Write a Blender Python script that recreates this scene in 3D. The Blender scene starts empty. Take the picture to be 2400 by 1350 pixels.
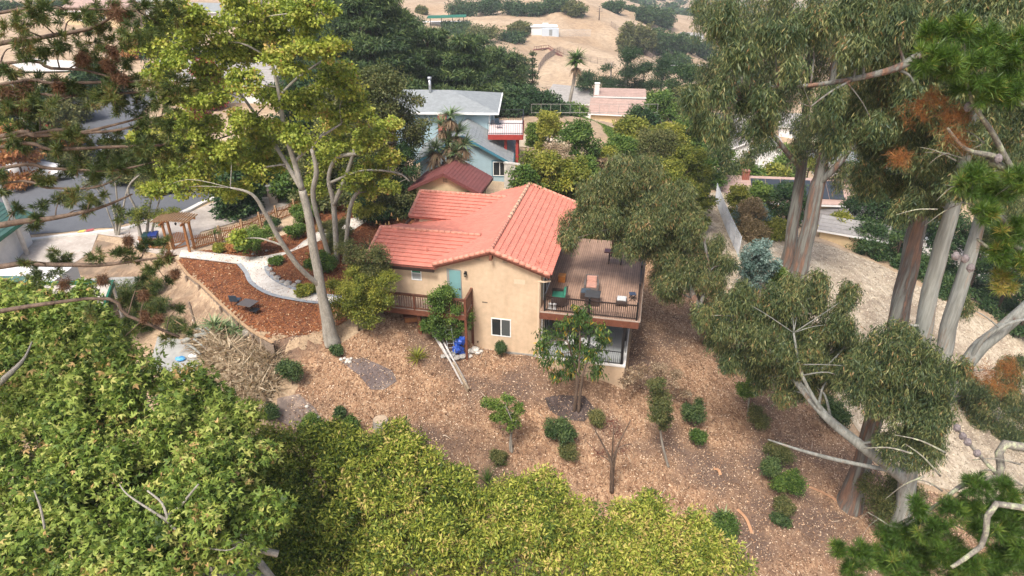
import bpy, math, random
import numpy as np
from mathutils import Vector, Matrix, noise
from mathutils.geometry import delaunay_2d_cdt
random.seed(7)
RG = np.random.default_rng(11)
S = bpy.context.scene
C = S.collection
PI = math.pi

# ------------------------------------------------------------------ camera
PITCH = math.radians(27.5); FOC = 1600.0; CAMZ = 23.6
CP, SP = math.cos(PITCH), math.sin(PITCH)
cam = bpy.data.cameras.new('camera'); camo = bpy.data.objects.new('camera', cam); C.objects.link(camo)
camo.location = (0, 0, CAMZ); camo.rotation_euler = (PI/2-PITCH, 0, 0)
cam.sensor_width = 36; cam.lens = 36*FOC/2400; cam.clip_start = 0.3; cam.clip_end = 6000
S.camera = camo

def ray(px, py):
    u = (px-1200)/FOC; v = (675-py)/FOC
    return (u, CP+v*SP, -SP+v*CP)
def atz(px, py, z):
    d = ray(px, py); t = (z-CAMZ)/d[2]; return Vector((d[0]*t, d[1]*t, z))
def aty(px, py, Y):
    d = ray(px, py); t = Y/d[1]; return Vector((d[0]*t, Y, CAMZ+d[2]*t))
def depth(p): return p[1]*CP-(p[2]-CAMZ)*SP
def ppm(p): return FOC/depth(p)          # pixels of the photo per metre at p

# ------------------------------------------------------------------ terrain
CT = []
def cz(px, py, z):
    p = atz(px, py, z); CT.append((p.x, p.y, z))
def cy(px, py, Y):
    p = aty(px, py, Y); CT.append((p.x, p.y, p.z))
for a in [(1264,850,-.1),(1098,830,.15),(1000,850,.5),(1400,900,-.8),(1100,900,-.4),(900,900,.7),(760,860,1.8),(700,900,1.3),(1000,960,-.5),(1180,1050,-1.7),
          (1300,960,-1.2),(1435,1150,-3.2),(1550,1090,-3.1),(1700,900,-2.4),(1560,760,-1.2),(1640,700,-1.3),(1500,850,-1.3),(1900,1100,-4.0),(2000,1180,-4.6),
          (1700,1250,-4.8),(1200,1350,-4.4),(900,1200,-2.2),(600,1000,.5),(500,1350,-1.5),(100,1350,-.5),(2380,1350,-8.0),(1620,1000,-3.0),
          (775,792,2.6),(860,790,2.3),(930,770,2.2),(600,700,3.2),(450,560,3.2),(300,520,3.2),(700,560,3.2),(560,480,3.3),(640,440,3.6),
          (200,600,2.6),(60,600,2.4),(0,800,1.0),(420,820,1.5),(300,900,1.0),(200,450,3.1),(0,450,2.8),(420,400,3.4),(850,480,3.4),(980,480,3.3),
          (1860,640,-2.8),(1720,570,-2.6),(1660,480,-3.0),(2100,720,-5.4),(2250,900,-7.0),(2380,1100,-8.5),(1900,560,-3.8),(2100,620,-6.5),(2390,760,-9.0),
          (1760,480,-4.2)]: cz(*a)
for a in [(0,0,3.3),]: pass
for x,y,z in [(0,5,-7),(-25,5,-3),(25,5,-9),(-25,22,1.0),(0,-40,-12),(60,20,-14),(-60,20,1),(40,45,-11),(60,70,-19),(-8.5,43.5,3.2),(0,50,3.0),(4,46,.8),(7,40,-1.2),(9,50,-1.6),
              (-11,60,3.6),(-3,60,3.5),(6,62,2.6),(4,75,3.0),(16,74,1.2),(22,60,-2.5),(25,80,-4),(45,100,-17),(65,130,-22),(100,130,-26),(30,120,-10),(8,92,1.5),(20,95,-2.0),
              (-50,60,3.2),(-30,60,3.6),(-30,80,4.2),(-60,90,4.0),(-40,100,4.5),(-75,120,5),(-20,110,2),(-60,160,4),(-110,170,7),(0,125,-5.5),(20,130,-8)]:
    CT.append((x,y,z))
for a in [(1400,275,150),(1300,240,160),(1480,240,165),(1600,260,160),(1300,120,235),(1450,150,215),(1560,190,205),(1300,70,265),(1430,60,285),(1600,120,285),
          (1380,0,345),(1000,20,330),(1200,10,350),(1690,160,300),(1700,60,420),(1600,30,700),(1800,30,800),(900,0,420),(400,20,300),(60,30,260),(2100,100,330),(2300,60,500),
          (1800,200,200),(2000,250,170),(2200,300,150)]: cy(*a)
for x,y,z in [(-900,900,20),(0,1500,20),(900,1300,0),(1600,2000,25),(-1500,1900,25),(0,2000,30),(-500,200,15),(500,300,-50),(900,600,-60),(-900,0,20),(900,0,-60)]:
    CT.append((x,y,z))
CT = np.array(CT)
def _warp(x, y):
    r = np.sqrt(x*x+(y)**2)+1e-6
    k = np.log1p(r/60.0)*60.0/r
    return x*k, y*k
cxw, cyw = _warp(CT[:,0], CT[:,1])
def _tps(d2): return np.where(d2 > 1e-12, d2*np.log(np.maximum(d2,1e-12))*.5, 0.0)
n = len(CT)
K = _tps((cxw[:,None]-cxw)**2+(cyw[:,None]-cyw)**2)+np.eye(n)*6.0
Pm = np.c_[np.ones(n), cxw, cyw]
A = np.zeros((n+3,n+3)); A[:n,:n]=K; A[:n,n:]=Pm; A[n:,:n]=Pm.T
W = np.linalg.solve(A, np.r_[CT[:,2],0,0,0])
def tps(x, y):
    x = np.asarray(x,float); y = np.asarray(y,float); xw, yw = _warp(x.ravel(), y.ravel())
    out = np.empty(xw.size)
    for i in range(0, xw.size, 20000):
        a, b = xw[i:i+20000], yw[i:i+20000]
        k = _tps((a[:,None]-cxw)**2+(b[:,None]-cyw)**2)
        out[i:i+20000] = k@W[:n]+W[n]+W[n+1]*a+W[n+2]*b
    return out.reshape(x.shape)
def sdist(poly, x, y):
    """signed distance, positive inside"""
    P = np.array(poly, float); x=np.asarray(x,float); y=np.asarray(y,float)
    d = np.full(x.shape, 1e9); ins = np.zeros(x.shape, bool)
    for i in range(len(P)):
        x0,y0 = P[i]; x1,y1 = P[(i+1)%len(P)]
        ex,ey = x1-x0,y1-y0; t = np.clip(((x-x0)*ex+(y-y0)*ey)/(ex*ex+ey*ey+1e-12),0,1)
        d = np.minimum(d, np.hypot(x-x0-t*ex, y-y0-t*ey))
        c = ((y0>y)!=(y1>y)) & (x < (x1-x0)*(y-y0)/((y1-y0) if y1!=y0 else 1e-9)+x0)
        ins ^= c
    return np.where(ins, d, -d)
HY = math.radians(12)
HO = Vector((1.71, 36.0, 0))
HR = Vector((math.cos(HY), -math.sin(HY), 0)); HB = Vector((math.sin(HY), math.cos(HY), 0))
def hw(a, b, z=0): return HO+HR*a+HB*b+Vector((0,0,z))
plateau = [atz(px,py,3.2)[:2] for px,py in [(415,612),(470,665),(596,780),(700,796),(780,770),(800,700),(905,690)]]+[hw(-10,1)[:2],hw(-10,12)[:2]]+[atz(px,py,3.2)[:2] for px,py in [(960,440),(700,440),(560,470),(380,520)]]
patio_cut = [hw(a,b)[:2] for a,b in [(.9,-.3),(5.6,-.3),(5.6,10),(.9,10)]]
house_cut = [hw(a,b)[:2] for a,b in [(-4.4,0),(0,0),(0,11.5),(-4.4,11.5)]]
def ss(e0,e1,v):
    t = np.clip((v-e0)/(e1-e0),0,1); return t*t*(3-2*t)
def terr(x, y):
    z = tps(x,y)
    x=np.asarray(x,float); y=np.asarray(y,float)
    s = sdist(plateau,x,y); z = z+(3.2-z)*ss(-.35,.05,s)
    s = sdist(patio_cut,x,y); z = np.where(s>-.8, z+(np.minimum(z,-.9)-z)*ss(-.5,.1,s), z)
    s = sdist(house_cut,x,y); z = z+(np.minimum(z,-.1)-z)*ss(-.15,.05,s)
    return z
def _axis(segs):
    out=[segs[0][0]]
    for a,b,st in segs:
        k=max(1,int(round((b-a)/st))); out += list(np.linspace(a,b,k+1)[1:])
    return np.array(out)
XS = _axis([(-1600,-1000,150),(-1000,-300,50),(-300,-90,8),(-90,-40,1.5),(-40,36,.35),(36,100,1.5),(100,300,8),(300,1000,50),(1000,1600,150)])
YS = _axis([(-300,0,30),(0,12,1.5),(12,64,.35),(64,130,1.2),(130,400,5),(400,1200,40),(1200,2100,150)])
GX, GY = np.meshgrid(XS, YS)
GZ = terr(GX, GY)
_nz = np.random.default_rng(3)
def fbm(x, y, s, seed=0):
    out = np.zeros(x.shape); f=1/s; a=1
    for o in range(4):
        k = _nz.uniform(0,6.28,6); th=_nz.uniform(0,6.28,3)
        for j in range(3): out += a*np.sin(f*6.28*(x*math.cos(th[j])+y*math.sin(th[j]))+k[j]+1.7*np.sin(f*3*(y*math.cos(th[j])-x*math.sin(th[j]))+k[j+3]))
        f*=2.03; a*=.5
    return out/3
far = ss(100,260,GY)
_pl = ss(-1.2,-.2,sdist(plateau,GX,GY))
GZ = GZ + fbm(GX,GY,4.0)*.05*(1-_pl)*(1-far) + far*fbm(GX,GY,75.)*2.2
def T(x, y):
    x=np.asarray(x,float); y=np.asarray(y,float)
    i=np.clip(np.searchsorted(XS,x)-1,0,len(XS)-2); j=np.clip(np.searchsorted(YS,y)-1,0,len(YS)-2)
    u=(x-XS[i])/(XS[i+1]-XS[i]); v=(y-YS[j])/(YS[j+1]-YS[j])
    return GZ[j,i]*(1-u)*(1-v)+GZ[j,i+1]*u*(1-v)+GZ[j+1,i]*(1-u)*v+GZ[j+1,i+1]*u*v
def tz(x, y): return float(T(x,y))
def gp(px, py, off=0.0):
    """where the view ray through a photo pixel meets the ground"""
    d = ray(px,py); t=8.0; prev=t
    while t < 5000:
        if CAMZ+d[2]*t <= tz(d[0]*t,d[1]*t)+off: break
        prev=t; t += max(.3, t*.01)
    lo,hi=prev,t
    for _ in range(18):
        m=(lo+hi)/2
        if CAMZ+d[2]*m <= tz(d[0]*m,d[1]*m)+off: hi=m
        else: lo=m
    return Vector((d[0]*hi,d[1]*hi,CAMZ+d[2]*hi))

# ------------------------------------------------------------------ materials
def new_mat(name):
    m = bpy.data.materials.new(name); m.use_nodes=True
    nt=m.node_tree; b=nt.nodes['Principled BSDF']; return m,nt,b
def N(nt, t, **kw):
    nd = nt.nodes.new(t)
    for k,v in kw.items():
        if k in nd.inputs: nd.inputs[k].default_value=v
        else: setattr(nd,k,v)
    return nd
def ramp(nt, fac, stops, interp='LINEAR'):
    r = nt.nodes.new('ShaderNodeValToRGB'); r.color_ramp.interpolation=interp
    e=r.color_ramp.elements
    while len(e)>1: e.remove(e[0])
    e[0].position=stops[0][0]; e[0].color=(*stops[0][1],1)
    for p,c in stops[1:]:
        x=e.new(p); x.color=(*c,1)
    nt.links.new(fac, r.inputs[0]); return r.outputs[0]
def coords(nt, scale=(1,1,1), kind='Object', rot=(0,0,0)):
    tc=nt.nodes.new('ShaderNodeTexCoord'); mp=nt.nodes.new('ShaderNodeMapping')
    mp.inputs['Scale'].default_value=scale; mp.inputs['Rotation'].default_value=rot
    nt.links.new(tc.outputs[kind], mp.inputs[0]); return mp.outputs[0]
def bump(nt, b, h, strength, dist=.02):
    bp=nt.nodes.new('ShaderNodeBump'); bp.inputs['Strength'].default_value=strength; bp.inputs['Distance'].default_value=dist
    nt.links.new(h,bp.inputs['Height']); nt.links.new(bp.outputs[0], b.inputs['Normal'])
def mixc(nt, f, a, b_, mode='MIX'):
    m=nt.nodes.new('ShaderNodeMix'); m.data_type='RGBA'; m.blend_type=mode
    for s,v in ((0,f),(6,a),(7,b_)):
        if hasattr(v,'links') : nt.links.new(v,m.inputs[s])
        elif isinstance(v,(int,float)): m.inputs[s].default_value=v
        else: m.inputs[s].default_value=(*v,1)
    return m.outputs[2]
_mc={}
def plain(name, c, rough=.7, var=.18, scale=6, metal=0, bmp=.25, aniso=(1,1,1), bd=.01):
    """base colour broken up by two sizes of noise"""
    if name in _mc: return _mc[name]
    m,nt,b=new_mat(name); co=coords(nt,aniso)
    n1=N(nt,'ShaderNodeTexNoise',Scale=scale,Detail=6.0); n2=N(nt,'ShaderNodeTexNoise',Scale=scale*.13+.1,Detail=3.0)
    nt.links.new(co,n1.inputs[0]); nt.links.new(co,n2.inputs[0])
    lo=tuple(x*(1-var) for x in c); hi=tuple(min(1,x*(1+var)) for x in c)
    c1=ramp(nt,n1.outputs[0],[(.3,lo),(.7,hi)]); c2=ramp(nt,n2.outputs[0],[(.3,(1-var*.7,)*3),(.7,(1,1,1))])
    nt.links.new(mixc(nt,1.0,c1,c2,'MULTIPLY'), b.inputs['Base Color'])
    b.inputs['Roughness'].default_value=rough; b.inputs['Metallic'].default_value=metal
    if bmp: bump(nt,b,n1.outputs[0],bmp,bd)
    _mc[name]=m; return m
def leafmat(name, stops, trans=.35, rough=.55):
    """colour by the per-leaf value 'v'"""
    m,nt,b=new_mat(name)
    at=nt.nodes.new('ShaderNodeAttribute'); at.attribute_name='v'
    col=ramp(nt,at.outputs['Fac'],stops)
    nt.links.new(col,b.inputs['Base Color']); b.inputs['Roughness'].default_value=rough
    b.inputs['Specular IOR Level'].default_value=.3
    tr=nt.nodes.new('ShaderNodeBsdfTranslucent'); ms=nt.nodes.new('ShaderNodeMixShader'); ms.inputs[0].default_value=trans
    nt.links.new(mixc(nt,1.0,col,(1.0,1.05,.55),'MULTIPLY'),tr.inputs[0])
    nt.links.new(b.outputs[0],ms.inputs[1]); nt.links.new(tr.outputs[0],ms.inputs[2])
    nt.links.new(ms.outputs[0],nt.nodes['Material Output'].inputs[0]); return m
def bark(name, stops, scale=3, stretch=.12, bmp=.8, rough=.85):
    m,nt,b=new_mat(name); co=coords(nt,(1,1,stretch))
    n1=N(nt,'ShaderNodeTexNoise',Scale=scale,Detail=8.0,Roughness=.65); nt.links.new(co,n1.inputs[0])
    n2=N(nt,'ShaderNodeTexNoise',Scale=scale*5,Detail=4.0); nt.links.new(co,n2.inputs[0])
    c=ramp(nt,n1.outputs[0],stops)
    d=ramp(nt,n2.outputs[0],[(.3,(.7,.7,.7)),(.65,(1.05,1.05,1.05))])
    nt.links.new(mixc(nt,1.0,c,d,'MULTIPLY'),b.inputs['Base Color']); b.inputs['Roughness'].default_value=rough
    bump(nt,b,n2.outputs[0],bmp,.03); return m

# ------------------------------------------------------------------ mesh building
class MB:
    def __init__(s): s.v=[]; s.f=[]; s.sm=[]
    def add(s, vs, fs, smooth=False):
        k=len(s.v); s.v += [tuple(v) for v in vs]; s.f += [tuple(i+k for i in f) for f in fs]; s.sm += [smooth]*len(fs); return s
    def box(s, x0,x1,y0,y1,z0,z1, M=None):
        vs=[Vector((x,y,z)) for z in (z0,z1) for y in (y0,y1) for x in (x0,x1)]
        if M: vs=[M@v for v in vs]
        return s.add(vs,[(0,2,3,1),(4,5,7,6),(0,1,5,4),(2,6,7,3),(0,4,6,2),(1,3,7,5)])
    def cbox(s, c, d, rz=0, M=None):
        Mx=Matrix.Translation(c)@Matrix.Rotation(rz,4,'Z')
        if M: Mx=M@Mx
        return s.box(-d[0]/2,d[0]/2,-d[1]/2,d[1]/2,-d[2]/2,d[2]/2,Mx)
    def beam(s, p, q, w, h, up=(0,0,1)):
        p=Vector(p); q=Vector(q); d=(q-p); L=d.length
        if L<1e-6: return s
        d/=L; u=Vector(up)
        if abs(d.dot(u))>.98: u=Vector((0,1,0))
        r=d.cross(u).normalized(); u2=r.cross(d)
        vs=[p+r*(i*w/2)+u2*(j*h/2)+d*(k*L) for k in (0,1) for j in (-1,1) for i in (-1,1)]
        return s.add(vs,[(0,2,3,1),(4,5,7,6),(0,1,5,4),(2,6,7,3),(0,4,6,2),(1,3,7,5)])
    def tube(s, pts, rad, n=6, cap=True, squash=1.0):
        pts=[Vector(p) for p in pts]
        if not hasattr(rad,'__len__'): rad=[rad]*len(pts)
        k=len(s.v); ref=Vector((.31,.17,.93)); prev=None
        for i,p in enumerate(pts):
            d=(pts[min(i+1,len(pts)-1)]-pts[max(i-1,0)])
            if d.length<1e-9: d=Vector((0,0,1))
            d.normalize()
            if prev is None:
                r=d.cross(ref)
                if r.length<.05: r=d.cross(Vector((1,0,0)))
            else: r=prev-d*prev.dot(d)
            r.normalize(); prev=r; t=d.cross(r)
            for j in range(n):
                a=2*PI*j/n; s.v.append(tuple(p+(r*math.cos(a)+t*math.sin(a)*squash)*rad[i]))
        for i in range(len(pts)-1):
            for j in range(n):
                a=k+i*n+j; b=k+i*n+(j+1)%n
                s.f.append((a,b,b+n,a+n)); s.sm.append(True)
        if cap:
            s.f.append(tuple(k+j for j in reversed(range(n)))); s.sm.append(False)
            e=k+(len(pts)-1)*n; s.f.append(tuple(e+j for j in range(n))); s.sm.append(False)
        return s
    def lathe(s, c, prof, n=12):
        c=Vector(c); k=len(s.v)
        for r,z in prof:
            for j in range(n):
                a=2*PI*j/n; s.v.append((c.x+r*math.cos(a),c.y+r*math.sin(a),c.z+z))
        for i in range(len(prof)-1):
            for j in range(n):
                a=k+i*n+j; b=k+i*n+(j+1)%n; s.f.append((a,b,b+n,a+n)); s.sm.append(True)
        s.f.append(tuple(k+j for j in reversed(range(n)))); s.sm.append(False)
        e=k+(len(prof)-1)*n; s.f.append(tuple(e+j for j in range(n))); s.sm.append(False)
        return s
    def prism(s, poly, z0, z1):
        n=len(poly); vs=[(x,y,z0) for x,y in poly]+[(x,y,z1) for x,y in poly]
        fs=[tuple(reversed(range(n))),tuple(range(n,2*n))]+[(i,(i+1)%n,n+(i+1)%n,n+i) for i in range(n)]
        return s.add(vs,fs)
    def slab(s, a,b,c,d, th):
        """quad a b c d with thickness th along -normal"""
        a,b,c,d=map(Vector,(a,b,c,d)); nrm=(b-a).cross(d-a).normalized()*th
        vs=[a,b,c,d,a-nrm,b-nrm,c-nrm,d-nrm]
        return s.add(vs,[(0,1,2,3),(7,6,5,4),(0,4,5,1),(1,5,6,2),(2,6,7,3),(3,7,4,0)])
    def sphere(s, c, r, n=8, m=6, jit=0, sc=(1,1,1)):
        c=Vector(c); vs=[];fs=[]
        for i in range(m+1):
            for j in range(n):
                th=PI*i/m; ph=2*PI*j/n; k=1+random.uniform(-jit,jit)
                vs.append(c+Vector((math.sin(th)*math.cos(ph)*sc[0],math.sin(th)*math.sin(ph)*sc[1],math.cos(th)*sc[2]))*r*k)
        for i in range(m):
            for j in range(n): fs.append((i*n+j,(i+1)*n+j,(i+1)*n+(j+1)%n,i*n+(j+1)%n))
        return s.add(vs,fs,jit==0)
    def build(s, name, mat, parent=None, bevel=0):
        me=bpy.data.meshes.new(name); me.from_pydata(s.v,[],s.f)
        if any(s.sm): me.polygons.foreach_set('use_smooth',s.sm)
        me.materials.append(mat); me.update()
        o=bpy.data.objects.new(name,me); C.objects.link(o)
        if parent: o.parent=parent
        if bevel:
            md=o.modifiers.new('b','BEVEL'); md.width=bevel; md.segments=2; md.limit_method='ANGLE'
        return o
def tag(o, label=None, cat=None, group=None, kind=None):
    if label: o['label']=label
    if cat: o['category']=cat
    if group: o['group']=group
    if kind: o['kind']=kind
    return o
def empty(name, loc, label, cat, rz=0, group=None):
    o=bpy.data.objects.new(name,None); C.objects.link(o); o.location=loc; o.rotation_euler=(0,0,rz); o.empty_display_size=.3
    return tag(o,label,cat,group)
def copy_tree(o, parent=None):
    c=o.copy(); C.objects.link(c); c.parent=parent
    for ch in list(o.children): copy_tree(ch,c)
    return c
def np_mesh(name, V, F, mat, parent=None, attr=None, k=4, smooth=False):
    """V (n,3); F (m,k) ; attr per-face float"""
    me=bpy.data.meshes.new(name); nv=len(V); nf=len(F)
    me.vertices.add(nv); me.vertices.foreach_set('co',np.asarray(V,np.float32).ravel())
    me.loops.add(nf*k); me.loops.foreach_set('vertex_index',np.asarray(F,np.int32).ravel())
    me.polygons.add(nf); me.polygons.foreach_set('loop_start',np.arange(0,nf*k,k,dtype=np.int32))
    try: me.polygons.foreach_set('loop_total',np.full(nf,k,dtype=np.int32))
    except Exception: pass
    if smooth: me.polygons.foreach_set('use_smooth',np.ones(nf,bool))
    if attr is not None:
        at=me.attributes.new('v','FLOAT','FACE'); at.data.foreach_set('value',np.asarray(attr,np.float32))
    me.materials.append(mat); me.update(calc_edges=True)
    o=bpy.data.objects.new(name,me); C.objects.link(o)
    if parent: o.parent=parent
    return o
def drape(name, pts, mat, off=.03, step=.35, label=None, kind='structure', hole=None):
    """a sheet on the ground inside a polygon (world xy)"""
    P=[]; 
    for i in range(len(pts)):
        a=Vector(pts[i][:2]); b=Vector(pts[(i+1)%len(pts)][:2]); k=max(1,int((b-a).length/step))
        P += [a.lerp(b,j/k) for j in range(k)]
    xs=[p.x for p in P]; ys=[p.y for p in P]; ne=len(P)
    gx,gy=np.meshgrid(np.arange(min(xs),max(xs),step),np.arange(min(ys),max(ys),step))
    sd=sdist([(p.x,p.y) for p in P],gx,gy); m=sd>step*.4
    V=P+[Vector((x,y)) for x,y in zip(gx[m],gy[m])]
    E=[(i,(i+1)%ne) for i in range(ne)]
    v,e,f,_,_,_=delaunay_2d_cdt(V,E,[],1,1e-5)
    va=np.array([(p.x,p.y) for p in v]); z=T(va[:,0],va[:,1])+off
    V3=np.c_[va,z]; F=np.array([t for t in f if len(t)==3])
    a=V3[F[:,0]];b=V3[F[:,1]];c=V3[F[:,2]]
    fl=((b-a)[:,0]*(c-a)[:,1]-(b-a)[:,1]*(c-a)[:,0])<0; F[fl]=F[fl][:,::-1]
    o=np_mesh(name,V3,F,mat,k=3,smooth=True)
    if kind: o['kind']=kind
    if label: o['label']=label
    return o
def smooth_path(pts, k=6):
    """Catmull-Rom through points"""
    P=[Vector(p) for p in pts]; out=[]
    for i in range(len(P)-1):
        p0=P[max(i-1,0)];p1=P[i];p2=P[i+1];p3=P[min(i+2,len(P)-1)]
        for j in range(k):
            t=j/k; out.append(.5*((2*p1)+(p2-p0)*t+(2*p0-5*p1+4*p2-p3)*t*t+(3*p1-p0-3*p2+p3)*t**3))
    out.append(P[-1]); return out
# ------------------------------------------------------------------ foliage
def _unit(n, rg=None):
    v=(rg or RG).normal(size=(n,3)); return v/np.linalg.norm(v,axis=1,keepdims=True)
def _nrm(v): return v/np.maximum(np.linalg.norm(v,axis=1,keepdims=True),1e-9)
def leaf_geo(pos, d, nr, L, Wd, shape='leaf', bend=.15):
    """leaf faces from base points, axis d, normal nr"""
    s=_nrm(np.cross(d,nr)); nr=_nrm(np.cross(s,d)); L=L[:,None]; Wd=Wd[:,None]
    def quad(dd,ss_,l,w):
        tip=pos+dd*l-nr*l*bend
        a=pos+dd*l*.42+ss_*w*.5; b=pos+dd*l*.42-ss_*w*.5
        return np.stack([pos,a,tip,b],1)
    if shape=='star':
        q=[]
        for ang,k in ((0,1.0),(1.0,.85),(-1.0,.85)):
            dd=d*math.cos(ang)+s*math.sin(ang); s2=s*math.cos(ang)-d*math.sin(ang)
            q.append(quad(dd,s2,L*k,Wd*k*.55))
        Q=np.concatenate(q,0); rep=3
    elif shape=='two':
        q=[]
        for ang in (.5,-.5):
            dd=d*math.cos(ang)+s*math.sin(ang); s2=s*math.cos(ang)-d*math.sin(ang)
            q.append(quad(dd,s2,L,Wd))
        Q=np.concatenate(q,0); rep=2
    else: Q=quad(d,s,L,Wd); rep=1
    return Q,rep
def foliage(tufts, tr, per, size, wr=.5, shape='leaf', mode='free', vbase=None, vj=.18, flat=.7, sj=.35, bend=.15, cen=None, up=.35):
    """per leaves round every tuft; returns quads and their colour values"""
    M=len(tufts)
    if M==0: return np.zeros((0,4,3)),np.zeros(0)
    tr=np.broadcast_to(np.asarray(tr,float),(M,))
    idx=np.repeat(np.arange(M),per); n=len(idx)
    u=_unit(n); off=u*(RG.random(n)**.5)[:,None]*tr[idx][:,None]; off[:,2]*=flat
    pos=tufts[idx]+off
    if mode=='droop':
        d=_nrm(np.c_[RG.normal(0,.55,n),RG.normal(0,.55,n),-np.ones(n)]+off/tr[idx][:,None]*.2); nr=_unit(n)
    elif mode=='needle':
        ax=cen if cen is not None else _unit(M)
        d=_nrm(_unit(n)+ax[idx]*.7); pos=tufts[idx]+ax[idx]*(RG.random(n)[:,None]-.5)*tr[idx][:,None]; nr=_unit(n)
    elif mode=='blade':
        d=_nrm(_unit(n)*np.array([1,1,.5])+np.array([0,0,up])); pos=tufts[idx]+d*tr[idx][:,None]*.05; nr=_nrm(np.c_[np.zeros((n,2)),np.ones(n)]+_unit(n)*.2)
    else:
        d=_nrm(u*.8+_unit(n)*.7+np.array([0,0,-.15])); nr=_nrm(_unit(n)*.8+u*.3+np.array([0,0,.75]))
    L=size*(1+RG.uniform(-sj,sj,n)); W=L*wr
    vb=(np.full(M,.5) if vbase is None else np.asarray(vbase))[idx]
    v=np.clip(vb+RG.normal(0,vj,n),0,1)
    Q,rep=leaf_geo(pos,d,nr,L,W,shape,bend)
    return Q,np.tile(v,rep)
def leaf_object(name, Q, v, mat, parent, origin):
    Q=Q-np.asarray(origin)[None,None,:]; n=len(Q)
    return np_mesh(name,Q.reshape(-1,3),np.arange(n*4).reshape(n,4),mat,parent,attr=v)
def blob_tufts(c, r, n, bias=.5, gap=.0, gs=1.0, low=0.0):
    """points through an ellipsoid, thinned by noise so that it has gaps"""
    c=np.asarray(c,float); r=np.asarray(r,float)
    u=_unit(n*2); rr=RG.random(n*2)**bias; p=u*rr[:,None]
    p=p[p[:,2]>-1+low]
    P=c+p*r
    s=1.0/(gs*max(r)*.5+.2)
    ns=np.sin(P[:,0]*s*2.1+c[0]*3)+np.sin(P[:,1]*s*2.3+c[1])+np.sin(P[:,2]*s*2.9+1.3)+.7*np.sin((P[:,0]+P[:,2])*s*4.7)+.7*np.sin((P[:,1]-P[:,0])*s*5.1)
    P=P[ns>np.quantile(ns,gap)] if gap>0 else P
    return P[:n]
LEAF={}
def make_tree(name, label, cat, base, trunks, blobs, spec, bk, group=None, limb_r=.06, twig=.35, crown='crown', limbs=True, extra=None):
    """trunks: [[(Vector,r),...],...] world; blobs: [(c,(rx,ry,rz),{opts})]"""
    base=Vector(base); root=empty(name,base,label,cat,0,group); loc=lambda p: Vector(p)-base
    mb=MB()
    for tr in trunks:
        pts=[t[0] for t in tr]; rs=[t[1] for t in tr]
        if len(pts)>2:
            sp=smooth_path(pts,4); rr=[]
            for i in range(len(rs)-1): rr += [rs[i]+(rs[i+1]-rs[i])*j/4 for j in range(4)]
            rr.append(rs[-1])
            w=random.uniform(0,6)
            sp=[p+Vector((math.sin(i*1.3+w),math.cos(i*1.7+w),0))*rr[i]*.05 for i,p in enumerate(sp)]
            mb.tube([loc(p) for p in sp],rr,10 if max(rs)>.12 else 6)
        else: mb.tube([loc(p) for p in pts],rs,8)
    nodes=[(p,r) for tr in trunks for (p,r) in [(tr[i][0].lerp(tr[i+1][0],j/4),tr[i][1]+(tr[i+1][1]-tr[i][1])*j/4) for i in range(len(tr)-1) for j in range(4)]+[tr[-1]]]
    QQ=[];VV=[]
    if spec.get('bumps'):
        nb_=[]
        for q in blobs:
            c,r=Vector(q[0]),q[1]; o=q[2] if len(q)>2 else {}; r=(r,r,r) if not hasattr(r,'__len__') else r
            nb_.append((c,tuple(x*.86 for x in r),o))
            for j in range(spec['bumps']):
                u=_unit(1)[0]; u[2]=abs(u[2])*.8+.1; k_=random.uniform(.28,.45); o2=dict(o); o2['v']=o.get('v',spec.get('v',.5))+random.uniform(-.12,.14); o2['nolimb']=1
                nb_.append((c+Vector((u[0]*r[0],u[1]*r[1],u[2]*r[2]))*.85,tuple(x*k_ for x in r),o2))
        blobs=nb_
    for bl in blobs:
        c,r=bl[0],bl[1]; o=dict(spec); o.update(bl[2] if len(bl)>2 else {})
        c=Vector(c); r=(r,r,r) if not hasattr(r,'__len__') else r
        rm=(r[0]*r[1]*r[2])**(1/3)
        nt_=int(o['dens']*4*PI*(rm**2)/(o['tr']**2)*.5)+4
        tf=blob_tufts(c,r,nt_,o.get('bias',.5),o.get('gap',.2),o.get('gs',1.0),o.get('low',0))
        vb=o.get('v',.5)+RG.normal(0,o.get('tv',.12),len(tf))
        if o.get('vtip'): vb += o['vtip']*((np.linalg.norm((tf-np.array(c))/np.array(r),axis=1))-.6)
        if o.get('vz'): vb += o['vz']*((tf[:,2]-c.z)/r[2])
        cen=None
        if o.get('mode')=='needle': cen=_nrm(_nrm(tf-np.array(c))+_unit(len(tf))*.5+np.array([0,0,o.get('nup',.3)]))
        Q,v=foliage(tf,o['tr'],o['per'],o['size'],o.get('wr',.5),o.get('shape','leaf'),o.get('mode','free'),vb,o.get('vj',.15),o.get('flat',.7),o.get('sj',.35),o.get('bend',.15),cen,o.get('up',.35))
        QQ.append(Q);VV.append(v)
        if nodes and limbs and not o.get('nolimb'):
            best=min(nodes,key=lambda t:(t[0]-c).length+max(0,(t[0].z-c.z))*.8)
            p0,r0=best; L=(c-p0).length
            if L>.4:
                mid=p0.lerp(c,.5)+Vector((random.uniform(-.1,.1)*L,random.uniform(-.1,.1)*L,random.uniform(.0,.14)*L))
                ra=min(r0*.55,limb_r*(1+L*.15)); mb.tube([loc(p) for p in smooth_path([p0,mid,c],4)],[ra*(1-.75*i/8) for i in range(9)],5)
            k=int(len(tf)*twig)
            for t in tf[:k]:
                t=Vector(t); q=c+(t-c)*random.uniform(.05,.45)
                m=q.lerp(t,.5)+Vector((0,0,(t-q).length*.1))
                mb.tube([loc(q),loc(m),loc(t)],[limb_r*.22,limb_r*.14,limb_r*.05],3,False)
    if mb.v: mb.build('trunk' if trunks and len(trunks)>0 else 'stems',bk,root)
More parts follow.
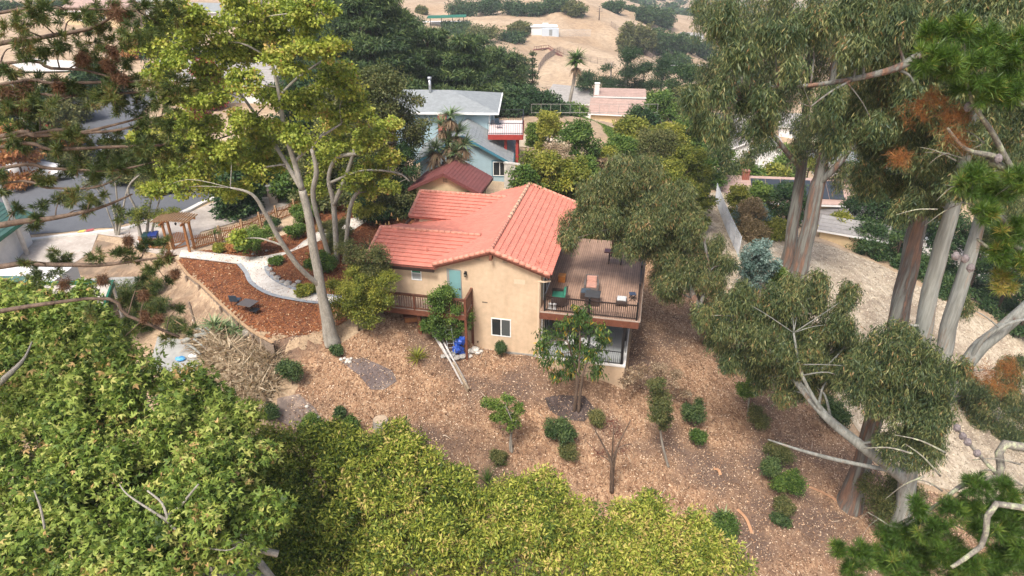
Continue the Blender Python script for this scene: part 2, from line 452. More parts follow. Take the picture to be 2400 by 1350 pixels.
    if QQ: leaf_object(crown,np.concatenate(QQ),np.concatenate(VV),spec['mat'],root,base)
    return root
def PB(px,py,Y,rpx,k=1.0,ky=1.0,**o):
    """a clump of a crown seen at a photo pixel, Y metres ahead: centre and radii in metres"""
    p=aty(px,py,Y); r=rpx/ppm(p); return (p,(r,r*ky,r*k),o)
def trunk_px(pts):
    """[(px,py,Y,radius px)] -> trunk polyline"""
    out=[]
    for px,py,Y,rp in pts:
        p=aty(px,py,Y); out.append((p,rp/ppm(p)))
    return out

G=lambda *a:a
M_sweet=leafmat('sweetgum_leaf',[(0,(.07,.12,.018)),(.4,(.21,.275,.035)),(.7,(.38,.42,.065)),(.92,(.44,.41,.10)),(1,(.50,.32,.10))],.28)
M_maple=leafmat('sycamore_leaf',[(0,(.04,.075,.014)),(.35,(.125,.20,.03)),(.7,(.31,.38,.075)),(.95,(.50,.49,.15)),(1,(.52,.34,.14))],.24)
M_bay=leafmat('bay_leaf',[(0,(.045,.08,.012)),(.35,(.145,.20,.025)),(.7,(.33,.36,.05)),(.95,(.52,.50,.11)),(1,(.50,.38,.13))],.2)
M_euc=leafmat('eucalyptus_leaf',[(0,(.035,.065,.03)),(.45,(.10,.135,.05)),(.75,(.22,.235,.085)),(.92,(.33,.30,.13)),(1,(.34,.20,.09))],.2,.45)
M_dark=leafmat('dark_leaf',[(0,(.015,.04,.015)),(.5,(.035,.08,.025)),(1,(.09,.14,.04))],.2)
M_cyp=leafmat('cypress_leaf',[(0,(.014,.035,.014)),(.5,(.055,.10,.03)),(1,(.15,.20,.06))],.12)
M_green=leafmat('shrub_leaf',[(0,(.035,.075,.015)),(.5,(.085,.16,.03)),(1,(.22,.30,.06))],.3)
M_yel=leafmat('yellowgreen_leaf',[(0,(.07,.11,.016)),(.5,(.17,.20,.03)),(1,(.38,.36,.06))],.3)
M_olive=leafmat('olive_leaf',[(0,(.05,.07,.022)),(.5,(.11,.13,.04)),(1,(.24,.22,.08))],.25)
M_blue=leafmat('bluegum_leaf',[(0,(.05,.10,.08)),(.5,(.13,.21,.18)),(1,(.32,.42,.38))],.2)
M_red=leafmat('red_leaf',[(0,(.14,.02,.015)),(.5,(.30,.05,.03)),(1,(.45,.16,.06))],.3)
M_orange=leafmat('orange_leaf',[(0,(.25,.10,.04)),(.5,(.45,.20,.09)),(1,(.55,.32,.12))],.3)
M_dry=leafmat('dry_leaf',[(0,(.12,.07,.04)),(.5,(.33,.24,.15)),(1,(.60,.50,.36))],.15)
M_pine=leafmat('pine_needle',[(0,(.035,.075,.015)),(.5,(.075,.15,.025)),(.85,(.19,.27,.045)),(1,(.36,.28,.07))],.2,.4)
M_conif=leafmat('conifer_needle',[(0,(.035,.06,.018)),(.5,(.09,.13,.035)),(.8,(.19,.20,.055)),(1,(.26,.15,.07))],.2,.5)
M_brownneedle=leafmat('brown_needle',[(0,(.14,.05,.02)),(.5,(.30,.12,.035)),(1,(.42,.22,.06))],.15)
M_rust=leafmat('rust_needle',[(0,(.07,.035,.02)),(.5,(.16,.08,.04)),(1,(.26,.15,.08))],.15)
M_agave=leafmat('agave_leaf',[(0,(.06,.12,.05)),(.5,(.16,.24,.10)),(1,(.40,.42,.24))],.15)
B_grey=bark('grey_bark',[(.3,(.17,.15,.12)),(.6,(.36,.33,.28))],4,.2)
B_euc=bark('eucalyptus_bark',[(.3,(.10,.05,.035)),(.40,(.26,.15,.10)),(.47,(.13,.10,.085)),(.55,(.20,.205,.18)),(.72,(.32,.30,.26))],2.6,.07,.8)
B_pale=bark('pale_bark',[(.28,(.11,.075,.06)),(.38,(.20,.20,.175)),(.55,(.31,.32,.29)),(.66,(.27,.18,.12))],2.2,.09,.7)
B_brown=bark('brown_bark',[(.3,(.07,.045,.03)),(.7,(.20,.14,.10))],5,.3)
B_white=bark('pale_twig',[(.3,(.22,.20,.165)),(.7,(.42,.39,.33))],5,.3)
B_lich=bark('lichen_bark',[(.3,(.10,.09,.08)),(.5,(.24,.22,.18)),(.62,(.42,.45,.28))],7,.6)

def stand(px, Y):
    z=0.0; x=0.0
    for _ in range(8):
        x=(px-1200)/FOC*(Y*CP-(z-CAMZ)*SP); z=tz(x,Y)
    return Vector((x,Y,z))
def h_to(p, py):
    """height above p at which a vertical reaches photo row py"""
    v=(675-py)/FOC; # up = v*depth
    # y*SP + z*CP = v*(y*CP - z*SP)
    y=p.y; z=(v*y*CP-y*SP)/(CP+v*SP)
    return z+CAMZ-p.z

SP_={}
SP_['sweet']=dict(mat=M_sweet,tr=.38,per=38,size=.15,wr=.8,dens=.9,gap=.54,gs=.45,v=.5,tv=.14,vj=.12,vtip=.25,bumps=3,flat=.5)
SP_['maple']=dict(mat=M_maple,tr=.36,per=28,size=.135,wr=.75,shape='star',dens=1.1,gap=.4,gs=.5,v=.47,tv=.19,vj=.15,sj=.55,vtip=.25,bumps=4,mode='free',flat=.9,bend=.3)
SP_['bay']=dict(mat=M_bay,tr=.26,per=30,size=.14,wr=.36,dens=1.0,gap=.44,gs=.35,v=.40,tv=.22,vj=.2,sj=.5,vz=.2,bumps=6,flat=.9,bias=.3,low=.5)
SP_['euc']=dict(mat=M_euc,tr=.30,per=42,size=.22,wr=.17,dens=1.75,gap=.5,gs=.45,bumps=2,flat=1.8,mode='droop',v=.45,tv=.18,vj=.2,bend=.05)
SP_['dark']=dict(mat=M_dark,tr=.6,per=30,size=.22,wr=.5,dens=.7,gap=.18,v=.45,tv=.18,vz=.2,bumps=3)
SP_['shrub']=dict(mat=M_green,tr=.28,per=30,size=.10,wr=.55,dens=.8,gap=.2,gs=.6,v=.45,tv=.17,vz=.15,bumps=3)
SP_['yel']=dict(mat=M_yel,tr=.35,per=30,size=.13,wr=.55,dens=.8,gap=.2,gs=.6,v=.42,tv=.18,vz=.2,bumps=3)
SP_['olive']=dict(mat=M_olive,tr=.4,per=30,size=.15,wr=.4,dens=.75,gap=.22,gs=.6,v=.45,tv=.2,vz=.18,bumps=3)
def sp(n,**k): d=dict(SP_[n]); d.update(k); return d

def bush(name,label,px,py,w,h,kind,cat='bush',group=None,Y=None,bk=None,nb=7,base=None,stem=True,**o):
    """a shrub standing where photo pixel (px,py) meets the ground, w by h metres"""
    b=base or (gp(px,py) if Y is None else aty(px,py,Y)); spc=sp(kind,**o)
    bl=[]
    for i in range(nb):
        a=2*PI*i/nb+random.uniform(-.6,.6); q=random.uniform(.2,.75)*(0 if i==0 else 1)
        rr=random.uniform(.18,.32)
        bl.append((b+Vector((math.cos(a)*q*w*.6,math.sin(a)*q*w*.6,h*random.uniform(.42,.72 if i else .7))),(w*rr,w*rr,h*random.uniform(.26,.34))))
    tk=[[(b-Vector((0,0,.1)),.03+w*.012),(b+Vector((random.uniform(-.05,.05)*w,0,h*.25)),.025+w*.01),(b+Vector((random.uniform(-.1,.1)*w,0,h*.55)),.02+w*.006)]] if stem else []
    return make_tree(name,label,cat,b,tk,bl,spc,bk or B_brown,group,limb_r=.02+w*.006,twig=.15,crown='foliage')

def conifer(name,label,base,h,w,spc,group=None,tiers=9,bk=None,layer=.5,top=.1,start=.12,droop=-.15,cat='tree'):
    """tiered evergreen: layered flat boughs round a straight trunk"""
    base=Vector(base); tk=[[(base-Vector((0,0,.5)),w*.035+.1),(base+Vector((0,0,h*.5)),w*.022+.06),(base+Vector((0,0,h*.97)),.05)]]
    bl=[]
    for i in range(tiers):
        t=start+(1-start)*(i+.3)/tiers; R=w*.5*((1-t)**.75*(1-top)+top)*random.uniform(.85,1.12)
        k=max(3,int(3+R*1.1)) 
        for j in range(k):
            a=2*PI*j/k+i*1.1+random.uniform(-.3,.3); q=R*random.uniform(.5,.75)
            s=R*random.uniform(.34,.5)
            bl.append((base+Vector((math.cos(a)*q,math.sin(a)*q,h*t+q*droop+random.uniform(-.02,.02)*h)),(s,s,s*layer+h/tiers*.12)))
    return make_tree(name,label,cat,base,tk,bl,spc,bk or B_brown,group,limb_r=.08,twig=.05)

def rosette(mb_q, c, n, L, W, up=.5, vb=.5, bend=.2):
    """stiff leaves round a centre: yucca, agave, cordyline head; appended to (Q,v) lists"""
    d=_nrm(np.c_[RG.normal(size=(n,2)),np.abs(RG.normal(0,abs(up),n))*(1 if up>0 else -1)+up*.3]); c=np.repeat(np.asarray(c,float)[None],n,0)
    nr=_nrm(np.c_[np.zeros((n,2)),np.ones(n)]+_unit(n)*.15)
    LL=L*(1+RG.uniform(-.25,.2,n)); Q,_=leaf_geo(c,d,nr,LL,np.full(n,W),'leaf',bend)
    mb_q[0].append(Q); mb_q[1].append(np.clip(vb+RG.normal(0,.18,n),0,1))
def rosette_plant(name,label,base,heads,mat,cat='plant',group=None,stem=None,part='leaves'):
    base=Vector(base); root=empty(name,base,label,cat,0,group); q=([],[])
    for (c,n_,L,W,up,vb) in heads: rosette(q,base+Vector(c),n_,L,W,up,vb)
    leaf_object(part,np.concatenate(q[0]),np.concatenate(q[1]),mat,root,base)
    if stem:
        m=MB()
        for pts,r in stem: m.tube(pts,r,7)
        m.build('trunk',B_brown,root)
    return root
# ------------------------------------------------------------------ ground
def ground_mat():
    m,nt,b=new_mat('hill_ground'); co=coords(nt)
    big=N(nt,'ShaderNodeTexNoise',Scale=.05,Detail=6.0); mid=N(nt,'ShaderNodeTexNoise',Scale=.7,Detail=8.0,Roughness=.65); fine=N(nt,'ShaderNodeTexNoise',Scale=9.0,Detail=4.0)
    for x in (big,mid,fine): nt.links.new(co,x.inputs[0])
    c1=ramp(nt,mid.outputs[0],[(.3,(.33,.245,.17)),(.5,(.48,.36,.24)),(.7,(.58,.45,.31))])
    c2=ramp(nt,big.outputs[0],[(.35,(.78,.72,.66)),(.62,(1,1,1))])
    c3=ramp(nt,fine.outputs[0],[(.35,(.75,.74,.72)),(.65,(1.05,1.05,1.05))])
    nt.links.new(mixc(nt,1.0,mixc(nt,1.0,c1,c2,'MULTIPLY'),c3,'MULTIPLY'),b.inputs['Base Color']); b.inputs['Roughness'].default_value=.95
    bump(nt,b,fine.outputs[0],.5,.06); return m
def chips_mat(name, cols, patch, s=9.0, ps=.22, th=(.52,.62)):
    """shredded bark and chips: two layers of stretched cells, bare soil showing through in patches"""
    m,nt,b=new_mat(name); co=coords(nt)
    wn=N(nt,'ShaderNodeTexNoise',Scale=3.0,Detail=2.0); nt.links.new(co,wn.inputs[0])
    ad=N(nt,'ShaderNodeMix'); ad.data_type='RGBA'; ad.blend_type='LINEAR_LIGHT'; ad.inputs[0].default_value=.22
    nt.links.new(co,ad.inputs[6]); nt.links.new(wn.outputs['Color'],ad.inputs[7])
    outs=[]
    for rot,sc in ((.5,(1,.32,1)),(2.0,(1,.32,1))):
        mp=N(nt,'ShaderNodeMapping'); mp.inputs['Rotation'].default_value=(0,0,rot); mp.inputs['Scale'].default_value=sc
        nt.links.new(ad.outputs[2],mp.inputs[0])
        v=N(nt,'ShaderNodeTexVoronoi',Scale=s); nt.links.new(mp.outputs[0],v.inputs[0])
        sep=N(nt,'ShaderNodeSeparateColor'); nt.links.new(v.outputs['Color'],sep.inputs[0]); outs.append((sep,v))
    n=len(cols); st=[(i/(n-1),c) for i,c in enumerate(cols)]
    a=ramp(nt,outs[0][0].outputs[0],st); c=ramp(nt,outs[1][0].outputs[1],st)
    chips=mixc(nt,.5,a,c)
    md=N(nt,'ShaderNodeTexNoise',Scale=1.1,Detail=6.0); nt.links.new(co,md.inputs[0])
    chips=mixc(nt,1.0,chips,ramp(nt,md.outputs[0],[(.3,(.66,.62,.60)),(.6,(1.05,1.05,1.05))]),'MULTIPLY')
    pn=N(nt,'ShaderNodeTexNoise',Scale=ps,Detail=7.0,Roughness=.6); nt.links.new(co,pn.inputs[0])
    pf=ramp(nt,pn.outputs[0],[(th[0],(0,0,0)),(th[1],(1,1,1))])
    soil=ramp(nt,md.outputs[0],[(.3,tuple(x*.7 for x in patch)),(.7,patch)])
    nt.links.new(mixc(nt,pf,chips,soil),b.inputs['Base Color']); b.inputs['Roughness'].default_value=.95
    bump(nt,b,outs[0][1].outputs['Distance'],.6,.04); return m
def paver_mat(name,c1,c2,mortar,bw=.25,bh=.13,msz=.006,rot=0):
    m,nt,b=new_mat(name); co=coords(nt,(1,1,1),'Object',(0,0,rot))
    br=N(nt,'ShaderNodeTexBrick',Scale=1.0); br.inputs['Color1'].default_value=(*c1,1); br.inputs['Color2'].default_value=(*c2,1); br.inputs['Mortar'].default_value=(*mortar,1)
    br.inputs['Mortar Size'].default_value=msz; br.inputs['Brick Width'].default_value=bw; br.inputs['Row Height'].default_value=bh
    nt.links.new(co,br.inputs[0])
    nn=N(nt,'ShaderNodeTexNoise',Scale=.8,Detail=6.0); nt.links.new(co,nn.inputs[0])
    nt.links.new(mixc(nt,1.0,br.outputs[0],ramp(nt,nn.outputs[0],[(.3,(.8,.79,.77)),(.65,(1.03,1.03,1.03))]),'MULTIPLY'),b.inputs['Base Color'])
    b.inputs['Roughness'].default_value=.85; return m
M_ground=ground_mat()
M_chips=chips_mat('wood_chips',[(.10,.048,.027),(.25,.135,.073),(.38,.23,.13),(.51,.345,.21),(.29,.155,.083)],(.155,.10,.072),12.0,.14,(.44,.58))
M_mulch=chips_mat('red_bark_mulch',[(.06,.020,.009),(.14,.045,.018),(.21,.072,.028),(.30,.120,.048),(.17,.055,.022)],(.16,.05,.02),10,.5,(.7,.8))
M_dirt=chips_mat('dirt_litter',[(.20,.13,.08),(.32,.22,.14),(.42,.31,.20),(.26,.18,.12)],(.22,.16,.11),6,.3,(.5,.6))
M_straw=chips_mat('straw_grass',[(.30,.24,.17),(.46,.385,.28),(.58,.495,.375),(.50,.42,.31)],(.36,.28,.20),6,.35,(.48,.66))
M_dark_soil=chips_mat('dark_soil',[(.03,.02,.018),(.07,.05,.045),(.12,.09,.08)],(.06,.045,.04),9,.5,(.5,.6))
M_asphalt=plain('asphalt',(.105,.112,.125),.9,.14,14,bmp=.3)
M_conc=plain('concrete',(.31,.31,.29),.85,.14,3)
M_path=paver_mat('pale_pavers',(.62,.57,.50),(.72,.68,.62),(.50,.46,.41),.32,.2,.008)
M_pathedge=plain('grey_border_paver',(.30,.32,.34),.85,.15,5)
M_drive=paver_mat('driveway_pavers',(.40,.355,.31),(.47,.42,.375),(.33,.29,.26),.3,.15,.006,.5)
M_white_line=plain('road_paint',(.75,.75,.72),.7,.08,9)

yy,xx=np.meshgrid(np.arange(len(YS)),np.arange(len(XS)),indexing='ij')
idx=np.arange(GX.size).reshape(GX.shape)
F=np.stack([idx[:-1,:-1],idx[:-1,1:],idx[1:,1:],idx[1:,:-1]],-1).reshape(-1,4)
tag(np_mesh('ground',np.c_[GX.ravel(),GY.ravel(),GZ.ravel()],F,M_ground,smooth=True),kind='structure')

def gpl(pts): return [tuple(gp(*p)[:2]) for p in pts]
# wood-chip slope in front of and beside the house
slope=gpl([(610,800),(700,905),(640,1010),(500,1345)])+[(-14,4),(24,4)]+gpl([(2395,1345),(2300,1180),(2080,1130),(1990,1010),(1900,860),(1780,760),(1640,640),(1560,560),(1500,560)])+[tuple(hw(a,b)[:2]) for a,b in [(5.5,9),(5.5,-.4),(0,-.4),(0,.1),(-11,.1)]]+gpl([(905,745),(800,806)])
drape('wood_chip_slope',slope,M_chips,.03,.4)
# straw-coloured dry slope between the eucalyptus trunks and the valley
straw=gpl([(1655,455),(1700,450),(1760,520),(1880,560),(2060,620),(2200,700),(2395,790)])+[(40,22),(26,10)]+gpl([(2395,1300),(2290,1165),(2095,1120),(2010,1010),(1915,850),(1790,750),(1650,640),(1640,560)])
drape('dry_grass_slope',straw,M_straw,.05,.45)
# red bark garden on the level plateau
mulch=gpl([(417,612),(470,672),(596,786),(640,812),(760,806),(800,760),(840,730),(905,690)])+[tuple(hw(a,b)[:2]) for a,b in [(-9.5,.3),(-9.5,8),(-10,11)]]+gpl([(975,480),(940,455),(860,465),(810,480),(720,500),(690,545),(560,582),(450,590)])
drape('bark_mulch_garden',mulch,M_mulch,.04,.35)
drape('bare_bank',gpl([(60,610),(200,560),(330,585),(420,615),(470,690),(590,800),(450,800),(330,760),(300,700),(180,640)]),M_dirt,.035,.4)
# road, kerb, drive, pavers
road=gpl([(-60,575),(60,552),(260,535),(430,495),(500,462),(600,432),(640,410),(560,395),(470,385),(440,400),(410,430),(360,440),(300,330),(340,255),(380,225),(340,215),(60,205),(-60,215),(-60,330),(-60,420)])
drape('road',road,M_asphalt,.05,.6)
drape('pavement',gpl([(40,565),(260,545),(430,506),(520,468),(640,440),(690,470),(700,482),(560,520),(470,545),(455,575),(420,600),(320,585),(300,560),(230,550),(215,590),(140,640),(40,650)]),M_drive,.06,.35)
k=[gp(*p) for p in [(-60,590),(60,566),(255,545),(330,528),(430,500),(500,468),(600,440),(690,436)]]
kb=MB(); kp=smooth_path(k,5)
for a,b_ in zip(kp[:-1],kp[1:]):
    a=Vector((a.x,a.y,tz(a.x,a.y)+.1)); b_=Vector((b_.x,b_.y,tz(b_.x,b_.y)+.1)); kb.beam(a,b_,.45,.16)
tag(kb.build('kerb',plain('kerb_concrete',(.62,.60,.56),.8,.1,5)),kind='structure')
kb=MB()
kp=[gp(*p) for p in [(510,470),(560,470),(640,478),(700,470)]]
for a,b_ in zip(kp[:-1],kp[1:]): kb.beam(a+Vector((0,0,.15)),b_+Vector((0,0,.15)),.35,.3)
# garden path: pale pavers with grey borders
outer=[(425,588),(520,598),(600,606),(690,588),(730,552),(800,520),(860,505)]
lower=[(420,604),(500,614),(560,620),(577,640),(590,665),(630,690),(690,704),(760,712),(860,716)]
upper=[(905,690),(860,690),(790,694),(720,682),(660,662),(630,640),(625,622),(650,608),(700,588),(760,570),(830,552)]
pp=gpl(outer)+gpl([(860,520),(830,540),(760,562),(705,583),(660,601)])+gpl([(632,614),(624,632),(636,650),(670,672),(720,688),(790,700),(905,700),(905,716)])+gpl(list(reversed(lower)))
drape('path',pp,M_path,.075,.3)
def ribbon(name,px,w,mat,off):
    P=smooth_path([gp(*p) for p in px],6); L=[];R_=[]
    for i,p in enumerate(P):
        d=(P[min(i+1,len(P)-1)]-P[max(i-1,0)]); d.z=0; d.normalize(); s=Vector((-d.y,d.x,0))
        L.append(p+s*w/2); R_.append(p-s*w/2)
    V=[(q.x,q.y,tz(q.x,q.y)+off) for q in L+R_]; n_=len(P)
    m=MB(); m.add(V,[(i,i+1,n_+i+1,n_+i) for i in range(n_-1)]); m.add([(x,y,z-.05) for x,y,z in V],[(n_+i,n_+i+1,i+1,i) for i in range(n_-1)])
    return tag(m.build(name,mat),kind='structure')
ribbon('path_border',[(560,620),(577,640),(590,665),(630,690),(690,704),(760,712),(850,715)],.28,M_pathedge,.09)
ribbon('path_border',[(624,626),(628,640),(642,655),(672,672),(720,686),(790,697),(850,699)],.28,M_pathedge,.09)
ribbon('path_border',[(430,588),(520,598),(600,605),(680,590),(715,566)],.12,plain('pale_border',(.5,.47,.43)),.09)
ribbon('path_border',[(420,604),(500,613),(556,620)],.12,plain('pale_border',(.5,.47,.43)),.09)
# dark bare patches on the slope
drape('dark_soil_patch',gpl([(1275,935),(1300,928),(1370,930),(1395,960),(1370,990),(1320,985),(1290,965)]),M_dark_soil,.06,.3)
drape('grey_soil_patch',gpl([(800,850),(850,840),(920,870),(930,895),(900,915),(870,915),(840,880)]),chips_mat('grey_soil',[(.13,.10,.09),(.22,.18,.16),(.30,.24,.20)],(.17,.13,.12),7,.4,(.45,.6)),.055,.3)
drape('grey_soil_patch',gpl([(650,935),(700,925),(740,960),(760,1000),(700,1010),(650,985)]),chips_mat('grey_soil2',[(.15,.12,.10),(.26,.20,.17),(.36,.27,.20)],(.18,.14,.12),7,.4,(.45,.6)),.055,.3)
drape('concrete_pad',gpl([(370,790),(450,800),(475,860),(430,905),(350,860)]),M_conc,.06,.4)
drape('concrete_pad',gpl([(60,660),(330,650),(300,700),(190,700),(60,700)]),M_conc,.06,.4)
# sidewalk at the dirt curve by the road, left
drape('pale_track',gpl([(20,150),(60,140),(260,150),(220,168),(60,172)]),plain('pale_track',(.62,.58,.52),.9,.1,1),.3,2)
# loose chips and leaves
def scatter(name,poly_px,n_,size,mat,off=.05,polyw=None,lab=None,thin=None):
    poly=polyw or gpl(poly_px); xs=[p[0] for p in poly]; ys=[p[1] for p in poly]
    x=RG.uniform(min(xs),max(xs),n_*3); y=RG.uniform(min(ys),max(ys),n_*3); k=sdist(poly,x,y)>0; x=x[k][:n_]; y=y[k][:n_]
    p=np.c_[x,y,T(x,y)+off+RG.random(len(x))*.02]; d=_nrm(np.c_[RG.normal(size=(len(x),2)),RG.normal(0,.25,len(x))]); nr=_nrm(np.c_[RG.normal(0,.35,(len(x),2)),np.ones(len(x))])
    L=size*(.5+RG.random(len(x))*1.0); Q,_=leaf_geo(p,d,nr,L,L*(RG.uniform(.25,.6,len(x)) if thin is None else thin),'leaf',0)
    o=leaf_object(name,Q,RG.random(len(x)),mat,None,(0,0,0)); tag(o,kind='stuff')
    if lab: o['label']=lab
    return o
M_chipl=leafmat('chip_pieces',[(0,(.05,.027,.017)),(.25,(.16,.085,.045)),(.5,(.34,.195,.11)),(.85,(.66,.48,.32)),(1,(.75,.60,.44))],.0,.9)
M_mulchl=leafmat('mulch_pieces',[(0,(.06,.02,.008)),(.4,(.21,.064,.020)),(.8,(.37,.14,.045)),(.93,(.36,.19,.09)),(1,(.62,.47,.29))],.0,.9)
M_strawl=leafmat('straw_pieces',[(0,(.14,.11,.075)),(.25,(.36,.29,.20)),(.8,(.60,.51,.38)),(1,(.70,.62,.48))],.0,.9)
scatter('loose_wood_chips',None,190000,.095,M_chipl,.05,slope,'loose tan bark chips and eucalyptus litter strewn over the slope')
scatter('fallen_twigs',None,2200,.6,leafmat('twig_pieces',[(0,(.10,.06,.04)),(.5,(.30,.20,.13)),(1,(.55,.45,.34))],0,.9),.07,slope,'thin fallen twigs and bark shreds scattered over the slope',thin=.05)
scatter('loose_bark_mulch',None,42000,.10,M_mulchl,.05,mulch,'loose red-brown bark pieces covering the level garden')
scatter('dry_grass_litter',None,60000,.14,M_strawl,.07,straw,'pale straw litter strewn over the dry slope')
# ------------------------------------------------------------------ the tan house
M_stucco=plain('tan_stucco',(.63,.475,.325),.92,.08,3.2,bmp=.35,bd=.004)
M_stucco2=plain('stucco_patch',(.66,.51,.36),.92,.05,8)
def roofmat(name,c,dirt):
    m,nt,b=new_mat(name); co=coords(nt)
    v=N(nt,'ShaderNodeTexVoronoi',Scale=3.2); nt.links.new(co,v.inputs[0]); sep=N(nt,'ShaderNodeSeparateColor'); nt.links.new(v.outputs['Color'],sep.inputs[0])
    n1=N(nt,'ShaderNodeTexNoise',Scale=1.1,Detail=8.0,Roughness=.65); nt.links.new(co,n1.inputs[0])
    a=ramp(nt,sep.outputs[0],[(0,tuple(x*.9 for x in c)),(1,tuple(min(1,x*1.1) for x in c))])
    nt.links.new(mixc(nt,ramp(nt,n1.outputs[0],[(.52,(0,0,0)),(.75,(.45,.45,.45))]),a,dirt),b.inputs['Base Color']); b.inputs['Roughness'].default_value=.75
    n2=N(nt,'ShaderNodeTexNoise',Scale=30.0); nt.links.new(co,n2.inputs[0]); bump(nt,b,n2.outputs[0],.2,.01); return m
M_tile=roofmat('salmon_roof_tile',(.56,.195,.14),(.42,.17,.13))
M_ridge=roofmat('ridge_tile',(.56,.24,.17),(.48,.27,.20))
M_ridge2=roofmat('sandy_ridge_tile',(.60,.36,.24),(.50,.22,.15))
M_redwood=plain('redwood_stain',(.16,.055,.03),.65,.25,5,aniso=(1,1,1))
M_woodbrown=plain('brown_rail_wood',(.13,.058,.035),.6,.25,7)
M_deckboard=None
def plankmat(name,c,wid=.14,rot=0,gap=(.05,.03,.02)):
    m,nt,b=new_mat(name); co=coords(nt,(1,1,1),'Object',(0,0,rot))
    br=N(nt,'ShaderNodeTexBrick',Scale=1.0); br.inputs['Brick Width'].default_value=4.0; br.inputs['Row Height'].default_value=wid; br.inputs['Mortar Size'].default_value=.008
    br.inputs['Color1'].default_value=(*[x*.88 for x in c],1); br.inputs['Color2'].default_value=(*[x*1.1 for x in c],1); br.inputs['Mortar'].default_value=(*gap,1)
    nt.links.new(co,br.inputs[0]); n1=N(nt,'ShaderNodeTexNoise',Scale=2.0,Detail=6.0); nt.links.new(co,n1.inputs[0])
    nt.links.new(mixc(nt,1.0,br.outputs[0],ramp(nt,n1.outputs[0],[(.3,(.82,.8,.78)),(.7,(1.05,1.05,1.05))]),'MULTIPLY'),b.inputs['Base Color']); b.inputs['Roughness'].default_value=.7; return m
M_deck=plankmat('brown_deck_boards',(.36,.235,.17),.14,PI/2)
M_deckgrey=plankmat('weathered_deck_boards',(.33,.26,.21),.14,0)
M_whitepvc=plain('white_vinyl',(.80,.80,.78),.4,.03,5,bmp=0)
M_glass=None
def glassmat(name,c=(.02,.025,.028),rough=.08,stripe=0):
    m,nt,b=new_mat(name); b.inputs['Roughness'].default_value=rough; b.inputs['Base Color'].default_value=(*c,1); b.inputs['Specular IOR Level'].default_value=.6
    if stripe:
        co=coords(nt); w_=N(nt,'ShaderNodeTexWave',Scale=stripe); w_.bands_direction='Z'; w_.inputs['Distortion'].default_value=0
        nt.links.new(co,w_.inputs[0]); nt.links.new(ramp(nt,w_.outputs[0],[(.3,c),(.6,tuple(x*3+.03 for x in c))]),b.inputs['Base Color'])
    return m
M_glass=glassmat('window_glass'); M_blind=glassmat('blinds_glass',(.03,.035,.035),.25,5.5); M_blindg=glassmat('green_shade_glass',(.01,.09,.05),.2,4); M_blindw=glassmat('white_blinds',(.16,.17,.17),.3,6)
M_teal=plain('blue_green_door',(.185,.36,.365),.5,.05,3,bmp=0); M_teal2=plain('grey_screen',(.28,.27,.25),.6,.05)
M_black=plain('black_metal',(.012,.012,.013),.35,.1,9,bmp=0); M_bronze=plain('bronze_gutter',(.035,.022,.018),.4,.1,5,bmp=0)
M_vent=plain('tan_vent',(.52,.42,.30),.7,.04)
M_slot=plain('vent_shadow_slat',(.20,.155,.11),.8,.05)
def streaks(m):
    nt=m.node_tree; b=nt.nodes['Principled BSDF']; src=b.inputs['Base Color'].links[0].from_socket
    n1=N(nt,'ShaderNodeTexNoise',Scale=2.2,Detail=6.0,Roughness=.6); nt.links.new(coords(nt,(1,1,.13)),n1.inputs[0])
    n2=N(nt,'ShaderNodeTexNoise',Scale=.55,Detail=5.0); nt.links.new(coords(nt),n2.inputs[0])
    c=mixc(nt,1.0,ramp(nt,n1.outputs[0],[(.33,(.93,.92,.90)),(.58,(1,1,1))]),ramp(nt,n2.outputs[0],[(.36,(.95,.94,.93)),(.6,(1.03,1.03,1.03))]),'MULTIPLY')
    nt.links.new(mixc(nt,1.0,src,c,'MULTIPLY'),b.inputs['Base Color'])
streaks(M_stucco)
H=empty('tan_house',HO,'two-storey tan stucco house with a salmon tile roof','house',-HY)
def tiled(name,O,A,D,LA,LD,mat,par,course=.37,wave=.30,amp=.028,lift=.06,th=.12,LB=None):
    O=Vector(O);A=Vector(A).normalized();D=Vector(D).normalized();Nn=A.cross(D)
    if Nn.z<0: Nn=-Nn
    ns=max(2,int(LA/(wave/4))); nc=max(1,round(LD/course)); c=LD/nc; m=MB(); V=[];F=[]
    for i in range(nc):
        for e in (0,1):
            for s in range(ns+1):
                LL=LA if LB is None else LA+(LB-LA)*(i+e)/nc; x=LL*s/ns; h=amp*abs(math.sin(PI*x/wave))*(1.0 if e else .8)+(lift if e else 0)
                V.append(O+A*x+D*(c*(i+e)+(.03 if e else 0)+(.02*abs(math.sin(PI*x/wave)) if e else 0))+Nn*h)
        for s in range(ns+1): V.append(O+A*((LA if LB is None else LA+(LB-LA)*(i+1)/nc)*s/ns)+D*(c*(i+1)+.0)+Nn*-.02)
        b=i*3*(ns+1)
        for s in range(ns):
            for r in (0,1):
                q=b+r*(ns+1)+s; F.append((q,q+1,q+ns+2,q+ns+1))
    m.add(V,F)
    # deck under the tiles
    a=O+Nn*-.03;b_=a+A*LA;c_=a+A*(LB or LA)+D*LD;d_=a+D*LD
    m.slab(a,b_,c_,d_,th) if (b_-a).cross(d_-a).dot(Nn)>0 else m.slab(a,d_,c_,b_,th)
    return m.build(name,mat,par)
def barrels(m,p,q,r=.13,L=.38,up=(0,0,1)):
    p=Vector(p);q=Vector(q);d=(q-p);n_=max(1,round(d.length/L));d/=n_
    for i in range(n_):
        a=p+d*i;b=p+d*(i+1.08); m.tube([a,b],[r*.88,r],10)
zr=7.15; sl=.35
Dr=Vector((1,0,-sl)).normalized(); Dl=Vector((-1,0,-sl)).normalized()
f0,b0=-.35,11.9
roof=tiled('roof',(-2.95,f0,zr),(0,1,0),Dr,b0-f0,3.57*math.hypot(1,sl),M_tile,H)
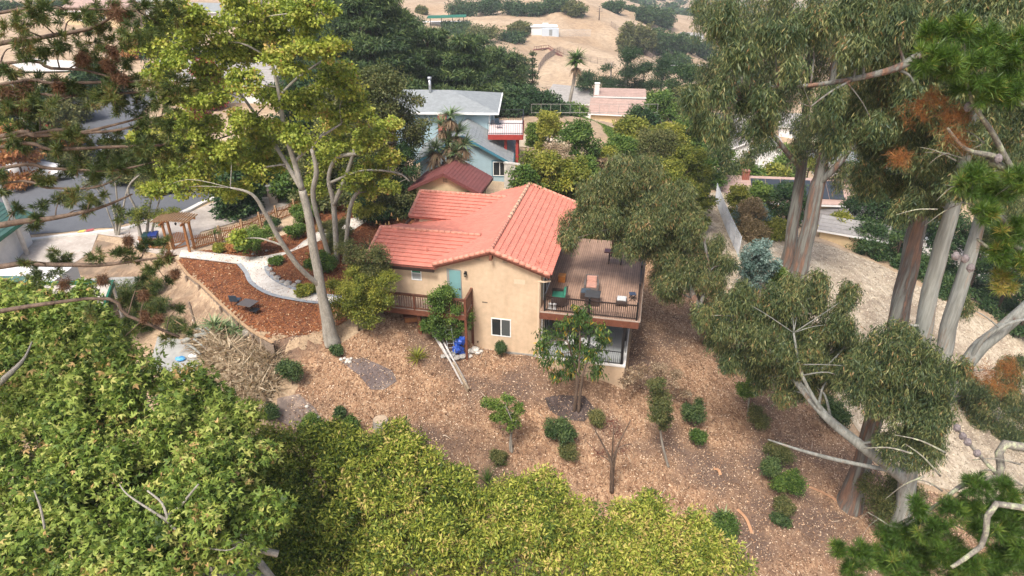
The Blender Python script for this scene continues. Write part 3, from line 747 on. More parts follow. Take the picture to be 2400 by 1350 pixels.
def kid(m,name,mat,bev=0): return m.build(name,mat,roof,bev)
tiled('roof_slope',(-2.95,f0,zr),(0,1,0),Dl,b0-f0,3.6*math.hypot(1,sl),M_tile,roof)
tiled('porch_roof',(-6.5,3.2,zr-3.55*sl),(0,1,0),Vector((-1,0,-.19)),6.2,4.1,M_tile,roof)
# front wing: ridge across at b=2.7
ww=7.0
tiled('wing_roof',(-10.95,2.7,6.72),(1,0,0),Vector((0,-1,-.335)),ww,3.2,M_tile,roof,LB=4.55)
tiled('wing_roof',(-10.95,2.7,6.72),(1,0,0),Vector((0,1,-.335)),ww,3.2,M_tile,roof)
tiled('wing_roof',(-10.8,10.1,6.62),(1,0,0),Vector((0,-1,-.335)),ww,2.9,M_tile,roof)
tiled('wing_roof',(-10.8,10.1,6.62),(1,0,0),Vector((0,1,-.335)),ww,2.4,M_tile,roof)
m=MB(); barrels(m,(-2.95,f0,zr+.05),(-2.95,4.6,zr+.05)); kid(m,'ridge_tiles',M_ridge)
m=MB(); barrels(m,(-2.95,4.6,zr+.05),(-2.95,b0,zr+.05),.135,.6); kid(m,'ridge_tiles',M_ridge2)
for p_,q_ in (((-10.95,2.7,6.76),(-4.35,2.7,6.76)),((-10.8,10.1,6.66),(-4.3,10.1,6.66))): m=MB(); barrels(m,p_,q_); kid(m,'wing_ridge_tiles',M_ridge)
for p_,q_,r_ in (((.6,f0-.02,zr-3.55*sl+.05),(-2.95,f0-.02,zr+.05),.14),((-6.55,f0-.02,zr-3.6*sl+.05),(-2.95,f0-.02,zr+.05),.14),((.6,b0,zr-3.55*sl+.05),(-2.95,b0,zr+.05),.12),((-10.95,-.3,5.75),(-10.95,2.7,6.76),.13),((-10.8,7.4,5.72),(-10.8,10.1,6.66),.13)):
    m=MB(); barrels(m,p_,q_,r_,.36); kid(m,'rake_tiles',M_ridge)
# fascia, gutters
m=MB()
m.beam((-2.95,f0+.03,zr-.16),(.58,f0+.03,zr-3.53*sl-.16),.05,.20,(0,0,1)); m.beam((-2.95,f0+.03,zr-.16),(-6.5,f0+.03,zr-3.55*sl-.16),.05,.20,(0,0,1))
kid(m,'fascia',M_redwood)
m=MB(); m.beam((-2.95,f0+.25,zr-.42),(-2.95,f0-.12,zr-.42),.16,.30); kid(m,'ridge_beam',M_redwood)
m=MB(); m.beam((-10.93,-.3,5.52),(-10.93,2.7,6.5),.05,.2); kid(m,'fascia',M_redwood)
m=MB(); m.beam((-10.78,7.5,5.5),(-10.78,10.1,6.4),.05,.2); kid(m,'fascia',M_redwood)
for p_,q_ in (((-10.95,-.42,5.52),(-6.45,-.42,5.52)),((.66,f0,zr-3.6*sl-.10),(.66,b0,zr-3.6*sl-.10)),((-10.7,5.65,5.5),(-10.7,7.4,5.5))): m=MB(); m.beam(p_,q_,.13,.15); m.build('gutter',M_bronze,roof)
for a,b_,z in ((-7.3,.9,6.05),(-.25,.35,6.25)):
    m=MB(); m.tube([(a,b_,z-.15),(a,b_,z+.42)],.045,8); m.lathe((a,b_,z-.02),[(.12,0),(.07,.06)],10); kid(m,'vent_pipe',M_tile)
# walls
m=MB()
def wallpoly(m,pts,thick=.2,axis='b',c=0):
    """pts (a,z); wall face at b=c going back thick"""
    n_=len(pts); f=[(a,c,z) for a,z in pts]; bk=[(a,c+thick,z) for a,z in pts]
    if axis=='a': f=[(c,a,z) for a,z in pts]; bk=[(c-thick,a,z) for a,z in pts]
    m.add(f+bk,[tuple(range(n_)),tuple(reversed(range(n_,2*n_)))]+[(i,n_+i,n_+(i+1)%n_,(i+1)%n_) for i in range(n_)])
wallpoly(m,[(-10.3,1.2),(-4.3,-.6),(0,-.6),(0,5.88),(-2.95,6.92),(-6.2,5.78),(-6.25,5.62),(-10.3,5.62)])
m.box(-.2,0,.2,11.4,-.6,5.8); m.box(-10.3,-10.1,.2,5.4,1,5.6); wallpoly(m,[(.2,5.4),(5.3,5.4),(2.7,6.5)],.2,'a',-10.1)
m.box(-10.1,-4,5.2,5.4,2.6,5.5); m.box(-10.1,-9.9,7.5,12.4,2.6,5.6); wallpoly(m,[(7.5,5.5),(12.4,5.5),(10.1,6.35)],.2,'a',-9.9)
wallpoly(m,[(-10.0,1),(0,1),(0,5.7),(-2.95,6.8),(-6.2,5.6),(-10,5.2)],.2,'b',11.4)
m.box(-9.9,-4,7.5,7.7,2.6,5.6); m.box(-6.6,-6.4,5.4,7.5,2.6,5.9)
m.build('wall',M_stucco,H)
m=MB(); m.box(-4.35,.03,-.035,0,-.7,.12); m.box(0,.03,-.03,11,-.7,.1); m.build('foundation',M_conc,H)
m=MB(); m.box(-1.62,-.95,-.008,0,4.98,5.28); m.build('stucco_patch',M_stucco2,H)
def window(a0,a1,z0,z1,split='v',panes=(None,None),fr=.06,par=H,c=0,axis='b',sgn=-1,name='window'):
    def bx(m,u0,u1,d0,d1,w0,w1):
        if axis=='b': m.box(u0,u1,c+sgn*d1,c+sgn*d0,w0,w1)
        else: m.box(c+sgn*d1,c+sgn*d0,u0,u1,w0,w1) if sgn<0 else m.box(c+d0,c+d1,u0,u1,w0,w1)
    m=MB()
    for q in ((a0,a1,z0,z0+fr),(a0,a1,z1-fr,z1),(a0,a0+fr,z0+fr,z1-fr),(a1-fr,a1,z0+fr,z1-fr)): bx(m,q[0],q[1],-.02,.035,q[2],q[3])
    am,zm=(a0+a1)/2,(z0+z1)/2
    if split=='v': bx(m,am-fr*.5,am+fr*.5,-.02,.03,z0+fr,z1-fr)
    if split=='h': bx(m,a0+fr,a1-fr,-.02,.03,zm-fr*.4,zm+fr*.4)
    fo=m.build(name,M_whitepvc,par)
    P=panes
    regs=[(a0+fr,a1-fr,z0+fr,z1-fr)] if not split else ([(a0+fr,am-fr*.5,z0+fr,z1-fr),(am+fr*.5,a1-fr,z0+fr,z1-fr)] if split=='v' else [(a0+fr,a1-fr,z0+fr,zm-fr*.4),(a0+fr,a1-fr,zm+fr*.4,z1-fr)])
    for k_,r in enumerate(regs):
        m=MB(); bx(m,r[0],r[1],.002,.012,r[2],r[3]); m.build('pane',P[k_%len(P)] or M_glass,fo)
    return fo
window(-3.07,-1.81,1.2,2.47,'v',(M_glass,M_blind))
window(-8.08,-7.42,4.58,5.55,'h',(M_blindw,M_blindg))
m=MB(); m.box(-5.80,-5.62,-.02,.01,3.42,5.5); m.box(-5.80,-4.9,-.03,.01,5.5,5.57); m.box(-4.93,-4.88,-.03,.01,3.42,5.5); fr=m.build('door_frame',M_teal2,H)
m=MB(); m.box(-5.62,-4.93,-.035,.01,3.42,5.5); m.box(-5.63,-5.60,-.05,.01,3.42,5.5); dr=m.build('door',M_teal,H,.004)
m=MB(); m.sphere((-5.0,-.09,4.3),.045); m.build('handle',M_bronze,dr)
for a in (-3.87,-2.12):
    m=MB(); m.box(a-.2,a+.2,-.015,0,6.30,6.68); vo=m.build('gable_vent',M_vent,H)
    m=MB()
    for k_ in range(5): m.box(a-.17,a+.17,-.028,-.016,6.34+k_*.068,6.368+k_*.068)
    m.build('slats',M_slot,vo)
m=MB(); m.box(-3.40-1.2,-3.40-1.0,-.06,0,6.30,6.45); m.build('junction_box',M_stucco2,H)
m=MB(); m.box(-3.62,-3.28,-.012,0,3.46,3.54); m.build('wall_vent',M_slot,H)
m=MB(); m.tube([(-3.95,0,.62),(-3.95,-.1,.62)],.035,7); m.build('wall_tap',M_bronze,H)
# lantern by the door
m=MB(); c=(-4.6,-.16,5.33); m.box(-4.68,-4.52,-.03,0,5.25,5.5); m.tube([(-4.6,-.02,5.45),(-4.6,-.12,5.56),(-4.6,-.16,5.5)],.018,6)
m.lathe((-4.6,-.16,5.2),[(.03,0),(.06,.03)],6); m.lathe((-4.6,-.16,5.42),[(.11,0),(.03,.09),(.02,.12)],6)
for j in range(6):
    a=j*PI/3; m.tube([(-4.6+.055*math.cos(a),-.16+.055*math.sin(a),5.22),(-4.6+.085*math.cos(a),-.16+.085*math.sin(a),5.43)],.008,4)
lo=m.build('wall_lantern',M_black,H); m=MB(); m.lathe((-4.6,-.16,5.24),[(.045,0),(.07,.17)],6); m.build('lantern_glass',plain('frosted_glass',(.55,.5,.4),.2,.02,bmp=0),lo)
# downpipe
m=MB(); m.beam((.12,-.06,5.3),(.6,-.06,5.42),.07,.09); m.beam((-.12,-.05,5.32),(.14,-.06,5.32),.09,.09); m.beam((-.1,-.05,5.3),(-.1,-.05,0.0),.10,.07); m.build('downpipe',M_stucco2,H)
# sliding doors onto the deck (right wall)
window(1.0,3.4,3.5,5.45,'v',(M_glass,),.09,H,0,'a',1,'sliding_door'); window(5.2,7.6,3.5,5.45,'v',(M_glass,),.09,H,0,'a',1,'sliding_door')
window(1.6,3.6,.35,2.4,'v',(M_glass,),.08,H,0,'a',1,'sliding_door')
m=MB(); m.box(.0,.10,.35,.6,.3,3.0); m.build('conduit',M_whitepvc,H)
# ---- balcony (left)
m=MB(); m.box(-10.9,-4.25,-1.55,0,3.27,3.33); bal=m.build('balcony',M_deckgrey,H)
m=MB(); m.box(-10.9,-4.22,-1.62,-1.56,3.02,3.34); m.box(-4.24,-4.19,-1.55,0,3.02,3.34)
for k_ in range(9): m.box(-10.6+k_*.75,-10.55+k_*.75,-1.5,-.02,3.06,3.26)
m.build('rim_joist',M_redwood,bal)
m=MB(); m.beam((-10.9,-1.5,4.38),(-4.2,-1.5,4.38),.13,.045); m.beam((-10.9,-1.5,4.28),(-4.3,-1.5,4.28),.04,.08); m.beam((-10.9,-1.5,3.45),(-4.3,-1.5,3.45),.04,.08)
m.beam((-4.27,-1.55,4.38),(-4.27,0,4.38),.13,.045,(0,0,1)); m.beam((-4.27,-1.5,4.28),(-4.27,0,4.28),.04,.08); m.beam((-4.27,-1.5,3.45),(-4.27,0,3.45),.04,.08)
m.build('rail',M_woodbrown,bal)
m=MB(); x=-10.8
while x<-4.35: m.box(x-.02,x+.02,-1.52,-1.48,3.46,4.27); x+=.15
y=-1.38
while y<-.1: m.box(-4.29,-4.25,y-.02,y+.02,3.46,4.27); y+=.15
m.build('baluster',M_woodbrown,bal)['kind']='stuff'
for a,z0 in ((-10.85,2.9),(-9.0,3.0),(-7.45,3.05),(-5.9,3.0)):
    m=MB(); m.box(a-.045,a+.045,-1.545,-1.455,z0,4.37); m.build('post',M_redwood,bal)
for a,b_,z0 in ((-4.27,-1.5,-.3),(-4.27,-.06,-.1)):
    m=MB(); m.box(a-.07,a+.07,b_-.07,b_+.07,z0,4.42); m.build('post',M_redwood,bal)
m=MB(); m.box(-7.4,-7.2,-1.3,-1.15,1.2,3.05); m.build('post',M_redwood,bal)
# ---- deck (right)
m=MB(); m.box(.02,5.95,-.32,11.2,3.38,3.45); dk=m.build('deck',M_deck,H)
m=MB(); m.box(0.02,5.9,-.40,-.335,2.98,3.40); m.box(5.84,5.9,-.33,11.2,2.98,3.37)
for k_ in range(14): m.box(.1,5.8,.2+k_*.8,.25+k_*.8,3.1,3.37)
m.build('rim_joist',M_redwood,dk)
m=MB(); m.box(0.0,5.98,-.36,-.325,3.40,3.46); m.box(5.955,5.985,-.32,11.2,3.40,3.46); m.build('edge_board',plain('grey_edge',(.40,.33,.27),.8),dk)
m=MB()
m.beam((.3,-.2,4.42),(5.75,-.2,4.42),.08,.07); m.beam((.3,-.2,3.56),(5.75,-.2,3.56),.05,.045)
m.beam((5.75,-.2,4.42),(5.75,11.1,4.42),.08,.07); m.beam((5.75,-.2,3.56),(5.75,11.1,3.56),.05,.045); m.build('rail',M_bronze,dk)
m=MB(); x=.45
while x<5.7: m.box(x-.018,x+.018,-.218,-.182,3.57,4.41); x+=.115
m.build('baluster',M_bronze,dk)['kind']='stuff'
m=MB(); y=0
while y<11: m.box(5.738,5.762,y-.012,y+.012,3.57,4.41); y+=.115
m.build('side_baluster',M_bronze,dk)['kind']='stuff'
for a,b_ in ((.3,-.2),(2.95,-.2),(5.75,-.2),(5.75,2.3),(5.75,4.9),(5.75,7.6),(5.75,10.3)):
    m=MB(); m.box(a-.055,a+.055,b_-.055,b_+.055,3.45,4.56); m.lathe((a,b_,4.56),[(.07,0),(.05,.05),(.02,.08)],8); m.build('post',M_black,dk)
# ---- patio under the deck
m=MB(); m.box(.03,5.2,-.3,11,-1.3,.28)
pt=m.build('patio',paver_mat('grey_patio_slabs',(.36,.38,.38),(.40,.415,.415),(.20,.21,.21),.9,.9,.008),H)
m=MB(); m.box(.03,5.32,-.42,-.305,-1.4,.22); m.box(5.205,5.32,-.3,11,-1.6,.16); m.build('retaining_face',M_stucco,pt)
m=MB(); m.box(.03,5.36,-.46,-.29,.22,.34); m.box(5.21,5.36,-.28,11,.17,.34); m.build('coping',plain('white_coping',(.78,.76,.72),.7,.05,4),pt)
m=MB(); m.beam((.2,-.34,1.22),(5.1,-.34,1.22),.04,.04); m.beam((.2,-.34,.42),(5.1,-.34,.42),.04,.04); m.beam((5.28,-.34,1.22),(5.28,11,1.22),.04,.04); m.build('fence_rail',M_black,pt)
m=MB(); x=.3
while x<5.15: m.box(x-.01,x+.01,-.35,-.33,.42,1.22); x+=.12
m.build('fence_bar',M_black,pt)['kind']='stuff'
for a,b_ in ((5.1,-.25),(5.15,2.6),(5.15,5.4),(5.15,8.3)):
    m=MB(); m.box(a-.08,a+.08,b_-.08,b_+.08,.28,2.98); m.build('column',M_black,pt)
# ---- things on the deck and patio
def Lw(a,b,z): return hw(a,b,z)
M_green_c=plain('green_cushion',(.03,.20,.13),.9,.12,6); M_wicker=plain('brown_wicker',(.055,.035,.028),.8,.3,40,bmp=.8); M_grey=plain('grey_wicker',(.14,.12,.11),.8,.25,40,bmp=.8)
def armchair(name,label,loc,rz,mf,mc,w=.85,cat='armchair',group=None,cush=True):
    r=empty(name,loc,label,cat,rz,group)
    m=MB(); m.box(-w/2,w/2,-.4,.4,.08,.34); m.build('seat',mf,r,.02)
    m=MB(); m.box(-w/2,w/2,.32,.44,.3,.92,Matrix.Rotation(math.radians(-8),4,'X')); m.build('backrest',mf,r,.03)
    for s in (-1,1):
        m=MB(); m.box(s*w/2-.07,s*w/2+.07,-.42,.38,.1,.62); m.build('arm',mf,r,.03)
        for t_ in (-1,1):
            m=MB(); m.box(s*(w/2-.05)-.03,s*(w/2-.05)+.03,t_*.33-.03,t_*.33+.03,0,.1); m.build('leg',mf,r)
    if cush:
        m=MB(); m.box(-w/2+.07,w/2-.07,-.4,.3,.35,.50); m.build('seat_cushion',mc,r,.05)
        m=MB(); m.box(-w/2+.08,w/2-.08,.14,.32,.5,.92,Matrix.Rotation(math.radians(-12),4,'X')); m.build('back_cushion',mc,r,.06)
    return r
armchair('wicker_sofa','dark wicker sofa with green cushions on the deck beside the wall',Lw(.95,1.0,3.46),-HY-PI/2+PI*.03,M_wicker,M_green_c,1.25,'sofa')
armchair('wicker_chair','high-backed grey wicker chair holding a pinkish cushion, mid deck',Lw(2.75,3.0,3.46),-HY+PI*.02,M_grey,plain('pink_cushion',(.48,.26,.20),.9),.8)
M_strawc=plain('beige_fabric',(.5,.42,.33),.9)
r=empty('wicker_table',Lw(3.0,1.35,3.46),'dark square wicker fire table behind the deck railing','table',-HY)
m=MB(); m.box(-.42,.42,-.42,.42,.02,.6); m.build('body',M_wicker,r,.02); m=MB(); m.box(-.46,.46,-.46,.46,.6,.65); m.build('top',plain('dark_glass_top',(.05,.05,.052),.6,.1,4),r,.01)
r=empty('wicker_ottoman',Lw(2.5,2.0,3.46),'low dark wicker cube topped with blue fabric, left of the fire table','ottoman',-HY)
m=MB(); m.box(-.3,.3,-.3,.3,.02,.42); m.build('body',M_wicker,r,.03); m=MB(); m.box(-.28,.28,-.28,.28,.42,.5); m.build('cushion',plain('slate_cushion',(.05,.075,.10),.9),r,.03)
r=empty('wicker_stool',Lw(4.75,1.5,3.46),'small wicker stool with a pale silver cushion near the railing corner','stool',-HY)
m=MB(); m.box(-.33,.33,-.3,.3,.12,.36)
for sx in (-1,1):
    for sy in (-1,1): m.box(sx*.28-.03,sx*.28+.03,sy*.25-.03,sy*.25+.03,0,.12)
m.build('seat',M_wicker,r,.03); m=MB(); m.box(-.28,.28,-.22,.28,.36,.48); m.build('cushion',plain('silver_cushion',(.55,.56,.56),.5,.2,8),r,.04)
r=empty('storage_cube',Lw(.75,3.9,3.46),'orange storage cube standing against the wall on the deck','storage cube',-HY)
m=MB(); m.box(-.22,.22,-.22,.22,0,.42); m.build('body',plain('orange_box',(.55,.20,.04),.6,.12),r,.02); m=MB(); m.box(-.24,.24,-.24,.24,.42,.47); m.build('lid',plain('orange_lid',(.62,.26,.07),.6,.1),r,.01)
r=empty('deck_lantern',Lw(.72,.05,3.46),'white cylindrical lantern behind the deck railing beside the sofa','lantern',-HY)
for dx in (-.14,.12):
    m=MB(); m.lathe((dx,0,0),[(.12,0),(.12,.06),(.10,.07),(.10,.34),(.12,.35),(.12,.4),(.03,.44)],12); m.build('canister',M_whitepvc,r)
r=empty('barbecue_grill',Lw(3.9,7.4,3.46),'dark red barbecue grill with its lid up at the far end of the deck','grill',-HY)
m=MB(); m.box(-.75,.75,-.3,.3,.82,.9); m.build('shelf',plain('maroon_metal',(.16,.05,.05),.35,.1,4),r,.01)
m=MB(); m.box(-.32,.42,-.28,.28,.55,.98); m.build('firebox',M_black,r,.02); m=MB(); m.box(-.30,.42,.22,.32,.95,1.55); m.build('lid',plain('maroon_metal',(.16,.05,.05)),r,.03)
for sx in (-.4,.42):
    for sy in (-.24,.24):
        m=MB(); m.box(sx-.03,sx+.03,sy-.03,sy+.03,0,.8); m.build('leg',M_black,r)
r=empty('camp_stool',Lw(5.35,2.3,3.46),'small navy camp stool in the far corner by the railing','stool',-HY+.2)
m=MB(); m.box(-.2,.2,-.2,.2,.40,.44); m.build('seat',plain('navy_fabric',(.03,.05,.10),.8),r,.01)
for s in (-1,1):
    m=MB(); m.beam((-.18,s*.18,0),(.18,s*.18,.4),.03,.03); m.beam((.18,s*.18,0),(-.18,s*.18,.4),.03,.03); m.build('leg',M_black,r)
for k_,(a,b_,lab) in enumerate(((1.7,.9,'white patio chair under the deck, left'),(2.7,.7,'white patio chair under the deck, middle'),(3.4,1.1,'white patio chair under the deck, right'))):
    r=empty('patio_chair',Lw(a,b_,.29),lab+' of three behind the small leafy tree','chair',-HY+k_*.7-.5,'white chairs on the lower patio')
    m=MB(); m.box(-.24,.24,-.24,.24,.40,.44); m.build('seat',M_whitepvc,r,.01); m=MB(); m.box(-.24,.24,.22,.26,.44,.88); m.build('backrest',M_whitepvc,r,.01)
    for sx in (-.21,.21):
        for sy in (-.21,.21):
            m=MB(); m.tube([(sx,sy,0),(sx,sy,.4)],.018,5); m.build('leg',M_whitepvc,r)
# ------------------------------------------------------------------ yard, fence, arbor, clutter
M_cedar=plain('cedar_stain',(.33,.14,.05),.7,.2,6); M_cedar2=plain('weathered_cedar',(.42,.27,.15),.8,.2,6)
def gv(px,py,dz=0): return gp(px,py)+Vector((0,0,dz))
def fence_panel(p,q,label,group,h=1.15,dip=.12,name='picket_fence'):
    """arched picket panel from p to q; pickets, rails, one end post"""
    p=Vector(p);q=Vector(q); L=(q-p).length; d=(q-p)/L; root=empty(name,p,label,'fence',0,group)
    m=MB(); n_=max(6,int(L/.13))
    for i in range(1,n_):
        t=i/n_; b=d*L*t; hh=h-dip*math.sin(PI*t); m.box(-.03,.03,-.012,.012,.06,hh,Matrix.Translation(b)@Matrix.Rotation(math.atan2(d.y,d.x),4,'Z'))
    m.build('pickets',M_cedar,root)
    for z0,z1,a in ((.18,.18,0),(h-.28,h-.28,-.10)):
        m=MB(); pr=[d*L*j/8+Vector((0,0,z0+(z1-z0)*j/8+a*math.sin(PI*j/8))) for j in range(9)]
        for u,v in zip(pr[:-1],pr[1:]): m.beam(u,v,.045,.07)
        m.build('rail',M_cedar,root)
    m=MB(); pr=[d*L*j/8+Vector((0,0,.2+.5*math.sin(PI*j/8))) for j in range(9)]
    for u,v in zip(pr[:-1],pr[1:]): m.beam(u,v,.04,.05)
    m.build('arch_brace',M_cedar,root)
    m=MB(); m.box(-.06,.06,-.06,.06,-.1,h+.12); m.box(-.08,.08,-.08,.08,h+.12,h+.15); m.lathe((0,0,h+.15),[(.05,0),(.01,.09)],8); m.build('post',M_cedar2,root)
    return root
fp=[gv(451,587),gv(519,568),gv(571,553),gv(612,535),gv(650,519),gv(692,503),gv(735,488)]
labs=['picket fence panel next to the arbor post','second picket fence panel from the arbor','third picket fence panel, behind the bright green shrub','picket fence panel at the middle of the driveway edge','picket fence panel second from the brick pillar end','last picket fence panel, beside the grey tree trunk']
for i in range(6): fence_panel(fp[i+1],fp[i],labs[i],'arched cedar picket panels')
fence_panel(gv(403,586),gv(328,582),'short picket fence panel left of the arbor','arched cedar picket panels',1.0)
# arbor with gate
pL=gv(403,589); pR=gv(451,588); rt=empty('arbor',(pL+pR)/2,'cedar garden arbor with slatted top over the gate','arbor',math.atan2((pR-pL).y,(pR-pL).x))
W_=(pR-pL).length/2
for sx in (-1,1):
    for sy in (-.35,.35):
        m=MB(); m.box(sx*W_-.07,sx*W_+.07,sy-.07,sy+.07,-.1,2.3); m.build('post',M_cedar,rt)
    m=MB(); m.beam((sx*W_,-.75,2.3),(sx*W_,.75,2.3),.09,.14); m.build('side_beam',M_cedar,rt)
for sy in (-.37,.37):
    m=MB(); pr=[(x*(W_+.55),sy,2.42+.12*math.cos(x*PI/2)) for x in [i/6 for i in range(-6,7)]]
    for u,v in zip(pr[:-1],pr[1:]): m.beam(u,v,.05,.16)
    m.build('curved_beam',M_cedar,rt)
for i in range(15):
    x=-W_-.5+i*(2*W_+1)/14; m=MB(); m.beam((x,-.85,2.54+.12*math.cos(x/(W_+.55)*PI/2)),(x,.85,2.54+.12*math.cos(x/(W_+.55)*PI/2)),.045,.09); m.build('slat',M_cedar2,rt)
m=MB(); m.tube([(0,0,2.4),(0,0,2.2)],.01,4); m.lathe((0,0,2.02),[(.05,0),(.09,.14),(.02,.2)],6); m.build('hanging_lantern',M_black,rt)
gt=empty('garden_gate',pL+(pR-pL)*.08,'cedar garden gate with arched top standing ajar under the arbor','gate',math.radians(38))
m=MB()
for i in range(9): x=.06+i*.11; m.box(x-.035,x+.035,-.012,.012,.55,1.15+.22*math.sin(PI*(i+.5)/9))
m.build('pickets',M_cedar,gt)
m=MB(); m.box(0,1.0,-.02,.02,.15,.25); m.box(0,1.0,-.02,.02,.55,.63); m.box(0,.07,-.03,.03,.1,1.3); m.box(.95,1.02,-.03,.03,.1,1.3); m.beam((.05,0,.2),(.95,0,.6),.04,.07); m.build('frame',M_cedar,gt)
# bins
M_bluep=plain('blue_plastic',(.015,.035,.20),.4,.1,6,bmp=0)
for k_,(px,py,mt,lab) in enumerate([(366,578,M_bluep,'blue wheeled bin beside the arbor tree'),(352,580,plain('dark_green_plastic',(.015,.05,.04),.4,.1,bmp=0),'dark green wheeled bin left of the blue bin')]):
    r=empty('wheeled_bin',gv(px,py),lab,'bin',.2); m=MB()
    m.add([(-.24,-.28,.05),(.24,-.28,.05),(.24,.25,.05),(-.24,.25,.05),(-.3,-.36,1.0),(.3,-.36,1.0),(.3,.33,1.0),(-.3,.33,1.0)],[(3,2,1,0),(4,5,6,7),(0,1,5,4),(1,2,6,5),(2,3,7,6),(3,0,4,7)]); m.build('body',mt,r,.02)
    m=MB(); m.add([(-.32,-.4,1.0),(.32,-.4,1.0),(.32,.38,1.0),(-.32,.38,1.0),(-.3,-.38,1.06),(.3,-.38,1.06),(.3,.36,1.12),(-.3,.36,1.12)],[(3,2,1,0),(4,5,6,7),(0,1,5,4),(1,2,6,5),(2,3,7,6),(3,0,4,7)]); m.build('lid',mt,r)
    for s in (-.27,.27):
        m=MB(); m.tube([(s-.03,.3,.1),(s+.03,.3,.1)],.1,12); m.build('wheel',M_black,r)
    if k_==0:
        m=MB()
        for z in (.35,.6,.8): m.box(-.27,.27,-.35+.02*(1-z),-.33,z,z+.05)
        m.build('stripes',M_whitepvc,r)
# metal chair, table, footstool in the bark
M_navy=plain('navy_mesh',(.03,.05,.075),.6,.2,20); M_tab=plain('mesh_table_top',(.10,.085,.08),.5,.25,30)
def mchair(name,label,loc,rz,back=True,group=None):
    r=empty(name,loc,label,'chair' if back else 'footstool',rz,group)
    m=MB(); m.box(-.25,.25,-.24,.24,.38 if back else .28,.41 if back else .31); m.build('seat',M_navy if back else M_black,r,.01)
    if back: m=MB(); m.box(-.25,.25,.22,.25,.45,.92,Matrix.Rotation(math.radians(-10),4,'X')); m.build('backrest',M_navy,r,.02)
    for sx in (-.23,.23):
        for sy in (-.22,.22): m=MB(); m.tube([(sx,sy,0),(sx,sy,.4 if back else .3)],.015,6); m.build('leg',M_black,r)
    return r
mchair('garden_chair','navy mesh garden chair behind the low table on the red bark',gv(556,715),PI*.80+.55)
r=empty('mesh_table',gv(584,727),'low dark mesh table on the red bark beside the navy chair','table',-.35)
m=MB(); m.box(-.5,.5,-.42,.42,.50,.53); m.build('table_top',M_tab,r,.01)
for sx in (-.44,.44):
    for sy in (-.36,.36): m=MB(); m.tube([(sx,sy,0),(sx,sy,.5)],.018,6); m.build('leg',M_black,r)
mchair('footstool','black wire footstool at the near corner of the mesh table',gv(598,736),-.3,False)
r=empty('planter_box',gv(532,778),'small dark plastic planter at the end of the retaining boards','planter',.2); m=MB()
m.add([(-.18,-.18,0),(.18,-.18,0),(.18,.18,0),(-.18,.18,0),(-.25,-.25,.45),(.25,-.25,.45),(.25,.25,.45),(-.25,.25,.45)],[(3,2,1,0),(4,5,6,7),(0,1,5,4),(1,2,6,5),(2,3,7,6),(3,0,4,7)]); m.build('pot',M_navy,r,.01); m=MB(); m.box(-.22,.22,-.22,.22,.455,.46); m.build('soil',M_dark_soil,r)
def rock(name,label,p,r,mat,cat='rock',group=None,sc=(1,1,.65)):
    m=MB(); m.sphere((0,0,r*.3),r,7,5,.16,sc); o=m.build(name,mat); o.location=p; o.rotation_euler=(0,0,random.uniform(0,6)); return tag(o,label,cat,group)
M_rock=plain('grey_rock',(.36,.34,.31),.9,.3,6,bmp=.6); M_prock=plain('pale_rock',(.62,.58,.52),.9,.2,6,bmp=.5)
m=MB(); m.tube([(0,0,-.1),(0,0,.18),(0,0,.22)],[.30,.27,.24],12); o=m.build('tree_stump',B_grey); o.location=gv(580,782); tag(o,'low weathered stump in the red bark near the planter','stump')
# wooden retaining boards
rw=empty('retaining_boards',gv(470,690),'weathered board retaining wall along the left edge of the red bark','retaining wall')
M_board=plain('weathered_board',(.26,.20,.15),.85,.3,7,aniso=(1,1,1))
pts=[Vector((*v,0)) for v in [atz(x,y,3.2)[:2] for x,y in ((415,612),(440,645),(470,667),(520,716),(560,754),(596,782),(640,806))]]
m=MB();cap=MB()
for a,b_ in zip(pts[:-1],pts[1:]):
    for k_ in range(5): z=1.9+k_*.27; m.beam(Vector((a.x,a.y,z))-rw.location,Vector((b_.x,b_.y,z))-rw.location,.05,.25)
    cap.beam(Vector((a.x,a.y,3.27))-rw.location,Vector((b_.x,b_.y,3.27))-rw.location,.16,.05)
m.build('boards',M_board,rw); cap.build('cap_board',M_cedar2,rw)
for q in pts[1:-1]:
    m=MB(); m.beam(Vector((q.x-.1,q.y-.1,1.4))-rw.location,Vector((q.x-.1,q.y-.1,3.2))-rw.location,.1,.1); m.build('post',M_board,rw)
p=gv(462,775); m=MB(); m.box(-.05,.05,-.05,.05,0,2.0); m.box(-.07,.07,-.07,.07,1.6,1.68); o=m.build('timber_post',M_board); o.location=p; o.rotation_euler=(0,-.04,0); tag(o,'lone grey timber post standing on the bank below the retaining boards','post')
# rocks round the curved bed and scattered stones
for px,py,r_ in [(635,612,.28),(640,622,.22),(633,635,.25),(640,645,.2),(650,655,.26),(662,664,.2),(676,668,.28),(690,672,.22),(700,664,.2),(612,606,.14),(593,598,.12),(625,590,.12)]:
    rock('bed_rock','grey lichen-spotted rock edging the curved bark bed',gv(px,py,.05),r_,M_rock,'rock','rocks edging the curved bed')
for px,py,r_ in [(800,845,.12),(808,842,.1),(815,847,.14),(823,843,.1),(812,851,.09),(820,851,.12)]:
    rock('white_stone','small white rubble piece in the heap above the grey soil',gv(px,py,.05),r_,M_prock,'stone','heap of white rubble pieces')
for px,py,r_ in [(1055,838,.28),(1070,842,.3),(1085,838,.26),(1062,830,.22),(1078,828,.22),(1095,836,.2),(1045,828,.22),(1040,838,.2)]:
    rock('broken_slab','broken grey slab piece at the foot of the balcony posts',gv(px,py,.05),r_,M_rock,'slab','broken slabs below the balcony',(1,1,.35))
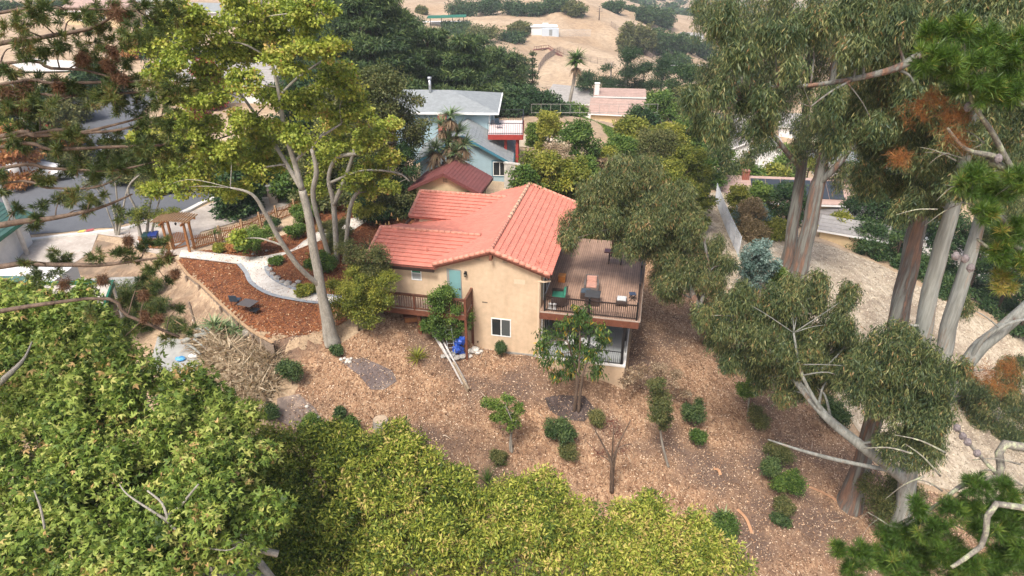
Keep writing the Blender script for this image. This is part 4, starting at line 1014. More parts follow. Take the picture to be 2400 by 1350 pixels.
for px,py,r_ in [(1103,826,.25),(1113,824,.32),(1100,838,.2),(1120,830,.2),(1128,826,.14)]:
    rock('white_rock','chalky white rock against the foundation by the balcony post',gv(px,py,.05),r_,M_prock,'rock','white rocks by the foundation')
for px,py,r_ in [(455,752,.12),(765,795,.14),(790,797,.15),(775,800,.1),(720,955,.12),(745,980,.14),(1745,590,.2)]:
    rock('loose_stone','loose pale stone lying on the ground',gv(px,py,.03),r_,M_prock,'stone','loose pale stones')
# poles, beam, ladder, tarp under the balcony
M_pole=plain('grey_white_pipe',(.52,.49,.46),.6,.2,5)
for k_,(a,b_,lab) in enumerate([((985,735),(1085,905),'long pale pole on the left of the leaning poles'),((998,745),(1092,900),'long pale pole in the middle of the leaning poles'),((1012,790),(1094,905),'shorter pale pole on the right of the leaning poles')]):
    p=gv(*b_,.12); q=gv(*a,.9 if k_<2 else .4); m=MB(); md=p.lerp(q,.5)-Vector((0,0,.12)); m.tube([Vector((0,0,0)),md-p,q-p],.065,8); o=m.build('long_pole',M_pole); o.location=p; tag(o,lab,'pole','pale poles leaning down the slope')
p=gv(1098,922,.15); q=gv(1062,862,.3); m=MB(); m.beam((0,0,.05),q-p,.12,.36); o=m.build('timber_beam',plain('old_timber',(.33,.26,.18),.85,.3,5)); o.location=p; tag(o,'heavy old timber beam lying at the lower end of the poles','beam')
p=gv(1060,838); r=empty('ladder',p,'aluminium extension ladder leaning under the balcony','ladder'); tp_=gv(1046,835,2.6)-p+Vector((0,.9,0)); M_alu=plain('aluminium',(.55,.57,.58),.35,.1,6,metal=.6,bmp=0)
for s in (-.2,.2): m=MB(); m.beam((s,0,.05),tp_+Vector((s,0,0)),.03,.07); m.build('side_rail',M_alu,r)
m=MB()
for i in range(1,10): c=tp_*(i/10); m.beam(c+Vector((-.2,0,.05)),c+Vector((.2,0,.05)),.03,.03)
m.build('rungs',M_alu,r)
o=MB(); [o.sphere((random.uniform(-.25,.25),random.uniform(-.15,.15),z),.28,8,6,.28,(1,.7,1.1)) for z in (.25,.5,.8,1.05)]; o=o.build('blue_tarp',plain('blue_tarp',(.02,.08,.42),.45,.25,5)); o.location=gv(1078,832); tag(o,'crumpled bright blue tarp bundle beside the balcony post','tarp')
o=MB(); o.sphere((0,0,.1),.25,9,6,.2,(1.2,.8,.5)); o=o.build('blue_bag',plain('sky_blue_plastic',(.08,.32,.62),.4,.15,5)); o.location=gv(425,847,.1); tag(o,'light blue plastic bag on the concrete pad','bag')
o=MB(); o.sphere((0,0,.1),.25,9,6,.2,(1.2,.7,.5)); o=o.build('white_bag',M_whitepvc); o.location=gv(455,841,.1); tag(o,'white plastic bag beside the brush pile','bag')
# logs under the balcony
for px,py,lab in ((965,752,'reddish wooden crate under the balcony boards'),):
    r=empty('wood_crate',gv(px,py),lab,'crate',.3); m=MB(); m.box(-.5,.5,-.3,.3,0,.5); m.build('body',M_redwood,r,.02); m=MB(); m.box(-.45,.45,-.32,-.3,.1,.4); m.build('panel',M_cedar,r)
# stumps
for px,py,rr,hh,lab in ((893,1000,.42,.5,'wide pale-topped stump beside the tree crowns'),(915,1012,.26,.45,'narrow splintered stump right behind the wide stump')):
    r=empty('tree_stump',gv(px,py),lab,'stump'); m=MB(); m.tube([(0,0,-.3),(0,0,.05),(0,0,hh)],[rr*1.35,rr*1.1,rr*.95],12); m.build('trunk',B_grey,r); m=MB(); m.tube([(0,0,hh+.002),(0,0,hh+.012)],rr*.9,12); m.build('cut_face',plain('cut_wood',(.50,.38,.26),.9,.2,8),r)
# brush pile
bp=[tuple(gp(*p)[:2]) for p in [(440,775),(520,775),(600,800),(660,830),(650,900),(610,960),(540,930),(500,880),(470,840)]]
xs=np.array(bp); Q,V=[],[]
def pile(n_,mat_v,size,wr,zmax,poly):
    P=np.array(poly); x=RG.uniform(P[:,0].min(),P[:,0].max(),n_*3); y=RG.uniform(P[:,1].min(),P[:,1].max(),n_*3); s=sdist(poly,x,y); k=s>0; x,y,s=x[k][:n_],y[k][:n_],s[k][:n_]
    hgt=np.minimum(s*.8,zmax)*(.7+.3*np.sin(x*3)*np.cos(y*2.3)); z=T(x,y)+.05+hgt*RG.random(len(x))**.4
    d=_nrm(_unit(len(x))*np.array([1,1,.6])); L=size*(.5+RG.random(len(x))); q,_=leaf_geo(np.c_[x,y,z],d,_unit(len(x)),L,L*wr,'leaf',.1); return q,np.clip(mat_v+RG.normal(0,.2,len(x)),0,1)
for a in (pile(9000,.8,.34,.4,1.2,bp),pile(7000,.35,.16,.3,.8,bp),pile(3500,.6,1.2,.035,1.5,bp)): Q.append(a[0]);V.append(a[1])
tag(leaf_object('brush_pile',np.concatenate(Q),np.concatenate(V),M_dry,None,(0,0,0)),'heap of dead pale leaves and twigs below the red bark',kind='stuff')
bp2=[tuple(gp(*p)[:2]) for p in [(560,820),(620,830),(650,880),(620,900),(580,860)]]
a=pile(5000,.35,.16,.35,.5,bp2); tag(leaf_object('dry_fern_heap',a[0],a[1],M_orange,None,(0,0,0)),'rust-coloured dead fern heap at the right of the brush pile',kind='stuff')
for k_,(a,b_,r_,lab) in enumerate([((430,815),(500,800),.16,'thick cut log lying across the brush pile edge'),((455,780),(495,805),.09,'cut limb leaning on the top of the brush pile'),((470,778),(505,800),.08,'slender cut limb on the top of the brush pile'),((440,820),(475,850),.09,'pale cut limb pointing at the white bag'),((445,800),(490,840),.07,'crooked cut limb in the middle of the brush pile'),((478,800),(530,850),.05,'thin crooked branch on the brush pile')]):
    p=gv(*a,.4);q=gv(*b_,.6); m=MB(); m.tube([(0,0,0),(q-p)*.5+Vector((0,0,.1)),q-p],[r_,r_*.9,r_*.75],8); o=m.build('cut_log',B_pale); o.location=p; tag(o,lab,'log','cut logs on the brush pile')
# agaves and grass clumps
rosette_plant('aloe_plant','large spiky grey-green aloe on top of the brush pile',gv(508,795,.4),[((0,0,.5),50,.9,.12,.7,.6),((.6,-.1,.4),44,.85,.11,.7,.6),((1.2,-.3,.35),44,.8,.11,.6,.55),((1.8,-.2,.2),30,.7,.1,.6,.6)],M_agave,'aloe')
rosette_plant('agave_plant','spiky yellow-edged agave at the lower right of the slope',gv(1695,1222),[((0,0,.1),26,.95,.13,.6,.6)],M_agave,'agave')
rosette_plant('grass_clump','upright dark green grass clump above the yellow crowns',gv(1140,1135),[((0,0,0),90,1.0,.03,2.2,.4)],M_green,'grass clump')
rosette_plant('grass_clump','small green grass tuft on the slope just below the bright sapling',gv(1172,1092),[((0,0,0),60,.6,.03,1.5,.4)],M_green,'grass clump')
rosette_plant('grass_clump','yellowish flax clump left of the leaning poles',gv(978,842),[((0,0,0),90,.9,.06,1.1,.7)],M_yel,'flax')
rosette_plant('palm_seedling','small spiky palm in front of the picket fence',gv(508,575),[((0,0,.9),40,.7,.05,.8,.4)],M_green,'palm',stem=[([(0,0,0),(0,0,.9)],.06)])
rosette_plant('strappy_plant','strappy dark-leaved clump in the bark garden behind the front wing',gv(930,508),[((0,0,0),80,1.1,.07,.8,.3),((-.7,.2,0),70,1.0,.07,.8,.3),((.6,.1,0),60,1.0,.07,.8,.3)],M_dark,'plant')
rosette_plant('strappy_plant','strappy dark clump at the tip of the front wing roof',gv(870,600),[((0,0,0),70,1.3,.09,1.0,.4)],M_dark,'plant')
q=([],[])
p=stand(1155,50); rosette_plant('yucca_clump','bright green spiky yucca clump between the shed and the main roof',p,[((0,0,1.6),90,1.2,.08,.8,.65),((1.3,.3,1.3),90,1.1,.08,.8,.6),((2.3,0,1.1),80,1.0,.08,.8,.65),((-.6,.6,1.2),60,1.0,.08,.8,.5)],M_green,'yucca',stem=[([(0,0,0),(0,0,1.6)],.12),([(1.3,.3,0),(1.3,.3,1.3)],.12),([(2.3,0,0),(2.3,0,1.1)],.12)])
# trumpet flowers
r=None
for i in range(8):
    p=gv(885+i*7,545-(i%3)*8,random.uniform(.5,1.1)); m=MB(); m.lathe((0,0,-.26),[(.12,0),(.05,.08),(.025,.26)],7); o=m.build('trumpet_flower',plain('peach_petal',(.65,.38,.14),.7,.1)); o.location=p; tag(o,'peach trumpet flower hanging below the lime-green bush','flower','trumpet flowers on the lime-green bush')
# bark strips on the slope
for a,b_,lab in [((1728,1195),(1762,1252),'long curl of orange bark right of the agave'),((1895,1142),(1990,1198),'long orange bark strip near the shaggy trunk'),((1672,1100),(1688,1115),'short bark strip in the middle of the right slope')]:
    p=gv(*a,.06);q=gv(*b_,.06); m=MB(); pr=smooth_path([(0,0,0),(q-p)*.5+Vector((.12,.1,.05)),q-p],5)
    for u,v in zip(pr[:-1],pr[1:]): m.beam(u,v,.16,.02)
    o=m.build('bark_strip',plain('orange_bark',(.48,.26,.14),.9,.2)); o.location=p; tag(o,lab,'bark strip','fallen eucalyptus bark')
# chain-link fence by the dry slope
def chain_mat():
    m,nt,b=new_mat('chain_link'); co=coords(nt,(1,1,1),'Object',(0,0,0)); b.inputs['Base Color'].default_value=(.60,.63,.66,1); b.inputs['Roughness'].default_value=.5
    return m
fr_=[gv(x,y) for x,y in ((1676,470),(1683,490),(1690,510),(1699,533),(1708,555),(1718,578),(1730,602))]
root=empty('chain_link_fence',fr_[0],'grey chain-link fence running down beside the dry path','fence'); M_chain=chain_mat()
m=MB()
for i in range(6):
    a,b_=fr_[i]-fr_[0],fr_[i+1]-fr_[0]; L=(b_-a).length; n_=int(L/.22)
    for j in range(n_):
        for s in (0,1):
            t0=j/n_; t1=(j+1)/n_
            for k_ in range(8):
                z0=.1+k_*.22; z1=z0+.22
                m.beam(a.lerp(b_,t0)+Vector((0,0,z0 if s else z1)),a.lerp(b_,t1)+Vector((0,0,z1 if s else z0)),.02,.02)
m.build('mesh',M_chain,root)
for q in fr_: m=MB(); m.tube([q-fr_[0],q-fr_[0]+Vector((0,0,2.0))],.035,6); m.build('post',M_chain,root)
m=MB(); m.tube([q-fr_[0]+Vector((0,0,1.95)) for q in fr_],.025,6); m.build('top_rail',M_chain,root)
# brick pillar, low wall
def brickm(): return paver_mat('red_brick',(.34,.10,.06),(.26,.075,.045),(.35,.30,.26),.22,.075,.01)
M_brick=brickm()
r=empty('brick_pillar',gv(643,474),'red brick pillar with cap beside the low driveway wall','pillar',.1); m=MB(); m.box(-.38,.38,-.38,.38,0,1.5); m.build('shaft',M_brick,r); m=MB(); m.box(-.45,.45,-.45,.45,1.5,1.6); m.build('cap',M_conc,r)
r=empty('brick_wall',gv(672,466),'red brick garden wall right of the brick pillar','wall',.05); m=MB(); m.box(-.6,2.6,-.15,.15,0,1.4); m.build('body',M_brick,r); m=MB(); m.box(-.65,2.65,-.2,.2,1.4,1.48); m.build('coping',M_brick,r)
p=gv(560,478); q=gv(632,478); m=MB(); m.beam(Vector((0,0,.25)),q-p+Vector((0,0,.25)),.3,.5); m.beam(Vector((0,0,.54)),q-p+Vector((0,0,.54)),.36,.06); o=m.build('low_wall',plain('pale_wall',(.55,.53,.50),.85,.1)); o.location=p; tag(o,'low pale concrete wall left of the brick pillar','wall')
# utility poles at the left
M_upole=plain('pale_pole',(.60,.58,.56),.7,.15,3)
def pole(label,px,Y,top,r_=.16,lean=0,arms=True,mat=None,group=None,arm_a=0.3):
    p=stand(px,Y); h=h_to(p,top); root=empty('utility_pole',p,label,'utility pole',arm_a,group)
    m=MB(); m.tube([(0,0,-.5),(lean*.5,0,h*.5),(lean,0,h)],[r_,r_*.85,r_*.7],9); m.build('shaft',mat or M_upole,root)
    if arms:
        for z in (h-.5,h-1.3):
            m=MB(); m.beam((lean-1.2,0,z),(lean+1.2,0,z),.1,.12); m.build('crossarm',mat or M_upole,root)
            for x in (-1.1,-.6,.6,1.1): m2=MB(); m2.lathe((lean+x,0,z+.06),[(.05,0),(.05,.12),(.02,.16)],6); m2.build('insulator',M_conc,root)
    return root
pole('tall pale utility pole at the left edge of the street',66,46,95,.17,-.6)
r=pole('shorter pale pole with a lamp top behind the tall leaning pole',78,70,146,.16,0,False)
M_wpole=plain('brown_pole',(.10,.075,.06),.8,.2)
pole('dark utility pole on the crest of the golden hill',1404,285,18,.22,0,True,M_wpole,'poles on the golden hill')
pole('small dark utility pole at the right of the golden hill',1540,200,130,.2,0,True,M_wpole,'poles on the golden hill')
pole('utility pole with crossarms below the golden hill, left one',1640,150,148,.14,0,True,M_wpole,'poles below the golden hill')
pole('utility pole with crossarms below the golden hill, right one',1716,140,142,.16,0,True,M_wpole,'poles below the golden hill')
for k_,(dz) in enumerate((-.4,-.45)):
    a=stand(1640,150); a.z+=h_to(a,148)+dz; b_=stand(1716,140); b_.z+=h_to(b_,142)+dz; c_=stand(1480,200); c_.z+=6
    m=MB(); off=Vector((k_*1.6-.8,0,0)); m.tube([c_+off-a,(c_-a)*.5+Vector((0,0,-1.5))+off,off,(b_-a)*.5+off+Vector((0,0,-.6)),b_-a+off],.035,4); o=m.build('power_line',plain('wire_grey',(.45,.47,.5),.5,.05,bmp=0)); o.location=a; tag(o,'pale power line sagging between the poles below the golden hill','power line','power lines')
# cars
def car(label,p,rz,col,name='parked_car',L=4.6,Wd=1.85,Hh=1.6,group='cars parked along the street'):
    r=empty(name,p,label,'car',rz,group); pm=bpy.data.materials.new('car_paint'); pm.use_nodes=True; b=pm.node_tree.nodes['Principled BSDF']; b.inputs['Base Color'].default_value=(*col,1); b.inputs['Roughness'].default_value=.3; b.inputs['Coat Weight'].default_value=.5
    prof=[(-L/2,.35),(-L/2,.85),(-L*.42,.98),(-L*.22,1.02),(L*.36,1.02),(L*.47,.9),(L/2,.7),(L/2,.35)]; m=MB(); n_=len(prof)
    V=[];w=[.92,.98,1,1,1,.98,.94,.9]
    for s in (-1,1): V += [(x,s*Wd/2*w[i],z) for i,(x,z) in enumerate(prof)]
    m.add(V,[tuple(range(n_)),tuple(reversed(range(n_,2*n_)))]+[(i,n_+i,n_+(i+1)%n_,(i+1)%n_) for i in range(n_)]); body=m.build('body',pm,r,.06)
    m=MB(); a=[(-L*.40,1.0),(-L*.33,Hh-.05),(L*.05,Hh),(L*.25,1.02)]; V=[]
    for s in (-1,1): V += [(x,s*Wd/2*(.92 if i in(0,3) else .74),z) for i,(x,z) in enumerate(a)]
    m.add(V,[(0,1,2,3),(7,6,5,4),(0,4,5,1),(1,5,6,2),(2,6,7,3)]); m.build('windows',M_glass,r)
    m=MB(); m.box(-L*.31,L*.05,-Wd/2*.74,Wd/2*.74,Hh-.04,Hh+.03); m.build('roof',pm,r,.03)
    for sx in (-.31,.31):
        for s in (-1,1):
            m=MB(); m.tube([(sx*L,s*Wd/2*.86,.33),(sx*L,s*Wd/2*1.01,.33)],.33,14); wo=m.build('wheel',M_black,r); m=MB(); m.tube([(sx*L,s*Wd/2*1.01,.33),(sx*L,s*Wd/2*1.02,.33)],.19,10); m.build('rim',M_alu,wo)
    for s in (-.6,.6):
        m=MB(); m.box(L/2-.03,L/2+.01,s-.16,s+.16,.62,.76); m.build('headlight',M_whitepvc,r); m=MB(); m.box(-L/2-.01,-L/2+.03,s-.14,s+.14,.72,.85); m.build('tail_light',M_redwood,r)
    return r
car('white car parked on the street beyond the red shrubs',stand(262,68),-.9,(.75,.76,.78))
car('dark car parked in front of the white car',stand(300,63),-.9,(.03,.03,.035))
car('metallic blue car at the left edge of the street',gp(15,428),.25,(.04,.14,.38))
car('black car half hidden behind the conifer at the drive corner',stand(425,57),.2,(.02,.02,.022))
car('silver car at the top of the street behind the branches',stand(100,84),.1,(.5,.52,.55))
r=empty('covered_boat',gp(85,425),'boat on a trailer under a white cover beside the blue car','boat',.12); m=MB()
n_=9; V=[]
for i in range(n_):
    t=i/(n_-1); w_=1.1*math.sin(PI*(.12+.80*(1-t))**.8)**.7; x=-2.9+5.8*t
    V += [(x,-w_,.95),(x,-w_*.75,.45),(x,0,.3),(x,w_*.75,.45),(x,w_,.95)]
F_=[(i*5+j,i*5+j+1,(i+1)*5+j+1,(i+1)*5+j) for i in range(n_-1) for j in range(4)]; m.add(V,F_,True); m.build('hull',M_whitepvc,r)
m=MB(); V=[]
for i in range(n_):
    t=i/(n_-1); w_=1.14*math.sin(PI*(.12+.80*(1-t))**.8)**.7; x=-2.95+5.9*t; V += [(x,-w_,.9),(x,-w_*.5,1.3+.35*math.sin(PI*t)),(x,0,1.45+.55*math.sin(PI*t)),(x,w_*.5,1.3+.35*math.sin(PI*t)),(x,w_,.9)]
m.add(V,F_,True); m.build('cover',plain('white_canvas',(.72,.71,.69),.8,.05,3),r)
m=MB(); m.beam((-3,0,.3),(3.6,0,.3),.1,.1); m.tube([(-.5,-1,.3),(-.5,1,.3)],.05,6); m.build('trailer',M_alu,r)
for s in (-1,1): m=MB(); m.tube([(-.5,s*1.0,.32),(-.5,s*1.18,.32)],.32,12); m.build('wheel',M_black,r)
o=MB(); o.box(-.25,.25,-.2,.2,0,.7); o.box(-.3,.3,-.25,.25,.7,.75); o=o.build('water_cooler',plain('blue_white_box',(.25,.38,.5),.5,.2)); o.location=gv(128,655); tag(o,'pale blue box by the concrete strip near the green-edged roof','box')
# kerb paint
for a,b_,c_,lab in [((190,545),(205,543),(.65,.52,.12),'yellow'),((208,543),(225,540),(.45,.10,.10),'red')]:
    p=gp(*a);q=gp(*b_); m=MB(); m.beam(Vector((p.x,p.y-.24,tz(p.x,p.y)+.19)),Vector((q.x,q.y-.24,tz(q.x,q.y)+.19)),.4,.03); tag(m.build('kerb_paint',plain('kerb_'+lab,c_,.8)),kind='structure')
# ------------------------------------------------------------------ other buildings
M_shingle=roofmat('grey_shingle',(.24,.26,.265),(.17,.18,.185)); M_redshingle=roofmat('maroon_shingle',(.17,.055,.05),(.26,.10,.085)); M_greensh=roofmat('green_shingle',(.05,.12,.10),(.09,.16,.14)); M_brownsh=roofmat('brown_shingle',(.36,.25,.21),(.28,.20,.17)); M_palesh=roofmat('pale_shingle',(.29,.275,.26),(.22,.21,.20)); M_darksh=roofmat('dark_shingle',(.17,.16,.155),(.24,.21,.20))
M_bluew=plain('light_blue_stucco',(.35,.48,.53),.9,.05,3); M_bluetrim=plain('teal_trim',(.05,.19,.26),.6,.05); M_white=plain('white_wall',(.72,.71,.69),.85,.06,3); M_greentrim=plain('green_trim',(.01,.13,.075),.5,.1); M_redp=plain('red_paint',(.36,.045,.035),.6,.12); M_cream=plain('cream_wall',(.58,.45,.27),.9,.06,3); M_greyw=plain('grey_blue_wall',(.50,.55,.60),.9,.05)
def win_part(par,x0,x1,z0,z1,y,tr=M_whitepvc,split=True):
    m=MB(); f=.07
    for q in ((x0,x1,z0,z0+f),(x0,x1,z1-f,z1),(x0,x0+f,z0+f,z1-f),(x1-f,x1,z0+f,z1-f)): m.box(q[0],q[1],y-.05,y,q[2],q[3])
    if split: xm=(x0+x1)/2; m.box(xm-.03,xm+.03,y-.045,y,z0+f,z1-f)
    w_=m.build('window',tr,par); m=MB(); m.box(x0+f,x1-f,y-.02,y-.005,z0+f,z1-f); m.build('pane',M_glass,w_); return w_
def gable_house(name,label,p,rz,W,D,he,ha,wall,roofm,ov=.4,group=None,cat='house',trim=None,wins=(),door=None,front=True,chimney=None,z0=-1.5,course=.6):
    """x across the gable front, y back; eave height he, apex ha. front=True: gable faces -y"""
    r=empty(name,p,label,cat,rz,group); m=MB()
    if front:
        poly=[(-W/2,z0),(W/2,z0),(W/2,he),(0,ha),(-W/2,he)]; n_=5
        m.add([(x,0,z) for x,z in poly]+[(x,D,z) for x,z in poly],[tuple(range(n_)),tuple(reversed(range(n_,10)))]+[(i,5+i,5+(i+1)%5,(i+1)%5) for i in range(5)])
    else:
        poly=[(0,z0),(D,z0),(D,he),(D/2,ha),(0,he)]
        m.add([(-W/2,y,z) for y,z in poly]+[(W/2,y,z) for y,z in poly],[tuple(reversed(range(5))),tuple(range(5,10))]+[((i+1)%5,5+(i+1)%5,5+i,i) for i in range(5)])
    m.build('wall',wall,r)
    half=(W if front else D)/2; s=(ha-he)/half; th=.16; ro=None
    for sg in (-1,1):
        m=MB()
        if front:
            a=(0,-ov,ha+.12); b_=(0,D+ov,ha+.12); c_=(sg*(half+ov),D+ov,he-s*ov+.12); d_=(sg*(half+ov),-ov,he-s*ov+.12)
        else:
            a=(-W/2-ov,D/2,ha+.12); b_=(W/2+ov,D/2,ha+.12); y=D/2+sg*(half+ov); c_=(W/2+ov,y,he-s*ov+.12); d_=(-W/2-ov,y,he-s*ov+.12)
        q=[Vector(v) for v in (a,b_,c_,d_)]
        if (q[1]-q[0]).cross(q[3]-q[0]).z<0: q=[q[0],q[3],q[2],q[1]]
        # courses
        m.slab(*q,th)
        A_=(Vector(b_)-Vector(a)); Dn=(Vector(d_)-Vector(a)); k_=max(2,int(Dn.length/course)); nn=A_.cross(Dn).normalized(); nn=nn if nn.z>0 else -nn
        for i in range(1,k_):
            c0=Vector(a)+Dn*(i/k_); m.beam(c0+nn*.012,c0+A_+nn*.012,.03,.03)
        o=m.build('roof',roofm,r if ro is None else ro); ro=ro or o
    m=MB()
    if front:
        for sg in (-1,1): m.beam((0,-ov-.03,ha-.02),(sg*(half+ov),-ov-.03,he-s*ov-.02),.04,.22); m.beam((sg*(half+ov+.03),-ov,he-s*ov-.03),(sg*(half+ov+.03),D+ov,he-s*ov-.03),.05,.2)
    else:
        for yy_ in (D/2-half-ov-.03,D/2+half+ov+.03): m.beam((-W/2-ov,yy_,he-s*ov-.03),(W/2+ov,yy_,he-s*ov-.03),.05,.2)
    m.build('fascia',trim or M_whitepvc,ro)
    for w_ in wins: win_part(r,*w_,0.0)
    if door: m=MB(); m.box(door[0],door[1],-.05,.0,door[2],door[3]); m.build('door',door[4] if len(door)>4 else M_darksh,r)
    if chimney: x,y,h_,mt=chimney; m=MB(); m.box(x-.4,x+.4,y-.4,y+.4,he-1,h_); m.box(x-.46,x+.46,y-.46,y+.46,h_,h_+.1); m.build('chimney',mt,ro)
    return r
# shed behind the rear wing
sp_=hw(-9.8,13.0,0); sp_.z=3.2
shed=gable_house('garden_shed','small cream shed with a maroon shingle roof behind the tan house',sp_,-HY,4.9,3.2,2.8,4.0,M_cream,M_redshingle,.45,None,'shed',plain('maroon_trim',(.13,.04,.035),.7,.1),(),None,course=.25)
m=MB()
for a in (-.12,0,.12): m.box(a-.02,a+.02,-.02,0,3.2,3.55)
for z in (3.3,3.45): m.box(-.18,.18,-.025,0,z,z+.03)
m.build('gable_vent',M_slot,shed)
# blue house
Pb=aty(1085,430,60); pr=aty(1190,372,60); pl=aty(983,374,60); ap=aty(1088,316,60)
Wb=(pr.x-pl.x); bz=tz(Pb.x,60)-.3; he=pl.z-bz; ha=ap.z-bz
bh=gable_house('blue_house','light blue two-storey house with grey shingle roofs and red deck',Vector(((pl.x+pr.x)/2,60,bz)),-.03,Wb,9,he,ha,M_bluew,M_shingle,.5,None,'house',M_bluetrim,((Wb/2-1.35,Wb/2-.1,he-1.5,he-.15),),(-Wb/2+2.0,-Wb/2+2.6,he-2.6,he-.2,M_black),course=.35)
wp=[o for o in bh.children if o.name.startswith('window')]
m=MB(); x0,x1,z0,z1=Wb/2-1.35,Wb/2-.1,he-1.5,he-.15
for q in ((x0-.1,x1+.1,z0-.1,z0),(x0-.1,x1+.1,z1,z1+.1),(x0-.1,x0,z0,z1),(x1,x1+.1,z0,z1)): m.box(q[0],q[1],-.03,0,q[2],q[3])
m.build('window_trim',M_bluetrim,bh)
L0=bh.location
def loc60(px,py,Y): return aty(px,py,Y)-L0
e_r=loc60(1163,264,65); e_l=loc60(905,268,65); rb=loc60(1052,209,70); rl=loc60(930,209,70)
zw=e_r.z; x1=e_r.x; x0=e_l.x
m=MB(); m.box(x0+.5,x1-.75,5.6,13.5,-1,zw-.05); m.build('upper_wall',M_bluew,bh)
m=MB(); y0,y1=5.0,14.2; zr_=rb.z; xr=rb.x; xl=x0-3
th=.18
def ref(m,pts): 
    pts=[Vector(p) for p in pts]; n_=len(pts); m.add(pts+[p-Vector((0,0,th)) for p in pts],[tuple(range(n_)),tuple(reversed(range(n_,2*n_)))]+[(i,n_+i,n_+(i+1)%n_,(i+1)%n_) for i in range(n_)])
ym=(y0+y1)/2
ref(m,[(xl,y0,zw),(x1,y0,zw),(xr,ym,zr_),(xl,ym,zr_)]); ref(m,[(x1,y1,zw),(xl,y1,zw),(xl,ym,zr_),(xr,ym,zr_)]); ref(m,[(x1,y0,zw),(x1,y1,zw),(xr,ym,zr_)])
ur=m.build('upper_roof',M_shingle,bh)
m=MB(); m.box(xl,x1+.1,y0-.12,y0,zw-.18,zw); m.box(x1,x1+.12,y0,y1,zw-.18,zw); m.tube([(x1-.85,y0+.6,zw-.2),(x1-.85,y0+.55,zw-3)],.05,6); m.build('gutter',M_whitepvc,ur)
m=MB(); fx=(aty(998,205,68)-L0); m.tube([(fx.x,ym-.6,zr_-.3),(fx.x,ym-.6,zr_+1.2)],.13,10); m.tube([(fx.x,ym-.6,zr_+1.15),(fx.x,ym-.6,zr_+1.35)],.2,10); m.build('flue',M_alu,ur)
for px in (1033,963): q=loc60(px,220,67); m=MB(); m.box(q.x-.4,q.x+.4,7.0,7.5,zr_-1.35,zr_-1.05); m.build('roof_vent',M_whitepvc,ur)
q=loc60(1030,285,62); m=MB(); m.box(q.x-.4,q.x+.4,3.2,4.0,he,ha+.9); m.build('chimney',M_brick,bh)
# its red deck
a=loc60(1142,315,62); b_=loc60(1223,315,62); zf=a.z
m=MB(); m.box(a.x,b_.x,2.0,7.5,zf-.08,zf); bd=m.build('deck',plain('pale_deck',(.66,.55,.53),.8,.08),bh)
m=MB(); m.box(a.x,b_.x,1.9,1.98,zf-.45,zf); m.box(b_.x,b_.x+.08,1.98,7.5,zf-.45,zf); m.build('rim_joist',M_redp,bd)
for x,y in ((b_.x-.5,2.3),(b_.x-.5,6.5),(a.x+1.4,5.5),(a.x+1.6,2.6)):
    m=MB(); m.box(x-.12,x+.12,y-.12,y+.12,-2.5,zf-.1); m.build('post',M_redp,bd)
m=MB(); m.beam((a.x,2.0,zf+1.05),(b_.x,2.0,zf+1.05),.06,.05); m.beam((b_.x,2.0,zf+1.05),(b_.x,7.5,zf+1.05),.06,.05); m.beam((a.x+.5,7.4,zf+1.05),(b_.x,7.4,zf+1.05),.06,.05)
m.beam((a.x,2.0,zf+.12),(b_.x,2.0,zf+.12),.04,.04); m.beam((b_.x,2.0,zf+.12),(b_.x,7.5,zf+.12),.04,.04); m.build('rail',M_black,bd)
m=MB(); x=a.x
while x<b_.x: m.box(x-.012,x+.012,1.99,2.01,zf,zf+1.05); m.box(x-.012,x+.012,7.39,7.41,zf,zf+1.05); x+=.17
y=2.1
while y<7.4: m.box(b_.x-.012,b_.x+.012,y-.012,y+.012,zf,zf+1.05); y+=.17
m.build('baluster',M_black,bd)['kind']='stuff'
r=mchair('deck_chair','small dark metal chair on the red-edged deck of the blue house',L0+Vector((a.x+1.0,4.2,zf)),.5)
# block wall and railing by the blue house
p=stand(1205,58); m=MB(); m.box(-.9,1.2,-.15,.15,-1,2.4); m.box(-.95,1.25,-.2,.2,2.4,2.5); o=m.build('block_wall',plain('chipped_plaster',(.50,.47,.42),.9,.3,2.5)); o.location=p; o.rotation_euler=(0,0,-.4); tag(o,'chipped pale block wall at the right of the blue house','wall')
# cordyline
p=stand(1058,54.5); hc=h_to(p,262); hd=[];st=[([(0,0,-.3),(.1,0,hc*.35),(0,0,hc*.55)],.28)]
for x,z in ((-.9,.62),(.2,.97),(-.35,.83),(.65,.78),(1.1,.66),(.0,.68),(-1.2,.52),(.9,.46),(.45,.57),(.9,.33)):
    hd.append(((x*1.15,random.uniform(-.5,.5),hc*z),110,1.25,.11,.6,.5)); st.append(([(0,0,hc*.35),(x*.6,0,hc*z*.8),(x*1.1,0,hc*z)],.11))
cr=rosette_plant('cordyline_tree','shaggy cordyline with brown-tinged spiky heads in front of the blue house',p,hd,M_agave,'tree',None,st)
q=([],[])
for c_,*_ in hd[:9]: rosette(q,Vector(c_)+p-Vector((0,0,.3)),110,1.1,.09,-.6,.35)
leaf_object('dead_leaves',np.concatenate(q[0]),np.concatenate(q[1]),M_dry,cr,p)
